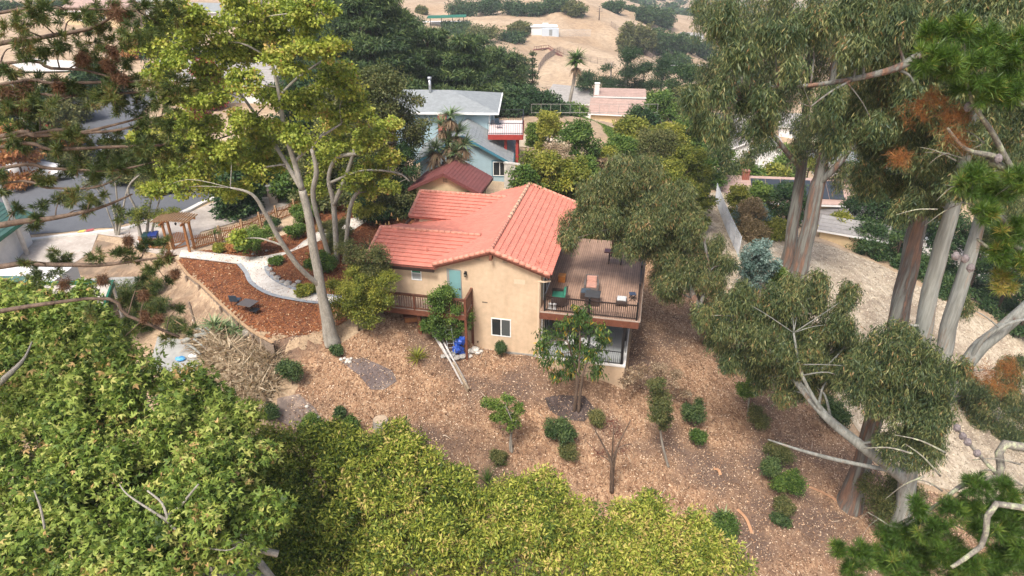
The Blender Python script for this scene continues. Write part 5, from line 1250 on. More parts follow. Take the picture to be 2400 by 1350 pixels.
# neighbour at the left edge
p=aty(-40,640,41); gz=tz(p.x,p.y); 
nh=gable_house('neighbour_garage','white garage with a green shingle roof at the left edge',Vector((atz(-205,560,6).x,41.5,gz)),.12,6.0,6,3.2,4.6,M_white,M_greensh,.5,None,'garage',M_greentrim,course=.3)
q=atz(88,700,4.4); r=empty('neighbour_carport',Vector((q.x,q.y,tz(q.x,q.y))),'low flat pale roof with dark green edge boards at the left','carport roof')
zt=4.4-r.location.z
def lc(px,py,z=4.4): v=atz(px,py,z)-r.location; v.z=zt; return v
A_,B_,Cc,D_=lc(78,702),lc(98,668),lc(266,664),lc(240,735)
m=MB(); m.slab(A_,D_,Cc,B_,.12); m.build('flat_roof',plain('beige_membrane',(.48,.43,.37),.9,.08),r)
m=MB()
for a,b_ in ((A_,B_),(B_,Cc),(Cc,D_)): m.beam(a+Vector((0,0,.05)),b_+Vector((0,0,.05)),.12,.3)
m.build('edge_board',M_greentrim,r)
E_=lc(-80,665,4.4); F_=lc(-80,702); 
m=MB(); up=Vector((0,0,1.1)); m.slab(F_+Vector((0,-2.0,0)),A_+Vector((0,-2.0,0)),B_+Vector((-.1,0,.6)),E_+Vector((0,0,.6)),.15); m.build('shingle_roof',M_greensh,r)
for c_ in (A_,Cc*.98,D_*.97,B_): m=MB(); m.beam(Vector((c_.x,c_.y,-1.5)),Vector((c_.x,c_.y,zt-.1)),.12,.12); m.build('post',M_white,r)
m=MB(); m.box(E_.x,A_.x-.3,A_.y+.2,A_.y+5,-2,zt-.05); m.build('wall',M_white,r)
# pale garage house across the street
p=stand(545,88); gable_house('pale_house','white garage house with a low grey roof across the street',p,-.05,10.5,9,2.5,4.2,M_white,M_palesh,.6,'houses across the street','house',None,((-4.6,-3.4,1,2),),None,False)
p=stand(455,92); gable_house('pale_house','beige house with wide grey roof left of the white garage house',p,.05,9,8,2.4,3.9,M_cream,M_palesh,.6,'houses across the street','house',None,((-1,.6,1,2),),None,False)
for px,Y,lab,wl,rf in [(690,165,'distant white building between the sweetgum top and the cypresses',M_white,M_palesh),(345,175,'distant pale house at the top left behind the conifer',M_white,M_palesh),(470,190,'distant house with a blue-grey roof near the top edge',M_white,M_shingle),(225,150,'distant house behind the orange tree at the upper left',M_cream,M_brownsh)]:
    p=stand(px,Y); gable_house('distant_house',lab,p,random.uniform(-.3,.3),13,8,3,4.6,wl,rf,.5,'distant houses at the upper left','house',None,((-4,-2.5,1,2.2),(1,2.6,1,2.2)),None,False)
# brown-roofed white house beyond the hedge
p=stand(1448,118); gable_house('chimney_house','white house with brown roof and tall white chimney beyond the clipped hedge',p,-.12,8.5,6.5,4.6,5.2,M_white,M_brownsh,.2,None,'house',None,((2.6,3.4,3.2,4.2),),None,False,(-3.9,.6,6.6,M_white))
p=stand(1450,108); gable_house('brown_roof_house','long pinkish-brown roof in front of the white chimney house',p,-.2,9,6,1.8,3.3,M_cream,M_brownsh,.4,None,'house',None,(),None,False)
# street houses on the right
p=stand(1690,122); gable_house('street_house','pale grey two-storey house behind the hanging eucalyptus leaves',p,-.15,12,8,6,8,M_greyw,M_palesh,.5,'street houses on the right','house',None,((-5,-3.4,2.6,4),(-.5,1.1,2.6,4)),(2.8,3.9,0,2.2,M_redp),False)
p=stand(1762,114); gable_house('street_house','bright white gabled house right of the pale grey house',p,-.25,8,9,6.5,8.6,M_white,M_palesh,.4,'street houses on the right','house',None,((-2.6,-1.4,3,4.4),),None,True)
p=stand(1808,104); gable_house('grey_roof_house','low house with pale grey gabled roof behind the speckled tree',p,.3,7,7,2,4.2,M_greyw,M_palesh,.4,'street houses on the right','house',None,(),None,True)
p=stand(1850,84); gable_house('grey_roof_house','pale blue-grey roof behind the solar-panelled roof',p,-.3,10,6,1.9,3.3,M_greyw,M_shingle,.4,'street houses on the right','house',None,(),None,False)
p=stand(1832,76); sh=gable_house('solar_house','long low house with dark solar panels and a brick chimney',p,-.12,16,7,1.8,3.5,M_cream,M_brownsh,.4,None,'house',None,(),None,False,(-4.2,3.2,4.3,M_brick))
m=MB(); s_=(3.5-1.8)/3.5
for i in range(6):
    x=-3.6+i*1.75; m.slab((x,.3,1.8+s_*.3+.22),(x+1.68,.3,1.8+s_*.3+.22),(x+1.68,3.0,1.8+s_*3+.22),(x,3.0,1.8+s_*3+.22),.04)
m.build('solar_panels',glassmat('solar_glass',(.03,.037,.048),.35),sh)
p=stand(1985,72); gable_house('grey_roof_house','dark shingle roof at the valley side right of the far trunks',p,-.5,11,7,1.8,3.3,M_cream,M_darksh,.4,'street houses on the right','house',None,(),None,False)
p=stand(1990,64); gable_house('grey_roof_house','pale striped patio roof below the dark shingle roof',p,-.5,6,4,1.6,2.3,M_cream,M_palesh,.3,'street houses on the right','house',None,(),None,False)
for px,Y,lab in [(2040,100,'distant pale house glimpsed right of the far trunks'),(2150,105,'distant pale house glimpsed between the near trunks'),(2330,100,'distant pale house glimpsed at the right edge'),(1960,135,'far white house behind the far pair of trunks'),(1880,150,'far white house left of the far trunks above the lime tree'),(1620,330,'grey-roofed house on the crest right of the golden hill'),(1335,130,'small roof glimpsed right of the palm trunk')]:
    p=stand(px,Y); gable_house('valley_house',lab,p,random.uniform(-.5,.3),10,8,3,4.8,M_white,random.choice([M_palesh,M_shingle]),.5,'houses glimpsed through the right trees','house',None,((-3,-1.8,1,2.2),(1,2.4,1,2.2)),None,False)
car('silver-blue car between the street houses on the right',stand(1772,98),1.2,(.28,.32,.38),group='cars on the right street')
# pump station and shelter on the hillside
p=gp(1285,82); r=empty('hillside_building',p,'white flat-roofed building with a fenced yard on the golden hillside','building')
m=MB(); m.box(-6,3,0,5,-2,2.6); m.build('wall',M_white,r); m=MB(); m.box(-6.3,3.3,-.3,5.3,2.6,2.9); m.build('roof',M_white,r); m=MB(); m.box(-2.4,3.6,-1.5,-.05,-2,2.3); m.build('annex',M_greyw,r); m=MB(); m.box(.2,1.3,-1.56,-1.5,0,2); m.build('door',M_shingle,r)
m=MB(); m.box(-2,0,1,3,2.9,3.7); m.build('roof_unit',M_white,r)
m=MB()
for k_ in range(40): x=3+k_*.3; m.box(x-.02,x+.02,-1.6,-1.56,-.3,1.9)
m.beam((3,-1.58,1.9),(15,-1.58,1.9),.05,.05); m.build('yard_fence',M_greyw,r)
p=gp(1048,66); r=empty('hillside_shelter',p,'dark green roofed open shelter on the hillside above the cypresses','shelter')
m=MB(); m.slab((-7,-1.5,3.6),(7,-1.5,4.0),(7,2.5,4.4),(-7,2.5,4.0),.2); m.build('roof',M_greentrim,r)
for x in (-6,-2,2,6): m=MB(); m.box(x-.12,x+.12,.3,.6,-1,3.9); m.build('post',M_black,r)
m=MB(); m.box(-9,8,2.8,6,-1,1.8); m.build('white_block',M_white,r)
# fences and red stairs on the golden hill
def hill_fence(label,pts,h=1.9,sp__=2.6,mat=M_wpole):
    P=[gp(*q) for q in pts]; root=empty('hill_fence',P[0],label,'fence',0,'fences on the golden hill'); m=MB(); w_=MB()
    for a,b_ in zip(P[:-1],P[1:]):
        n_=max(2,int((b_-a).length/sp__))
        for i in range(n_):
            c_=a.lerp(b_,i/n_); c_.z=tz(c_.x,c_.y); m.box(-.05,.05,-.05,.05,-.2,h,Matrix.Translation(c_-P[0]))
            d_=a.lerp(b_,(i+1)/n_); d_.z=tz(d_.x,d_.y)
            for j in range(6):
                e=c_.lerp(d_,j/6)-P[0]; w_.box(-.03,.03,-.03,.03,0,h,Matrix.Translation(e))
            for z in (.4,.9,1.4,h-.05): w_.beam(c_-P[0]+Vector((0,0,z)),d_-P[0]+Vector((0,0,z)),.035,.035)
    m.build('post',mat,root)['kind']='stuff'; w_.build('mesh',plain('fence_mesh',(.20,.16,.14),.8,.1),root)
hill_fence('brown mesh fence zigzagging across the golden hill above the palm',[(1262,168),(1300,128),(1312,124),(1340,133),(1400,150),(1440,160)])
hill_fence('brown mesh fence running diagonally down the right of the golden hill',[(1432,62),(1470,90),(1500,112),(1530,140),(1560,158),(1600,165)])
hill_fence('thin fence along the road at the foot of the golden hill',[(1280,215),(1350,232),(1420,240)],1.2)
P=[gp(*q) for q in [(1252,118),(1285,114),(1300,124),(1320,134)]]; root=empty('hillside_stairs',P[0],'red-brown railing and stairs at the left of the golden hill','stairs'); m=MB(); w_=MB()
for a,b_ in zip(P[:-1],P[1:]):
    for z in (.3,1.1): w_.beam(a-P[0]+Vector((0,0,z)),b_-P[0]+Vector((0,0,z)),.1,.12)
    for i in range(6): c_=a.lerp(b_,i/6)-P[0]; w_.box(c_.x-.06,c_.x+.06,c_.y-.06,c_.y+.06,c_.z-.2,c_.z+1.1)
    for i in range(8): c_=a.lerp(b_,i/8)-P[0]; m.box(c_.x-.4,c_.x+.4,c_.y,c_.y+1.2,c_.z,c_.z+.15)
w_.build('railing',plain('rust_rail',(.22,.09,.07),.7,.1),root); m.build('steps',plain('rust_rail',(.22,.09,.07)),root)
# yard of the blue house, hedges
def leafbox(name,label,P4,h,mat_v,leafm,coref=(.03,.05,.015),n_=9000,size=.12):
    """clipped hedge: P4 ground corners; a solid twig core inside a skin of leaves"""
    o=sum(P4,Vector())/4; root=empty(name,o,label,'hedge'); m=MB(); c_=[(p-o)*.96 for p in P4]; V=[Vector((q.x,q.y,q.z-.3)) for q in c_]+[Vector((q.x,q.y,q.z+h*.95)) for q in c_]
    m.add(V,[(3,2,1,0),(4,5,6,7),(0,1,5,4),(1,2,6,5),(2,3,7,6),(3,0,4,7)]); m.build('stems',plain('hedge_core',coref,.95,.3,3),root)
    a,b_,c2,d_=[np.array(p-o) for p in P4]; u=RG.random((n_,1)); v=RG.random((n_,1)); base=(a*(1-u)+b_*u)*(1-v)+(d_*(1-u)+c2*u)*v
    top=base+np.array([0,0,h])+RG.normal(0,.03,(n_,3)); f=RG.random(n_); e=[]
    for (p,q) in ((a,b_),(b_,c2),(c2,d_),(d_,a)):
        k_=n_//4; t=RG.random((k_,1)); z=RG.random((k_,1))*h; e.append(p*(1-t)+q*t+z*np.array([0,0,1])+RG.normal(0,.03,(k_,3)))
    P=np.concatenate([top]+e); d=_unit(len(P)); nr=_nrm(_unit(len(P))+np.array([0,0,.8])); L=size*(.6+RG.random(len(P))*.8); Q,_=leaf_geo(P,d,nr,L,L*.6,'leaf',.1)
    leaf_object('foliage',Q,np.clip(mat_v+RG.normal(0,.15,len(P)),0,1),leafm,root,(0,0,0)); return root
hq=[aty(1432,322,79),aty(1476,318,78),aty(1372,277,98),aty(1345,280,97)]
zt_=-1.2
hb=[Vector((q.x,q.y,q.z-1.9)) for q in hq]
leafbox('clipped_hedge','long flat-topped clipped green hedge beyond the blue house yard',hb,1.9,.6,M_green,n_=30000,size=.2)
hq=[aty(1372,378,61),aty(1468,378,61),aty(1460,370,64),aty(1378,370,64)]
leafbox('brown_hedge','low brown-topped clipped hedge in the shrub belt',[Vector((q.x,q.y,q.z-1.7)) for q in hq],1.7,.35,M_dry,(.05,.025,.012),8000,.14)
drape('yard',gpl([(1205,345),(1230,318),(1310,316),(1330,335),(1290,352)]),plain('pale_yard',(.55,.45,.33),.95,.15,1.5),.08,.8)
drape('bare_earth',gpl([(1345,262),(1400,248),(1400,262),(1370,275)]),plain('red_earth',(.30,.13,.08),.95,.2,1),.1,1)
p=stand(1245,90); m=MB()
for k_ in range(14): x=k_*1.27; m.box(x-.02,x+.02,-.02,.02,0,1.3)
m.beam((0,0,1.3),(16.6,0,1.3),.04,.04); m.beam((0,0,.2),(16.6,0,.2),.05,.05); o=m.build('yard_fence',M_rock); o.location=p+Vector((0,0,.3)); tag(o,'thin grey railing along the back of the blue house yard','fence')
# ------------------------------------------------------------------ trees and shrubs
def near_base(px,py): return gp(px,py)
def tp(px,py,Y,r): p=aty(px,py,Y); return (p,r/ppm(p))
# A: sycamore crowns filling the lower left
def sycamore(label,bx,by,blobs,fork,extra=()):
    b=Vector((bx,by,tz(bx,by))); 
    tk=[[(b,.32),(b+Vector((.2,.1,3)),.26),(Vector(fork),.2)]]
    f=Vector(fork); tk+=list(extra)
    for q in blobs[::4]:
        c=q[0]; tk.append([(f,.13),(f.lerp(c,.55)+Vector((0,0,.5)),.08),(c,.03)])
    return make_tree('sycamore_tree',label,'tree',b,tk,blobs,SP_['maple'],B_white,'sycamores in the near left corner',limb_r=.045,twig=.4)
A1=[PB(60,770,20.5,105),PB(190,810,19.5,95),PB(60,900,18.6,135),PB(310,905,18.2,110),PB(190,960,17.3,140),PB(430,970,17.3,95),PB(525,1020,16.8,75),PB(180,705,21.5,42),PB(20,700,22,50),PB(120,870,19,100),PB(245,800,19.5,55)]
A2=[PB(390,1070,15.8,140),PB(100,1090,15.6,150),PB(250,1140,15,150),PB(500,1130,15,120),PB(60,1240,13.6,150),PB(220,1300,13,150),PB(400,1280,13.2,150),PB(545,1250,13.6,105),PB(20,1370,12,150),PB(570,1080,15.8,60),PB(330,1360,12.3,130)]
sycamore('broad sycamore crown with pale green leaves reaching up beside the green-roofed house',-12,18.5,A1,(-10.5,18.3,6.5),[[tp(-10,905,17.4,9),tp(35,865,17.5,6),tp(60,835,17.7,3),tp(75,800,18,1.5)]])
sycamore('sycamore crown with twisting pale branches filling the bottom left corner',-7.5,14,A2,(-7.2,14.2,6.2),[[(Vector((-6.5,13.4,8.3)),.10),tp(400,1230,13.1,5.5),tp(425,1185,13.3,4),tp(465,1135,13.3,2)],[tp(400,1225,13.0,5),tp(360,1200,13.1,3),tp(300,1160,13.3,2),tp(280,1135,13.5,1.2)],[tp(400,1232,12.9,3.5),tp(460,1275,12.8,2.5),tp(530,1290,12.8,1.5),tp(560,1275,12.9,.8)],[tp(395,1225,12.9,4),tp(380,1180,13.1,3),tp(345,1150,13.3,2)],[tp(105,1240,12.3,3),tp(95,1190,12.5,3),tp(80,1150,12.7,1.5)]])
# B: yellow-green bay trees along the bottom
def bay(label,cx,blobs,v=.38,spec='bay'):
    c=sum((q[0] for q in blobs),Vector())/len(blobs); b=Vector((c.x,c.y-.5,tz(c.x,c.y-.5)))
    f=b+Vector((0,0,(c.z-b.z)*.45)); tk=[[(b,.2),(f,.15)]]
    for q in blobs[::3]: tk.append([(f,.09),(f.lerp(q[0],.5)+Vector((0,0,.3)),.06),(q[0],.02)])
    return make_tree('bay_tree',label,'tree',b,tk,[(q[0],q[1],dict(v=v+random.uniform(-.06,.06),**q[2])) for q in blobs],SP_[spec],B_grey,'yellow-green trees along the bottom edge',limb_r=.03,twig=.12)
bay('dense olive-green tree crown merging with the sycamore at the bottom left',0,[PB(640,1090,19.5,75),PB(720,1060,20.2,70),PB(660,1180,18.3,95),PB(620,1290,16.8,110),PB(740,1160,18.7,90),PB(720,1300,16.8,110),PB(790,1040,20.6,50),PB(570,1190,17.5,60),PB(770,1240,17.6,90)],.28)
bay('rounded yellow-green tree crown in front of the tree stump',0,[PB(850,1070,20.2,75),PB(900,1130,19.4,90),PB(960,1090,20,70),PB(880,1230,17.9,110),PB(1000,1170,18.8,85),PB(1060,1150,19.2,55),PB(960,1320,16.8,120),PB(1020,1260,17.6,90),PB(840,1330,16.7,100),PB(920,1030,20.8,40)],.38)
bay('yellow-green tree crown at the bottom centre below the grass clump',0,[PB(1150,1220,18.8,80),PB(1200,1170,19.6,50),PB(1270,1150,19.8,55),PB(1250,1230,18.8,85),PB(1130,1310,17.4,100),PB(1260,1320,17.6,110),PB(1360,1220,19.2,50),PB(1350,1290,18.2,90),PB(1090,1210,19,45)],.44)
bay('pale yellow tree crown at the bottom edge right of centre',0,[PB(1440,1250,19.2,60),PB(1520,1230,19.6,65),PB(1600,1270,19.2,70),PB(1460,1330,18,90),PB(1580,1340,18,90),PB(1680,1330,18.6,65),PB(1500,1290,18.5,80),PB(1640,1300,18.6,55)],.52)
# D: tall sweetgum in front of the garden
db=gp(775,792); dY=db.y
def dpt(px,py,r,dy=0): 
    p=aty(px,py,dY+dy); return (p,r/ppm(p))
dt=[[ (db-Vector((0,0,.3)),.55),(db+Vector((0,0,.35)),.42),dpt(757,700,11.5),dpt(738,600,10.5),dpt(722,500,9.4),dpt(708,445,9.0)],
    [dpt(708,445,7.9),dpt(690,380,6.5),dpt(668,310,5.8),dpt(655,225,4.7),dpt(636,140,3.6),dpt(620,60,3.6),dpt(610,-20,2.2)],
    [dpt(708,445,6.5),dpt(672,385,5.0,.6),dpt(632,320,4.3,1.2),dpt(600,270,3.6,1.6),dpt(560,215,2.9,2)],
    [dpt(750,670,6.5),dpt(700,625,5.8,-.8),dpt(655,560,5.8,-1.2),dpt(622,500,5.0,-1.5),dpt(590,455,3.6,-1.8),dpt(540,440,2.2,-2)],
    [dpt(668,310,4.3),dpt(620,300,2.9,1),dpt(560,310,2.2,1.5),dpt(500,330,1.4,2)],
    [dpt(655,225,3.6),dpt(700,180,2.9,.5),dpt(760,140,2.2,1)],[dpt(636,140,2.9),dpt(560,100,2.2,.5),dpt(470,110,1.4,1)],
    [dpt(690,380,4.3),dpt(740,330,2.9,.5),dpt(800,290,2.2,1)]]
dbl=[]
for px,py,r in [(345,110,35),(370,180,35),(340,330,30),(400,370,35),(380,420,35),(450,340,40),(540,360,40),(480,440,35),(400,230,35),(460,240,40),(640,300,35),(580,130,50),(660,80,50),(365,75,45),(430,45,55),(420,100,60),(500,60,65),(570,30,60),(640,30,60),(700,50,55),(745,110,60),(600,100,55),(520,130,55),(390,150,40),(680,150,55),(765,175,55),(815,205,42),(570,200,45),(720,240,60),(640,230,40),(500,230,50),(560,290,50),(475,300,50),(420,290,35),(600,340,45),(710,330,50),(800,270,60),(650,380,35),(520,370,60),(455,395,50),(590,400,45),(540,445,40),(430,440,35),(360,450,22),(490,180,40),(830,240,35),(740,30,45),(560,560,18)]:
    dbl.append(PB(px,py,dY+random.uniform(-1.5,2.5),r*.95,.8))
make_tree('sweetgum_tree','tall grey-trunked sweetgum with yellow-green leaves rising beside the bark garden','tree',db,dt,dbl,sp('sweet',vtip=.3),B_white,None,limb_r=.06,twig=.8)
d2=stand(790,dY+9)
def d2p(px,py,r,dy=0): p=aty(px,py,dY+9+dy); return (p,r/ppm(p))
dt2=[[(d2,.2),d2p(782,480,6),d2p(770,420,4.5),d2p(790,370,5),d2p(850,358,4),d2p(905,335,3)],[(d2+Vector((-.4,0,0)),.16),d2p(735,470,6),d2p(742,400,6),d2p(730,350,4)],[d2p(782,480,6),d2p(812,410,5),d2p(830,350,3)],
     [d2p(770,430,4),d2p(850,400,3),d2p(930,405,2.5),d2p(960,425,1.5)],[(d2+Vector((.5,0,0)),.14),d2p(820,490,5),d2p(845,440,4)]]
dbl=[PB(px,py,dY+9+random.uniform(-1.5,2),r,.85) for px,py,r in [(860,330,45),(900,300,40),(790,350,45),(880,400,42),(915,375,30),(830,420,38),(760,380,40),(740,440,32),(780,290,40),(850,270,35),(860,450,25),(920,440,20)]]
make_tree('sweetgum_tree','multi-stemmed sweetgum with orange-tinged leaves between the tall trunk and the blue house','tree',d2,dt2,dbl,sp('sweet',v=.5,size=.16),B_white,None,limb_r=.05,twig=.8)
# small pale-stemmed trees beside the arbor and street
def stems_tree(label,px,py,stems,blobs,spec,bk=B_white,cat='tree',name='street_tree',twig=.35,group=None):
    b=gp(px,py); Y=b.y; tk=[]
    for s in stems:
        tk.append([(b+Vector((random.uniform(-.15,.15),0,-.1)),s[0][2]/ppm(b)*.7)]+[(aty(q[0],q[1],Y+random.uniform(-.3,.3)),q[2]/ppm(b)*.55) for q in s])
    bl=[PB(q[0],q[1],Y+random.uniform(-.7,.7),q[2],.8) for q in blobs]
    return make_tree(name,label,cat,b,tk,bl,spec,bk,group,limb_r=.02,twig=twig)
stems_tree('many-stemmed pale street tree with sparse grey-green leaves left of the arbor',275,552,[[(268,500,4),(240,430,3),(210,380,2)],[(276,500,4),(270,430,3),(250,370,2)],[(285,510,4),(300,440,3),(330,400,2)],[(262,520,3),(232,450,2),(190,410,1.5)]],[(230,400,45),(280,390,40),(330,410,35),(200,440,25)],sp('olive',gap=.4,dens=.5,v=.4),twig=.6)
stems_tree('leaning grey tree with bright leaf layers beside the arbor and waste bins',335,575,[[(325,530,7),(318,490,5),(300,440,4),(340,400,2)],[(345,540,6),(350,490,4),(360,430,3)],[(352,560,5),(365,500,4),(380,450,2)]],[(320,510,24),(345,500,26),(375,512,22),(395,500,18),(350,450,28),(400,430,28)],sp('yel',gap=.3,v=.45,size=.12),B_grey)
# dark olive tree left of the blue house
def broad(name,label,px,Y,pyt,wpx,spec,group=None,bk=None,base_h=.25,nb=9,cat='tree',pyb=None,**o):
    p=stand(px,Y); h=max(1.5,h_to(p,pyt)); w=wpx/ppm(p+Vector((0,0,h*.6))); s_=sp(spec,**o) if isinstance(spec,str) else spec
    bl=[]; 
    for i in range(nb):
        a=2.4*i; q=math.sqrt((i+.5)/nb)*.36*w
        t=1-(i/nb)**1.5*.55
        r=w*random.uniform(.20,.28); zc=h*(base_h+(1-base_h)*t)-r*.75
        bl.append((p+Vector((math.cos(a)*q,math.sin(a)*q,max(zc,r*.5))),(r,r,r*random.uniform(.7,.9))))
    for i in range(max(3,nb//2)):
        a=2*PI*i/max(3,nb//2)+.4; r=w*.22; bl.append((p+Vector((math.cos(a)*w*.33,math.sin(a)*w*.33,h*base_h+r*.5)),(r,r,r*.8)))
    tk=[[(p-Vector((0,0,.5)),.05+w*.022),(p+Vector((w*.02,0,h*.35)),.04+w*.016),(p+Vector((0,0,h*.8)),.03)]]
    return make_tree(name,label,cat,p,tk,bl,s_,bk or B_brown,group,limb_r=.05,twig=.05)
broad('evergreen_tree','dense dark evergreen tree between the sweetgum and the blue house',905,53,150,215,'dark',size=.2,mat=M_olive,v=.35,nb=18,tr=.5,base_h=.05)
broad('evergreen_tree','dark green shrub-like tree at the left corner of the blue house',960,52,335,75,'dark',size=.17,nb=8,tr=.4,base_h=.05)
broad('evergreen_tree','shadowy weeping evergreen behind the sweetgum branches above the red mulch',880,50,370,90,'dark',size=.17,nb=8,tr=.4,base_h=.1,v=.35)
# shrubs hugging the balcony and garden
def clump(name,label,cat,px,py,blobs,spec,Y=None,stems=True,group=None,bk=None):
    b=gp(px,py); Y0=b.y if Y is None else Y
    tk=[[(b-Vector((0,0,.2)),.07),(b.lerp(aty(blobs[0][0],blobs[0][1],Y0),.6),.05)]] if stems else []
    return make_tree(name,label,cat,b,tk,[PB(q[0],q[1],Y0+(q[3] if len(q)>3 else 0),q[2]) for q in blobs],spec,bk or B_brown,group,limb_r=.03,twig=.12)
clump('shrub','rounded yellow-green shrub at the left end of the wooden balcony','shrub',840,775,[(840,700,55),(870,680,48,.3),(810,720,38),(860,735,42,-.4),(800,680,32),(895,700,34),(905,660,26),(830,655,32,.4)],sp('yel',tr=.25,size=.10,dens=1.0,v=.5,gap=.03))
clump('olive_shrub','grey-olive shrub with drooping twigs beside the left end of the tile roof','shrub',850,740,[(855,610,40),(820,590,30),(885,600,35),(905,640,32),(870,640,34),(835,630,28)],sp('olive',tr=.3,size=.12,gap=.25,v=.45),stems=True)
clump('small_tree','slender green tree in front of the balcony door','tree',1045,815,[(1040,700,36),(1060,745,38),(1025,760,36),(1070,720,22),(1045,690,25),(1085,760,22),(1010,765,22),(1050,785,25),(1030,730,30)],sp('shrub',tr=.25,size=.11,v=.5,gap=.1))
stems_tree('leafy small tree with long glossy leaves and yellow tips in front of the lower patio',1350,965,[[(1352,900,6),(1345,850,5),(1330,800,3)],[(1362,905,6),(1372,860,4),(1390,820,3)],[(1350,930,5),(1356,880,4),(1360,790,3)]],
  [(1290,790,34),(1330,760,32),(1370,740,28),(1400,770,32),(1340,810,38),(1290,840,34),(1390,830,38),(1340,860,36),(1420,800,22),(1270,810,20),(1310,870,26),(1400,870,26),(1350,735,24)],
  dict(mat=leafmat('loquat_leaf',[(0,(.03,.07,.02)),(.6,(.08,.15,.03)),(.85,(.20,.26,.06)),(.93,(.55,.36,.04)),(1,(.6,.4,.05))],.25),tr=.3,per=15,size=.27,wr=.26,dens=.6,gap=.4,gs=.6,v=.42,tv=.18,vj=.22,mode='droop',flat=.7),B_brown,name='loquat_tree')
M_dkg=leafmat('deep_green_leaf',[(0,(.02,.045,.015)),(.5,(.05,.095,.03)),(1,(.14,.19,.06))],.2)
# saplings on the slope
stems_tree('bright green sapling standing alone on the bark slope',1195,1060,[[(1197,1020,5),(1200,990,3),(1185,950,2)],[(1196,1030,4),(1210,985,2)]],[(1150,945,20),(1175,970,26),(1200,990,26),(1215,960,16),(1190,935,14),(1160,975,14)],sp('yel',mat=M_green,tr=.16,size=.11,per=16,gap=.2,v=.7,dens=.9),B_grey,name='sapling')
stems_tree('bare little tree with red-brown leaves on a forked dark trunk',1437,1155,[[(1434,1090,6),(1412,1040,3.5),(1390,1000,2)],[(1434,1092,6),(1450,1040,3.5),(1478,985,2)],[(1434,1085,4),(1438,1010,2)],[(1434,1090,3),(1400,1060,2),(1370,1030,1.2)],[(1445,1060,3),(1480,1040,1.5)]],[(1440,1010,22),(1400,1060,16),(1460,1055,16),(1430,985,14)],dict(mat=leafmat('plum_leaf',[(0,(.07,.02,.015)),(.6,(.18,.05,.035)),(1,(.30,.12,.07))],.2),tr=.25,per=9,size=.08,wr=.6,dens=.8,gap=.3,v=.4,tv=.2),B_brown,name='plum_tree',twig=1.0)
stems_tree('slim tree with a grey-green vertical crown right of the red-leaved tree',1565,1095,[[(1552,1040,5),(1545,980,4),(1540,930,3)]],[(1545,930,30),(1540,970,28),(1555,990,22),(1535,900,20),(1560,950,20)],sp('olive',tr=.2,size=.11,v=.4,dens=.9,gap=.1),B_grey,name='slim_tree')
stems_tree('open wispy shrub tree behind the slim tree beside the patio wall',1560,960,[[(1530,920,3),(1500,890,2)],[(1560,920,3),(1580,880,2)],[(1545,920,3),(1540,870,2)]],[(1500,880,28),(1540,870,28),(1580,890,26),(1470,890,18),(1600,920,18)],sp('olive',mat=M_dry,tr=.25,size=.12,v=.3,dens=.4,gap=.4),B_brown,name='dry_shrub',cat='shrub',twig=.9)
stems_tree('thin sapling with light green leaves at the edge of the eucalyptus',1752,975,[[(1755,940,4),(1760,910,3),(1770,870,2)]],[(1765,890,24),(1755,920,22),(1775,860,14),(1740,910,16)],sp('shrub',tr=.2,size=.13,v=.6,gap=.2),B_grey,name='sapling')
for (px,py,w,h,k,lab,v) in [(1315,1045,1.5,2.0,'dark','dense dark green bush beside the bare soil patch',.55),(1330,1078,.9,1.0,'olive','small olive-green bush just below the dense dark bush',.5),(1400,1000,1.0,1.2,'olive','pale grey-green bush between the dark bush and the slim tree',.6),
    (1622,1000,1.25,1.9,'dark','upright dark green bush on the right part of the slope',.6),(1635,1052,.85,1.3,'shrub','narrow green bush just below the upright dark bush',.35),(1770,1008,1.5,1.5,'olive','fluffy olive bush under the light green sapling',.5),
    (1820,1090,1.4,1.4,'olive','olive bush uphill of the paired green bushes near the big trunk',.45),(1800,1130,1.1,1.5,'dark','dark glossy bush left of the leaning green bush',.65),(1845,1160,1.9,1.5,'shrub','leaning bright green bush right of the dark glossy bush',.5),(1835,1200,1.0,.9,'olive','low olive bush below the leaning green bush',.5),
    (1832,1228,.8,.6,'dark','tiny dark bush alone on the lower right slope',.5),(1705,1245,1.4,.8,'shrub','low green groundcover bush under the spiky agave',.4),(685,900,1.3,1.5,'dark','small dark green bush at the left edge of the bark slope',.55),(640,985,.7,.9,'dark','tiny dark bush beside the brush pile',.5),
    (735,1010,1.5,.9,'shrub','low pale green bush near the tree crowns and grey soil',.6),(825,1015,.7,.9,'shrub','small leafy bush left of the stump',.5),(800,980,.5,.6,'dark','small dark tuft left of the leafy bush by the stump',.5),(1175,838,.5,1.1,'dark','narrow dark plant against the foundation under the window',.5),
    (1170,1085,.7,.7,'olive','little green tuft on the slope below the sapling',.5),(792,830,.5,.5,'dark','tiny green seedling at the foot of the sweetgum',.5),(1290,1020,.4,.4,'dark','tiny seedling left of the dense dark bush',.5),
    (2050,1250,2.6,4.2,'olive','tall dense olive-green bush between the two right trunks',.45),(1950,1000,2.0,2.0,'dark','dark bush under the leaning limb on the right',.4)]:
    w*=.9; g={'dark':dict(size=.10,tr=.22,dens=1.0,mat=M_dkg),'olive':dict(size=.10,tr=.24,dens=.9),'shrub':dict(size=.10,tr=.24)}[k]
    bush('bush',lab,px,py,w,h,k,v=v,gap=.05,**g)
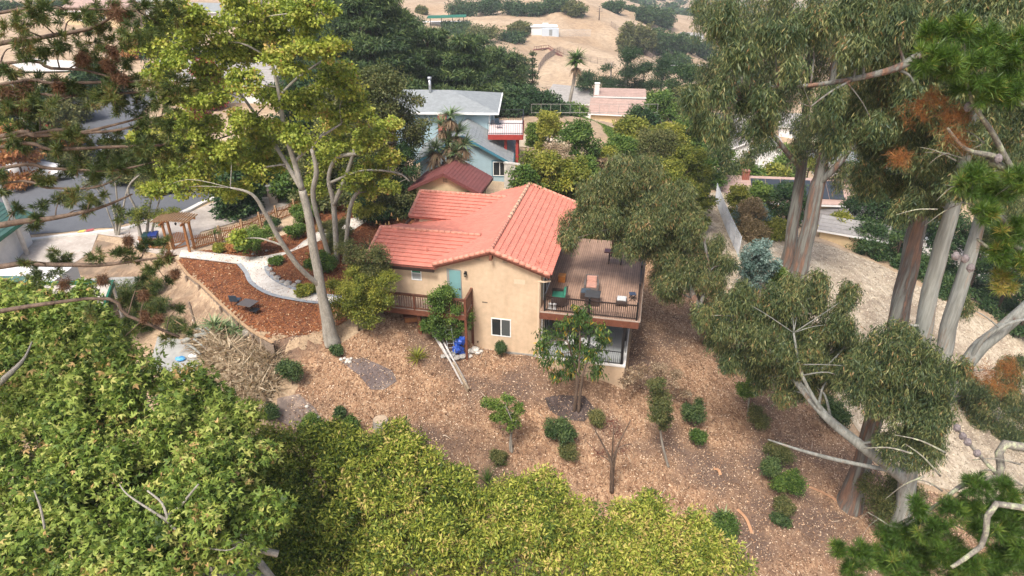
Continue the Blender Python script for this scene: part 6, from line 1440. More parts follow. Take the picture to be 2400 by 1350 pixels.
# garden shrubs
for (px,py,w,h,k,lab,v) in [(600,600,2.6,2.2,'shrub','bushy bright green shrub inside the picket fence',.65),(520,590,1.0,.6,'yel','yellow-green perennial at the foot of the picket fence',.7),(548,590,1.0,.6,'orange','tan dried perennial beside the picket fence',.6),
    (870,530,3.0,2.2,'yel','lime-green angel trumpet bush beside the bark garden',.75),(925,500,2.2,1.0,'dark','strappy dark green clump behind the front roof wing',.5),(720,690,1.4,.6,'yel','low yellow-green plant inside the curved bed',.6),
    (760,640,2.2,1.4,'shrub','green shrub behind the sweetgum trunk in the curved bed',.4),(800,600,2.4,1.8,'olive','olive shrub between the garden path and the tile roof',.4),(700,560,1.4,1.2,'shrub','green shrub with white flowers by the path fork',.5),
    (650,620,.8,.5,'shrub','small green plant at the tip of the rock-edged bed',.5),(720,520,2.0,1.4,'shrub','green shrub by the far end of the picket fence',.5),(640,545,1.0,1.1,'dark','dark green shrub behind the bright green shrub',.5),
    (780,560,2.0,1.6,'olive','bushy olive plant right of the sweetgum trunk near the path',.5)]:
    kk='yel' if k=='orange' else k; ex=dict(mat=M_orange) if k=='orange' else {}
    bush('garden_shrub',lab,px,py,w,h,kk,'shrub',v=v,gap=.1,tr=.22,size=.11,**ex)
# angel trumpet flowers
fl=MB(); 
for i in range(9):
    p=gp(880+i*6,545-(i%3)*10)+Vector((random.uniform(-.2,.2),0,random.uniform(.3,.9))); fl.lathe(p,[(.10,0),(.04,.1),(.02,.24)],6)
# left bank plants along the retaining slope
for (px,py,w,h,v) in [(300,720,3.0,1.8,.4),(370,745,2.4,1.4,.45),(330,780,2.4,1.4,.35),(410,780,1.2,.9,.5),(250,730,1.6,1.2,.4),(360,690,2.0,1.4,.55)]:
    bush('juniper_bush','dark juniper bush on the bare bank '+{300:'nearest the green-edged roof',370:'just left of the leaning post',330:'lowest beside the concrete pad',410:'smallest, next to the retaining wall',250:'at the green roof corner',360:'highest on the bank'}[px],px,py,w,h,'dark','bush',mat=M_conif,v=v,tr=.25,size=.13,wr=.25,gap=.2)
# deck-side eucalyptus
eb=gp(1650,800)
def eucalypt(label,b,tks,blobs,group=None,spec=None,bk=B_euc,name='eucalyptus_tree',twig=.3,limb=.06):
    return make_tree(name,label,'tree',b,tks,blobs,spec or SP_['euc'],bk,group,limb_r=limb,twig=twig)
Yd=38.5
def tp(px,py,Y,r): p=aty(px,py,Y); return (p,r/ppm(p))
eucalypt('drooping young eucalyptus leaning over the far side of the deck',eb,[[(eb,.28),tp(1640,740,37,8),tp(1610,660,38,7),tp(1550,580,39,5),tp(1480,530,39,3)],[tp(1610,660,38,6),tp(1600,560,39,5),tp(1560,470,40,3)],[tp(1640,720,37,5),tp(1660,640,38,4),tp(1650,560,39,3)]],
  [PB(px-28,py+22,Yd+random.uniform(-1,1.5),r,.9,v=.5) for px,py,r in [(1420,430,50),(1480,390,60),(1540,400,60),(1375,500,42),(1430,500,50),(1500,470,60),(1570,470,60),(1620,440,45),(1640,510,45),(1560,550,50),(1500,550,45),(1620,590,45),(1570,630,30),(1600,660,34),(1650,620,32),(1540,510,50),(1460,440,50),(1600,540,50),(1365,540,24),(1600,580,45),(1645,620,48),(1690,570,42),(1700,650,42),(1680,710,36),(1720,600,34),(1590,640,32),(1740,690,32)]])
# E1/E2 far pair
e1=gp(1848,628); e2=gp(1868,662)
Y1=e1.y; Y2=e2.y
c12=[(1690,40,75),(1790,50,80),(1720,130,60),(1810,150,75),(1660,190,50),(1640,250,42),(1720,240,60),(1700,310,38),(1800,250,60),(1880,100,75),(1870,210,50)]
eucalypt('tall straight eucalyptus, left of the far pair beside the dry slope',e1,[[(e1-Vector((0,0,.4)),.75),tp(1852,580,Y1,14.3),tp(1862,500,Y1,13.4),tp(1878,400,Y1,11.9),tp(1886,300,Y1,9.5),tp(1895,170,Y1,7.9),tp(1900,40,Y1,5.5),tp(1905,-60,Y1,3.1)],
   [tp(1876,395,Y1,7.1),tp(1835,345,Y1-1,5.5),tp(1798,300,Y1-1.5,4.0),tp(1780,265,Y1-2,2.4)]],[PB(px,py,Y1+random.uniform(-2,2),r,1.0) for px,py,r in c12]+[PB(px,py,Y1-2,r,.6,v=.3) for px,py,r in [(1790,340,32),(1750,370,28),(1710,390,24),(1690,350,22),(1790,290,30)]],'tall eucalyptus trees',sp('euc',size=.26,tr=.5),B_euc)
eucalypt('tall forking eucalyptus, right of the far pair beside the dry slope',e2,[[(e2-Vector((0,0,.4)),.95),tp(1876,620,Y2,19.0),tp(1895,540,Y2,17.4),tp(1915,440,Y2,16.7),tp(1925,400,Y2,14.3),tp(1940,280,Y2,10.3),tp(1955,150,Y2,7.9),tp(1970,20,Y2,5.5)],
   [tp(1918,430,Y2,9.5),tp(1960,390,Y2-1,7.1),tp(2000,340,Y2-1,4.8),tp(2030,290,Y2-1,3.1)]],[PB(px,py,Y2+random.uniform(-2,2),r,1.0) for px,py,r in [(1960,50,85),(1970,160,75),(1930,250,60),(2040,60,80),(2030,180,70),(2000,270,60),(1940,350,45),(1880,350,30),(2040,340,50),(1990,420,40),(1900,300,40)]],'tall eucalyptus trees',sp('euc',size=.26,tr=.5),B_euc)
# E3..E6 near group
e3=gp(1990,1182); Y3=e3.y; e4=gp(2095,1292); Y4=e4.y
eucalypt('tall eucalyptus with a shaggy brown foot, left of the near group',e3,[[(e3-Vector((0,0,.4)),.85),tp(2008,1120,Y3,19.8),tp(2030,1050,Y3,19.8),tp(2068,900,Y3,21.3),tp(2100,770,Y3,22.2),tp(2125,650,Y3+.3,21.3),tp(2150,530,Y3+.5,19.8),tp(2178,420,Y3+.6,17.4),tp(2205,290,Y3+.8,14.3),tp(2230,150,Y3+1,11.0),tp(2250,0,Y3+1,7.9)]],
   [PB(px,py,Y3+random.uniform(-1,3),r,1.0) for px,py,r in [(2200,330,55),(2230,60,70),(2140,150,70),(2060,110,95),(2150,60,90),(2100,220,85),(2020,280,60),(2190,180,85),(2080,330,65),(2160,310,70),(2050,420,50),(2130,430,45),(2090,0,80),(2180,430,40)]]+[PB(px,py,Y3-1.8+random.uniform(-.4,.4),r,.6) for px,py,r in [(2150,380,55),(2190,250,60),(2140,470,34),(2210,120,60),(2240,20,60),(2100,500,26)]],'tall eucalyptus trees')
eucalypt('pale eucalyptus with a long limb sweeping left over the slope',e4,[[(e4-Vector((0,0,.4)),.75),tp(2108,1230,Y4,19.0),tp(2125,1150,Y4,19.8),tp(2140,1000,Y4,19.0),tp(2160,800,Y4,19.0),tp(2188,650,Y4,18.2),tp(2218,540,Y4,17.4),tp(2250,420,Y4,14.3),tp(2290,250,Y4,11.0),tp(2320,80,Y4,7.9)],
   [tp(2130,1130,Y4,15.8),tp(2060,1075,Y4-.3,13.4),tp(2000,1030,Y4-.2,11.9),tp(1930,970,Y4+.5,10.3),tp(1880,910,Y4+1.5,8.7),tp(1830,850,Y4+2.5,6.3),tp(1790,780,Y4+3.5,4.0)],[tp(1930,970,Y4+.5,5.5),tp(1880,880,Y4+1,4.0),tp(1860,780,Y4+2,2.4)],
   [tp(2128,1110,Y4-.2,6.3),tp(2010,1088,Y4-.5,4.8),tp(1930,1070,Y4-.8,4.8),tp(1860,1050,Y4-1,3.1),tp(1800,1030,Y4-1,1.6)]],
   [PB(px,py,Y4+random.uniform(0,3),r,1.0) for px,py,r in [(2300,40,100),(2340,160,85),(2260,150,80),(2240,300,75),(2330,300,75),(2370,90,80),(2300,400,50),(2230,420,40),(2200,480,30)]]+[PB(px,py,Y4-1.8,r,.6) for px,py,r in [(2250,330,60),(2290,200,60),(2240,440,45),(2310,80,60)]]+
   [PB(px,py,Y4-1.3+random.uniform(-.5,.5),r,1.0,v=.38) for px,py,r in [(2050,850,55),(2120,860,55),(2070,930,55),(2130,960,65),(2110,1050,48),(2180,900,40),(2180,1000,40),(2080,800,50),(2000,900,45),(2150,830,45),(2160,1060,45),(2010,860,40),(2200,960,45),(2230,880,40)]]+
   [PB(px,py,Y4+3+random.uniform(-1,1),r,.9,v=.44) for px,py,r in [(1700,760,48),(1770,720,52),(1840,700,55),(1910,690,50),(1800,800,58),(1720,840,40),(1880,780,62),(1960,760,45),(1930,840,55),(1850,870,50),(1680,800,32),(1650,740,26),(1780,880,38),(1740,770,50),(1830,750,55),(1870,840,55),(1950,880,45),(1760,840,45),(1990,800,45),(1980,700,35),(1900,900,45),(1840,920,35),(1730,700,35)]],'tall eucalyptus trees',None,B_pale)
e5=gp(2180,960); Y5=e5.y
eucalypt('pale smooth eucalyptus trunk, third from the left in the near group',e5,[[(e5-Vector((0,0,.4)),.8),tp(2208,840,Y5,18.2),tp(2230,740,Y5,17.4),tp(2268,620,Y5,15.8),tp(2292,530,Y5,13.4),tp(2330,400,Y5,11.0),tp(2370,250,Y5,7.9)]],
   [PB(px,py,Y5+random.uniform(-1,2),r,1.0) for px,py,r in [(2340,470,50),(2380,380,60),(2390,250,60),(2300,560,22),(2390,520,45)]]+[PB(px,py,Y5-1.6,r,.6) for px,py,r in [(2330,380,50),(2360,280,50),(2310,460,34)]],'tall eucalyptus trees',sp('euc',gap=.4),B_pale)
e6=gp(2215,935); Y6=e6.y
eucalypt('pale eucalyptus trunk leaning hard to the right edge',e6,[[(e6-Vector((0,0,.4)),.6),tp(2240,890,Y6,15.8),tp(2290,820,Y6,17.4),tp(2350,770,Y6,15.8),tp(2440,690,Y6,14.3)],[tp(2260,870,Y6,4.8),tp(2300,800,Y6-.5,4.8),tp(2360,760,Y6-1,4.0),tp(2420,745,Y6-1,3.1)]],
   [PB(px,py,Y6-1+random.uniform(-1,1),r,1.0,v=.4) for px,py,r in [(2320,930,50),(2370,880,45),(2390,960,45),(2280,990,38),(2260,720,26),(2340,1010,45),(2250,1060,32),(2300,1070,45),(2380,1050,45),(2240,1130,40),(2330,1140,45),(2200,1060,30),(2390,1130,40),(2280,930,40)]],'tall eucalyptus trees',sp('euc',gap=.35),B_pale)
# long limb reaching in from the right (a tree standing outside the frame)
p7=Vector((29,25,tz(29,25)))
eucalypt('eucalyptus beyond the right edge with a long limb crossing the upper right',p7,[[(p7,.7),(Vector((28.8,25,6)),.55),(Vector((28.5,25,14)),.4),(Vector((28,25.5,20)),.3),(Vector((27.5,26,25)),.15)],
   [(Vector((28.6,25.2,17.5)),.28),tp(2330,100,25.5,11.9),tp(2180,120,25.5,10.3),tp(2100,160,25.5,8.7),tp(2000,185,26,6.3),tp(1900,200,26.5,4.8),tp(1800,205,27,3.1),tp(1740,230,27,1.6)],
   [tp(2000,185,26,4.0),tp(1940,220,25.5,2.4),tp(1900,250,25,1.6)]],[PB(px,py,26+random.uniform(-.7,1),r,.7,gap=.3,v=.35) for px,py,r in [(1750,230,35),(1800,240,35),(1690,220,30),(1860,170,35),(1640,290,26),(1950,240,35),(2150,230,45),(2000,120,40),(1620,230,24),(1900,60,55),(2000,30,60),(1820,80,50),(1700,60,50),(1740,130,40),(2100,60,60),(2260,50,60),(2350,40,60),(2300,150,50),(2050,300,50),(1960,330,40),(1680,300,28),(1780,300,35)]],'tall eucalyptus trees')
# near pine on the right
pb=Vector((17.5,9.5,tz(17.5,9.5)))
pt_=[[(pb,.4),(Vector((17.3,10,4)),.33),(Vector((17,10.4,12)),.28),(Vector((16.5,10.6,18)),.22),(Vector((16,11,25)),.1)],
 [(Vector((16.6,10.6,17)),.12),tp(2400,415,12.5,10),tp(2340,370,12.5,8),tp(2265,350,12.5,5),tp(2220,300,12.5,3)],[tp(2370,395,12.5,7),tp(2325,310,12.4,6),tp(2280,240,12.3,4),tp(2260,160,12.3,3)],
 [(Vector((17,10.4,11)),.14),tp(2410,1050,11.5,11),tp(2340,1115,11.3,8),tp(2260,1135,11.2,6),tp(2200,1180,11,4),tp(2110,1240,11,3)],[tp(2340,1115,11.3,6),tp(2280,1050,11.5,4),tp(2240,1000,11.8,3)],
 [(Vector((17.2,10.2,9)),.14),tp(2400,1190,10,8),tp(2300,1280,9.8,6),tp(2230,1330,9.6,4)],[(Vector((16.9,10.5,13)),.08),tp(2400,640,12.5,7),tp(2340,600,12.5,5),tp(2290,560,12.5,3)],[(Vector((16.9,10.5,14)),.1),tp(2410,600,12.5,8),tp(2360,530,12.5,6),tp(2320,470,12.4,4)]]
PN=dict(mat=M_pine,tr=.10,per=95,size=.18,wr=.05,dens=.42,gap=0,mode='needle',v=.5,tv=.15,vj=.14,bias=.5,nup=.7,bend=.05)
pbl=[PB(px,py,12.3+random.uniform(-.3,.3),r,1.0) for px,py,r in [(2185,85,28),(2250,70,30),(2310,95,34),(2170,140,30),(2220,150,34),(2290,160,36),(2350,150,34),(2370,210,36),(2310,220,34),(2260,200,26),(2385,110,30),(2280,420,34),(2330,450,36),(2380,430,34),(2300,500,28),(2370,540,32),(2390,620,26),(2340,590,22)]]
pbl+=[PB(px,py,12.3+random.uniform(-.3,.3),r,1.0,mat=None,v=.93) for px,py,r in [(2350,660,22)]]
pbl+=[PB(px,py,10.8+random.uniform(-.4,.4),r,1.0,v=.42) for px,py,r in [(2130,1250,30),(2180,1240,34),(2060,1300,30),(2010,1330,30),(2100,1330,36),(2230,1200,30),(2220,1290,34),(2290,1140,26),(2300,1230,34),(2360,1150,32),(2385,1220,34),(2170,1320,34),(2340,1300,38),(2250,1350,34),(2390,1330,36),(2270,1190,28),(2330,1190,30),(2400,1280,36),(2180,1290,32),(2120,1290,28),(2080,1260,24),(2270,1320,32),(2310,1340,34),(2010,1290,22),(2350,1240,30),(2150,1190,20),(1960,1290,18)]]
for k_ in range(26):
    px,py=random.uniform(2130,2400),random.uniform(1060,1350); a=random.uniform(-.9,.9); L=random.uniform(50,130)
    pt_.append([tp(px,py,11.2,2.6),tp(px-L*.5*math.cos(a),py+L*.5*math.sin(a)-8,11.3,1.8),tp(px-L*math.cos(a),py+L*math.sin(a),11.5,.8)])
for k_ in range(16):
    px,py=random.uniform(2180,2400),random.uniform(200,560); a=random.uniform(-.9,.9); L=random.uniform(40,110)
    pt_.append([tp(px,py,12.6,2.2),tp(px-L*.5*math.cos(a),py+L*.5*math.sin(a)-6,12.7,1.5),tp(px-L*math.cos(a),py+L*math.sin(a),12.8,.7)])
prt=make_tree('pine_tree','near pine with bright long-needled tufts and lichen-covered branches at the right edge','tree',pb,pt_,pbl,PN,B_lich,None,limb_r=.02,twig=.5)
Q,V=[],[]
for px,py,r in [(2150,255,30),(2215,300,34),(2255,335,26),(2190,230,22),(2240,270,26),(2110,372,16),(2340,900,26),(2310,880,22),(2370,860,22)]:
    c,rr,_=PB(px,py,12.6,r); tf=blob_tufts(c,Vector(rr)*1.25,26,.5); cen=_nrm(_unit(len(tf))+np.array([0,0,-.5]))
    q,v=foliage(tf,.22,26,.15,.035,'leaf','needle',np.full(len(tf),.35),.22,cen=cen); Q.append(q);V.append(v)
leaf_object('dead_needles',np.concatenate(Q),np.concatenate(V),M_brownneedle,prt,pb)
for px,py,Y in [(2240,600,12.3),(2262,606,12.3),(2275,628,12.3),(2270,250,12.4),(2243,1003,11.7),(2256,1022,11.6),(2268,1036,11.5),(2290,1062,11.4),(2340,372,12.2)]:
    c=aty(px,py,Y)-pb; m=MB(); m.sphere(c,.075,9,8,.10,(1,1,1.2)); m.build('cone',plain('grey_pine_cone',(.20,.17,.17),.8,.35,30,bmp=.8),prt)
# near conifer on the left: horizontal boughs coming in from outside the frame
lb=Vector((-17,14.5,tz(-17,14.5)))
lt=[[(lb,.5),(Vector((-16.8,14.5,8)),.42),(Vector((-16.5,14.6,16)),.33),(Vector((-16.3,14.7,26)),.12)]]
for pts,z in [([(0,102,6),(70,92,5),(130,82,5),(215,65,4),(280,28,2)],20.5),([(0,150,4),(120,160,4),(200,165,3),(270,185,2)],20),([(0,198,4),(120,195,4),(240,193,4),(330,190,3)],19.5),([(20,232,3),(130,225,4),(230,222,4),(330,215,3),(420,205,2)],19.3),
     ([(0,320,6),(80,318,5),(180,312,4),(270,292,3),(345,272,2)],18.3),([(60,316,4),(200,311,4),(290,302,3),(380,272,2)],18.3),([(0,345,5),(120,350,4),(250,345,4),(380,340,3)],18),([(0,430,3),(110,440,3),(220,440,2.5),(285,412,1.5)],17.5),
     ([(0,528,8),(60,518,7),(130,510,6),(230,488,4),(310,455,2)],16.8),([(0,395,5),(120,395,4),(260,400,3),(360,380,2)],17.6),([(0,625,7),(110,620,6),(230,621,5),(330,610,3),(415,598,2)],15.6),([(200,700,4),(300,740,4),(420,790,3)],14.6),([(0,30,4),(150,20,3),(320,25,3)],21)]:
    s0=Vector((-16.6,14.6,z)); lt.append([(s0,.09)]+[tp(a,b_,14.8,r) for a,b_,r in pts])
CN=dict(mat=M_conif,tr=.15,per=80,size=.14,wr=.09,dens=.30,gap=.1,mode='needle',v=.52,tv=.16,vj=.18,nup=.1,bend=.1)
lbl=[]
for px,py,r in [(30,60,45),(100,30,45),(180,40,45),(250,20,45),(330,30,50),(400,20,45),(60,110,35),(130,115,35),(200,105,35),(270,90,45),(330,80,40),(380,60,35),(20,170,30),(90,200,35),(40,230,40),(140,190,25),(250,150,40),(300,140,30),(320,190,25),
   (170,210,22),(240,215,25),(300,215,28),(360,200,32),(420,190,32),(430,220,28),(390,240,32),(330,250,32),(280,245,26),(400,280,30),(350,290,22),(120,250,22),(90,265,22),
   (60,290,22),(120,335,24),(190,335,28),(260,350,32),(320,340,36),(370,350,36),(410,370,32),(250,390,36),(310,390,38),(360,400,34),(200,385,30),(150,400,26),(100,420,30),(220,420,24),(180,460,18),(420,330,28),
   (40,490,14),(95,480,16),(140,470,14),(220,470,16),(50,335,18)]:
    lbl.append(PB(px,py,14.8+random.uniform(-1,1),r,.8,v=random.uniform(.34,.62)))
for px,py,r in [(140,600,22),(230,598,22),(270,600,20),(310,585,24),(350,578,22),(390,572,20),(60,618,12),(130,640,12),(330,650,22),(390,660,20),(300,700,26),(350,690,20),(370,725,22),(310,740,22),(420,720,12),(440,770,16),(290,790,14),(330,770,18),(350,630,16)]:
    lbl.append(PB(px,py,14.9+random.uniform(-.6,.6),r,.7,v=.42))
for path in lt[1:]:
    for (p0,r0),(p1,r1) in zip(path[1:-1],path[2:]):
        for t in (random.uniform(.1,.9),):
            c=p0.lerp(p1,t)+Vector((random.uniform(-.1,.1),random.uniform(-.5,.5),random.uniform(-.25,.05))); lbl.append((c,(random.uniform(.12,.24),)*3,dict(v=random.uniform(.35,.6))))
lr=make_tree('conifer_tree','near conifer reaching long drooping boughs in from the left edge','tree',lb,lt,lbl,CN,B_brown,None,limb_r=.018,twig=.35)
Q,V=[],[]
for px,py,r in [(270,30,24),(190,135,14),(260,120,16),(60,205,16),(20,215,16),(280,180,14),(140,200,12),(50,250,20),(255,150,12),(335,690,10),(240,655,12),(395,600,9),(340,740,12),(370,745,10),(150,665,14),(410,640,8),(300,560,8)]:
    c,rr,_=PB(px,py,14.6,r); tf=blob_tufts(c,rr,18,.5); cen=_nrm(_unit(len(tf))*.5+np.array([0,0,-1]))
    q,v=foliage(tf,.13,40,.13,.07,'leaf','needle',np.full(len(tf),.4),.2,cen=cen); Q.append(q);V.append(v)
leaf_object('dead_needles',np.concatenate(Q),np.concatenate(V),M_rust,lr,lb)
# ------------------------------------------------------------------ vegetation behind the houses
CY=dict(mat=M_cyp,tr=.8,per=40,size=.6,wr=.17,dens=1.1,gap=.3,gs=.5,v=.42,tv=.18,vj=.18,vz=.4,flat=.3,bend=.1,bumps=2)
for px,Y,top,wpx,lab in [(770,98,-60,230,'dark cypress behind the top of the sweetgum'),(880,86,-70,330,'largest dark cypress with layered boughs behind the blue house'),(1010,92,60,230,'broad cypress with brown-tinged tips right of the largest cypress'),(1095,88,75,190,'spreading cypress directly behind the blue roof ridge'),(960,80,190,150,'lower cypress boughs just behind the grey chimney flue'),(1150,100,110,130,'dull green cypress below the white hillside building'),(640,104,60,200,'cypress half hidden by the sweetgum trunk'),(1060,100,95,170,'cypress filling the gap above the blue roof'),(1190,112,120,120,'small cypress left of the thin spruces'),(930,100,10,240,'tall cypress behind the layered cypress'),(1120,120,70,130,'grey-green cypress near the hillside shelter')]:
    p=stand(px,Y); h=h_to(p,top); w=wpx/ppm(p+Vector((0,0,h*.3)))
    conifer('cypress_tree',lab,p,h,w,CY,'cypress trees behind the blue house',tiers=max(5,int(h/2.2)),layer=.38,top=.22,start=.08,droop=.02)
FD=dict(size=.36,tr=.9,wr=.55)
for i,(px,Y,top,wpx,k,lab,v) in enumerate([(1210,96,200,110,'dark','dark oak between the cypresses and the palm, left one',.35),(1265,94,215,110,'dark','dark round oak just left of the palm trunk',.3),(1180,90,250,100,'dark','low dark oak behind the red deck',.35),(1120,88,240,100,'dark','dark oak behind the blue roof end',.3),
    (1300,100,255,70,'dark','small dark oak at the foot of the palm',.4),(1340,104,270,60,'shrub','bright green shrub right of the palm foot',.5),
    (720,75,160,150,'dark','dark tree seen through the sweetgum branches',.4),(810,68,170,150,'olive','olive tree crown behind the right of the sweetgum',.45),(420,100,40,150,'dark','dark tree at the back of the street, left',.4),(560,95,110,120,'dark','dark tree behind the pale garage house',.4),
    (240,92,150,110,'dark','dark street tree behind the parked cars',.4),(80,72,200,160,'dark','dark tree left of the leaning utility pole',.35),(150,80,190,120,'olive','olive tree behind the utility pole',.45),(30,64,285,90,'yel','yellow-green street shrub at the left edge',.6),
    (170,66,240,90,'olive','roadside tree with dull leaves beside the road',.5),(60,60,300,90,'orange','orange-leaved shrub by the street at the left edge',.5),(325,120,98,60,'orange','pale orange autumn tree behind the conifer boughs',.6),(500,85,140,60,'red','bright red autumn tree beside the garage',.5),(462,80,215,45,'red','low red maple in front of the pale house',.55),
    (160,70,270,45,'red','small red shrub beside the road',.7),(430,62,280,140,'yel','light green hedge-like shrubs in front of the garage',.6),(500,58,330,110,'yel','yellow-green street shrub behind the driveway',.55),(330,60,330,120,'olive','olive roadside tree behind the conifer boughs',.45),
    (590,56,330,130,'shrub','green street tree behind the driveway hedge',.45),(650,60,300,130,'olive','olive tree left of the grey trunk near the brick wall',.5),(700,56,380,110,'shrub','green shrub above the brick wall',.4),(560,52,400,100,'dark','dark hedge with bare stems beside the brick pillar',.35),(760,54,330,120,'olive','olive shrub behind the multi-stemmed sweetgum',.4),(830,60,240,140,'olive','pale olive tree between the sweetgum and the evergreen',.5)]):
    ex={'orange':('yel',M_orange),'red':('shrub',M_red)}.get(k,(k,None)); o=dict(v=v,gap=.12,**FD)
    if ex[1]: o['mat']=ex[1]
    o['size']=.28 if Y<90 else .36; o['tr']=.6 if Y<90 else .9
    broad('background_tree' if k not in('red','orange') else 'autumn_tree',lab,px,Y,top,wpx,ex[0],'trees behind the houses',base_h=.06,nb=9,**o)
# pines with visible trunks right of the palm
for px,Y,top,wpx,lab in [(1372,132,165,80,'slim dark pine, first right of the palm'),(1425,136,140,95,'dark pine with bare trunk in the row right of the palm'),(1460,134,112,110,'tallest dark pine in the row right of the palm'),(1500,138,150,90,'loose pine at the middle right of the row'),(1540,132,140,100,'full pine at the right end of the row')]:
    p=stand(px,Y); h=h_to(p,top); w=wpx/ppm(p+Vector((0,0,h*.7)))
    bl=[]
    for i in range(12):
        t=random.uniform(.42,.98); a=random.uniform(0,6.28); q=w*.34*(1.15-t)*random.uniform(.6,1.6)
        bl.append((p+Vector((math.cos(a)*q,math.sin(a)*q,h*t)),(w*.22,w*.22,w*.13)))
    make_tree('pine_tree',lab,'tree',p,[[(p,.3),(p+Vector((0,0,h*.5)),.22),(p+Vector((0,0,h*.95)),.08)]],bl,dict(mat=M_dark,tr=.8,per=34,size=.4,wr=.25,dens=.7,gap=.2,v=.35,flat=.5),B_grey,'row of pines right of the palm',limb_r=.08,twig=.1)
# thin young spruce
for px,Y,top,w in ((1247,120,115,3.4),(1228,125,130,2.6)):
    p=stand(px,Y); conifer('spruce_tree','thin dark spruce left of the golden hill'+(', taller' if px==1247 else ', shorter'),p,h_to(p,top),w,dict(mat=M_dark,tr=.5,per=22,size=.3,wr=.3,dens=.6,gap=.2,v=.4,flat=.4),None,tiers=10,layer=.25)
# fan palm
p=stand(1327,112); h=h_to(p,150); root=empty('palm_tree',p,'tall thin palm with a small green head in front of the golden hill','tree')
m=MB(); m.tube(smooth_path([(0,0,-.5),(.5,0,h*.3),(.9,0,h*.6),(1.3,0,h)],4),[.45]+[.38,.33,.30]+[.26]*6+[.24]*3,9); m.build('trunk',B_grey,root)
q=([],[]); c=p+Vector((1.3,0,h))
for k in range(3): rosette(q,c+Vector((0,0,.3*k)),60,2.0,.28,.6+.3*k,.45,.5)
leaf_object('crown',np.concatenate(q[0]),np.concatenate(q[1]),M_green,root,p)
q=([],[]); rosette(q,c-Vector((0,0,.5)),50,1.6,.2,-.4,.25,.6); leaf_object('dead_fronds',np.concatenate(q[0]),np.concatenate(q[1]),M_dry,root,p)
# shrub belt between the blue house yard and the deck
SH=[(1285,70,262,60,'yel',.75,'bright yellow-green bush above the blue house yard'),(1255,72,290,45,'shrub',.75,'leafy white-flecked shrub beside the red deck'),(1350,62,285,110,'shrub',.4,'large green shrub in front of the clipped hedge'),(1300,58,335,90,'dry',.5,'dry tan shrub with bare stems below the yard'),
    (1370,60,370,60,'shrub',.6,'small fresh green shrub on the yard edge'),(1420,64,345,80,'yel',.6,'yellow-tipped shrub at the end of the clipped hedge'),(1450,66,320,90,'shrub',.55,'green shrub in front of the hedge end'),(1270,50,355,130,'yel',.5,'broad yellow-green tree crown behind the main ridge'),
    (1340,50,375,110,'yel',.45,'yellow-green tree crown behind the far roof corner'),(1230,49,390,90,'shrub',.35,'dark green shrub behind the yucca clump'),(1400,52,430,120,'olive',.5,'olive tree directly behind the deck'),(1470,54,400,130,'olive',.55,'pale olive tree right behind the deck eucalyptus'),
    (1550,58,380,130,'yel',.45,'yellow-green tree crown midway to the chain-link fence'),(1530,66,300,120,'olive',.5,'olive-green tree with pale tips in the shrub belt'),(1600,64,345,110,'yel',.4,'dense yellow-green crown left of the chain-link fence'),(1560,72,290,90,'yel',.6,'yellow-green rounded crown below the pale chimney house'),
    (1612,66,400,80,'olive',.5,'olive crown beside the top of the chain-link fence'),(1480,78,280,80,'yel',.5,'shrub beside the brown-roofed house'),(1610,80,270,90,'shrub',.5,'green tree with drooping fronds near the white street houses'),(1660,78,320,80,'shrub',.4,'green tree below the white street houses'),
    (1500,62,440,110,'olive',.4,'dull olive crown close behind the deck tree'),(1580,55,450,110,'olive',.45,'olive crown between the deck tree and the dry path'),(1440,58,470,90,'yel',.4,'low green crown behind the deck'),(1620,60,430,80,'yel',.35,'low crown at the start of the dry path'),(1540,95,215,80,'shrub',.5,'green tree below the row of pines'),(1600,100,200,90,'olive',.5,'olive tree left of the eucalyptus crown'),
    (1590,110,150,90,'dark',.5,'dark tree at the foot of the golden hill'),(1655,120,130,90,'dark',.5,'dark tree below the power line'),(1500,84,255,80,'dark',.4,'dark tree behind the pale chimney house')]
for px,Y,top,wpx,k,v,lab in SH:
    o=dict(v=v,gap=.1,size=.2 if Y<75 else .3,tr=.45 if Y<75 else .7,dens=.75)
    if k=='dry': o['mat']=M_dry; o['gap']=.4; o['dens']=.5
    broad('background_shrub',lab,px,Y,top,wpx,'olive' if k=='dry' else k,'shrub belt behind the house',base_h=.05,nb=9,cat='shrub',**o)
M_tan=leafmat('tan_leaf',[(0,(.12,.10,.03)),(.5,(.30,.22,.11)),(1,(.46,.34,.20))],.25)
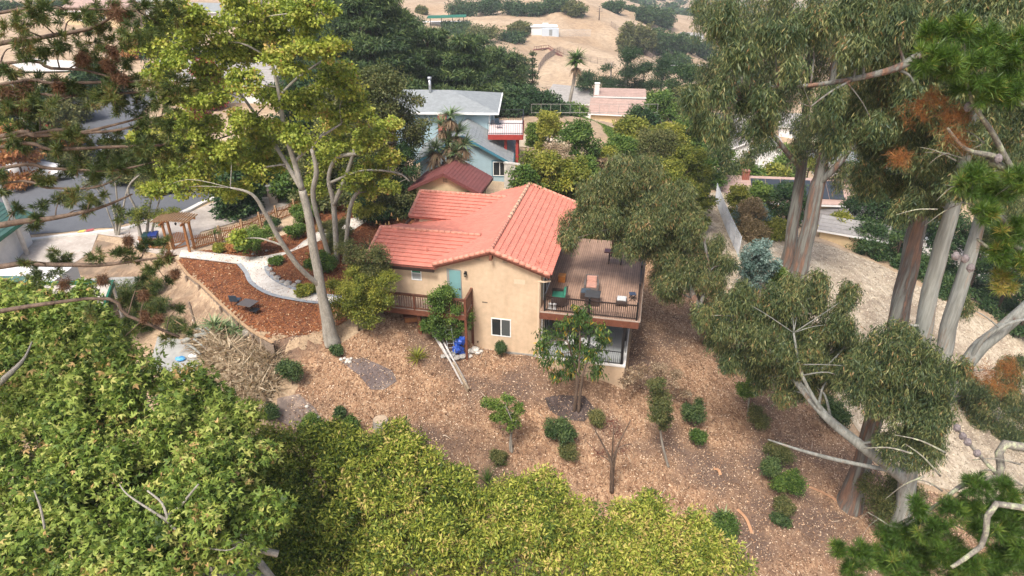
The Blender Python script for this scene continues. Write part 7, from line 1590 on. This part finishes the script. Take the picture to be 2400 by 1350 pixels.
# valley side on the right
VL=[(1752,63,470,55,'orange',.6,'pinkish-orange shrub outside the chain-link fence'),(1760,64,480,80,'blue',.6,'white-flowered grey shrub beside the chain-link fence'),(1722,67,440,50,'yel',.6,'yellow-green shrub behind the fence top'),(1775,72,430,70,'shrub',.7,'fresh green shrub in front of the solar roof'),(1840,70,430,90,'dark',.5,'dark green shrub in front of the solar panels'),
    (1800,63,520,90,'yel',.6,'yellow-green shrub at the valley edge left of the far pair'),(1765,61,525,60,'orange',.4,'brownish shrub at the edge of the dry slope'),(1960,67,500,80,'yel',.7,'lime-green shrub right of the far pair'),(1730,90,380,100,'shrub',.5,'green tree below the white street houses, left'),(1800,92,390,90,'yel',.5,'speckled green tree below the white street houses'),
    (2010,68,440,120,'dark',.5,'dark green tree on the valley side behind the dry slope'),(2095,66,440,120,'dark',.45,'large dark tree between the far pair and the near trunks'),(2030,64,520,110,'dark',.55,'dark spreading shrub on the slope edge'),(2180,64,490,120,'dark',.4,'dark valley tree behind the near trunks'),(2265,61,530,100,'dark',.45,'dark valley tree behind the pale trunk'),
    (2130,62,600,90,'dark',.6,'low dark groundcover shrub along the dry slope edge'),(2215,58,650,90,'dark',.6,'low dark shrub at the slope edge behind the pale trunk'),(2335,58,570,110,'dark',.45,'dark valley tree near the right edge'),(2385,54,640,90,'dark',.5,'dark shrub at the right edge below the pine'),(1830,100,340,80,'shrub',.6,'bright tree behind the grey roofs'),(1870,105,270,80,'yel',.5,'lime tree behind the street houses'),
    (2000,95,330,120,'dark',.45,'dark tree in the valley behind the far pair'),(2120,90,330,130,'dark',.4,'dark valley tree seen through the crowns'),(2260,90,330,140,'dark',.4,'dark valley tree at the upper right'),(2370,80,380,120,'dark',.4,'dark valley tree near the top right pine'),(1950,120,180,120,'dark',.5,'distant dark tree behind the far pair'),(2080,130,150,140,'dark',.5,'distant dark tree behind the right crowns'),(2250,130,150,150,'dark',.5,'distant dark tree behind the near crowns'),(2380,120,180,130,'dark',.5,'distant dark tree at the right edge')]
for px,Y,top,wpx,k,v,lab in VL:
    o=dict(v=v,gap=.12,size=.22 if Y<75 else .34,tr=.5 if Y<75 else .9,dens=.75); kk=k
    if k=='orange': o['mat']=M_tan; kk='yel'
    if k=='blue': o['mat']=M_blue; kk='olive'
    broad('valley_shrub' if Y<60 else 'valley_tree',lab,px,Y,top,wpx,kk,'trees and shrubs on the valley side',base_h=.05,nb=9,cat='shrub' if Y<60 else 'tree',**o)
# blue-grey young gum and its bright neighbour by the dry path
clump('young_gum','blue-grey young gum bush beside the foot of the far pair','bush',1780,690,[(1770,590,34),(1750,620,32),(1790,630,34),(1760,655,30),(1775,605,30)],sp('dark',mat=M_blue,size=.16,tr=.3,v=.5,gap=.05))
clump('bush','bright yellow-green bush at the foot of the far pair','bush',1830,690,[(1825,640,24),(1845,655,20),(1810,660,20),(1832,665,20)],sp('yel',size=.14,tr=.3,v=.6,gap=.05,mat=M_green))
# hillside and distance
def lump(name,label,px,Y,top,wpx,mat,v,group,per=26):
    p=stand(px,Y); h=max(2,h_to(p,top)); w=wpx/ppm(p); s=depth(p)/FOC*4.2
    bl=[(p+Vector((math.cos(i*2.4)*w*.27*(i>0),math.sin(i*2.4)*w*.27*(i>0),h*random.uniform(.35,.62))),(w*.3,w*.3,h*.42)) for i in range(5)]
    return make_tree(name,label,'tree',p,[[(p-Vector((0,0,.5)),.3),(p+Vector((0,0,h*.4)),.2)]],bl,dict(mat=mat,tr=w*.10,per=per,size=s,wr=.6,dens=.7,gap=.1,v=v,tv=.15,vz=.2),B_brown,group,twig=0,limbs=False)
k=0
for px,Y,top,wpx,mat,v in [(1090,300,-5,80,M_dark,.4),(1150,310,-10,80,M_dark,.45),(1210,300,0,70,M_dark,.4),(1260,295,5,70,M_dark,.4),(1310,300,-10,80,M_dark,.5),(1350,290,0,60,M_olive,.4),(990,290,15,26,M_olive,.5),(1220,255,45,60,M_olive,.4),(1075,240,70,90,M_dark,.5),(1100,200,85,110,M_dark,.4),(1030,205,100,110,M_dark,.5),(1160,190,95,110,M_dark,.4),(1210,180,130,90,M_olive,.4),(1140,230,60,100,M_olive,.35),(1075,260,50,80,M_dark,.5),(1205,240,75,70,M_dark,.35),(960,230,40,90,M_dark,.4),(1280,300,15,70,M_dark,.4),(1395,150,235,60,M_dark,.4),(1590,230,120,70,M_dark,.45),(1630,210,150,80,M_olive,.4),
     (1440,330,2,60,M_dark,.5),(1475,350,15,50,M_dark,.5),(1520,330,8,60,M_dark,.5),(1560,340,15,50,M_dark,.5),(1470,250,45,50,M_olive,.5),(1510,255,50,60,M_olive,.45),(1545,262,60,60,M_dark,.5),(1590,268,70,60,M_dark,.5),(1620,280,80,50,M_dark,.5),(1655,290,90,50,M_dark,.5),
     (1700,300,110,60,M_dark,.5),(1660,420,40,60,M_dark,.5),(1600,160,225,50,M_dark,.5),(1650,170,210,60,M_dark,.5),(1700,180,180,70,M_dark,.5),(1760,200,150,90,M_dark,.5),(700,240,-10,80,M_dark,.4),(480,220,20,70,M_dark,.5),(380,250,10,80,M_dark,.5),(250,210,20,80,M_dark,.5),(130,220,40,90,M_dark,.4),(20,200,60,90,M_dark,.4),(330,180,60,80,M_olive,.4),(550,180,50,60,M_dark,.4),(720,150,60,90,M_dark,.5)]:
    k+=1; zone=('beyond the street at the upper left','street') if px<800 else (('at the foot of the golden hill behind the eucalyptus','foot') if px>1580 else (('above the blue house roof and cypresses','cypress') if px<1250 and Y<270 else ('on the far golden hillside','hillside')))
    lump('hillside_tree',('dull olive' if mat is M_olive else 'dark green')+' rounded tree '+zone[0],px,Y,top,wpx,mat,v,('olive' if mat is M_olive else 'dark')+' trees '+zone[0])
# distant wooded ridge: countless crowns, one object
pts=[]
for i in range(2600):
    Y=random.uniform(520,1500); x=random.uniform(-.9,.95)*Y
    if -.35<x/Y<.12 and Y<600: continue
    pts.append((x,Y,tz(x,Y)+random.uniform(1,4)))
pts=np.array(pts); Q,v=foliage(pts,6.0,40,3.6,.6,'leaf','free',RG.uniform(.2,.7,len(pts)),.15,flat=.7)
tag(leaf_object('distant_woods',Q,v,M_dark,None,(0,0,0)),'distant dark woods on the hazy hills beyond the golden slope',kind='stuff')
# air
hz=MB(); hz.box(-1605,1605,-305,2105,float(GZ.min())-1,max(60.0,float(GZ.max())+8)); ho=hz.build('haze',bpy.data.materials.new('haze_air')); m=ho.data.materials[0]; m.use_nodes=True; nt=m.node_tree
nt.nodes.remove(nt.nodes['Principled BSDF']); pv=nt.nodes.new('ShaderNodeVolumePrincipled'); pv.inputs['Color'].default_value=(.86,.92,1,1); pv.inputs['Density'].default_value=.00032; nt.links.new(pv.outputs[0],nt.nodes['Material Output'].inputs['Volume'])
tag(ho,'pale haze over the far hills',kind='stuff'); USE_HAZE=True
if not USE_HAZE: bpy.data.objects.remove(ho)
# ------------------------------------------------------------------ light
w=bpy.data.worlds.new('World'); S.world=w; w.use_nodes=True; nt=w.node_tree
bg=nt.nodes['Background']; sk=nt.nodes.new('ShaderNodeTexSky'); sk.sky_type='NISHITA'; sk.sun_disc=False
SE,SR=math.radians(56),math.radians(205)
sk.sun_elevation=SE; sk.sun_rotation=SR; sk.air_density=1.0; sk.dust_density=6.0; sk.ozone_density=1.0
nt.links.new(sk.outputs[0],bg.inputs[0]); bg.inputs[1].default_value=.14
sl=bpy.data.lights.new('sun','SUN'); so=bpy.data.objects.new('sun',sl); C.objects.link(so)
sl.energy=2.2; sl.angle=math.radians(14); sl.color=(1,.965,.91)
sd=Vector((math.sin(SR)*math.cos(SE),math.cos(SR)*math.cos(SE),math.sin(SE)))
so.rotation_euler=sd.to_track_quat('Z','Y').to_euler(); so.location=(0,0,80)
S.view_settings.view_transform='Standard'; S.view_settings.look='None'; S.view_settings.gamma=1; S.view_settings.exposure=.70
S.cycles.max_bounces=6; S.cycles.diffuse_bounces=3; S.cycles.glossy_bounces=2; S.cycles.transmission_bounces=3; S.cycles.transparent_max_bounces=6
S.cycles.use_denoising=True; S.cycles.use_adaptive_sampling=True; S.cycles.adaptive_threshold=.02
S.render.use_persistent_data=False
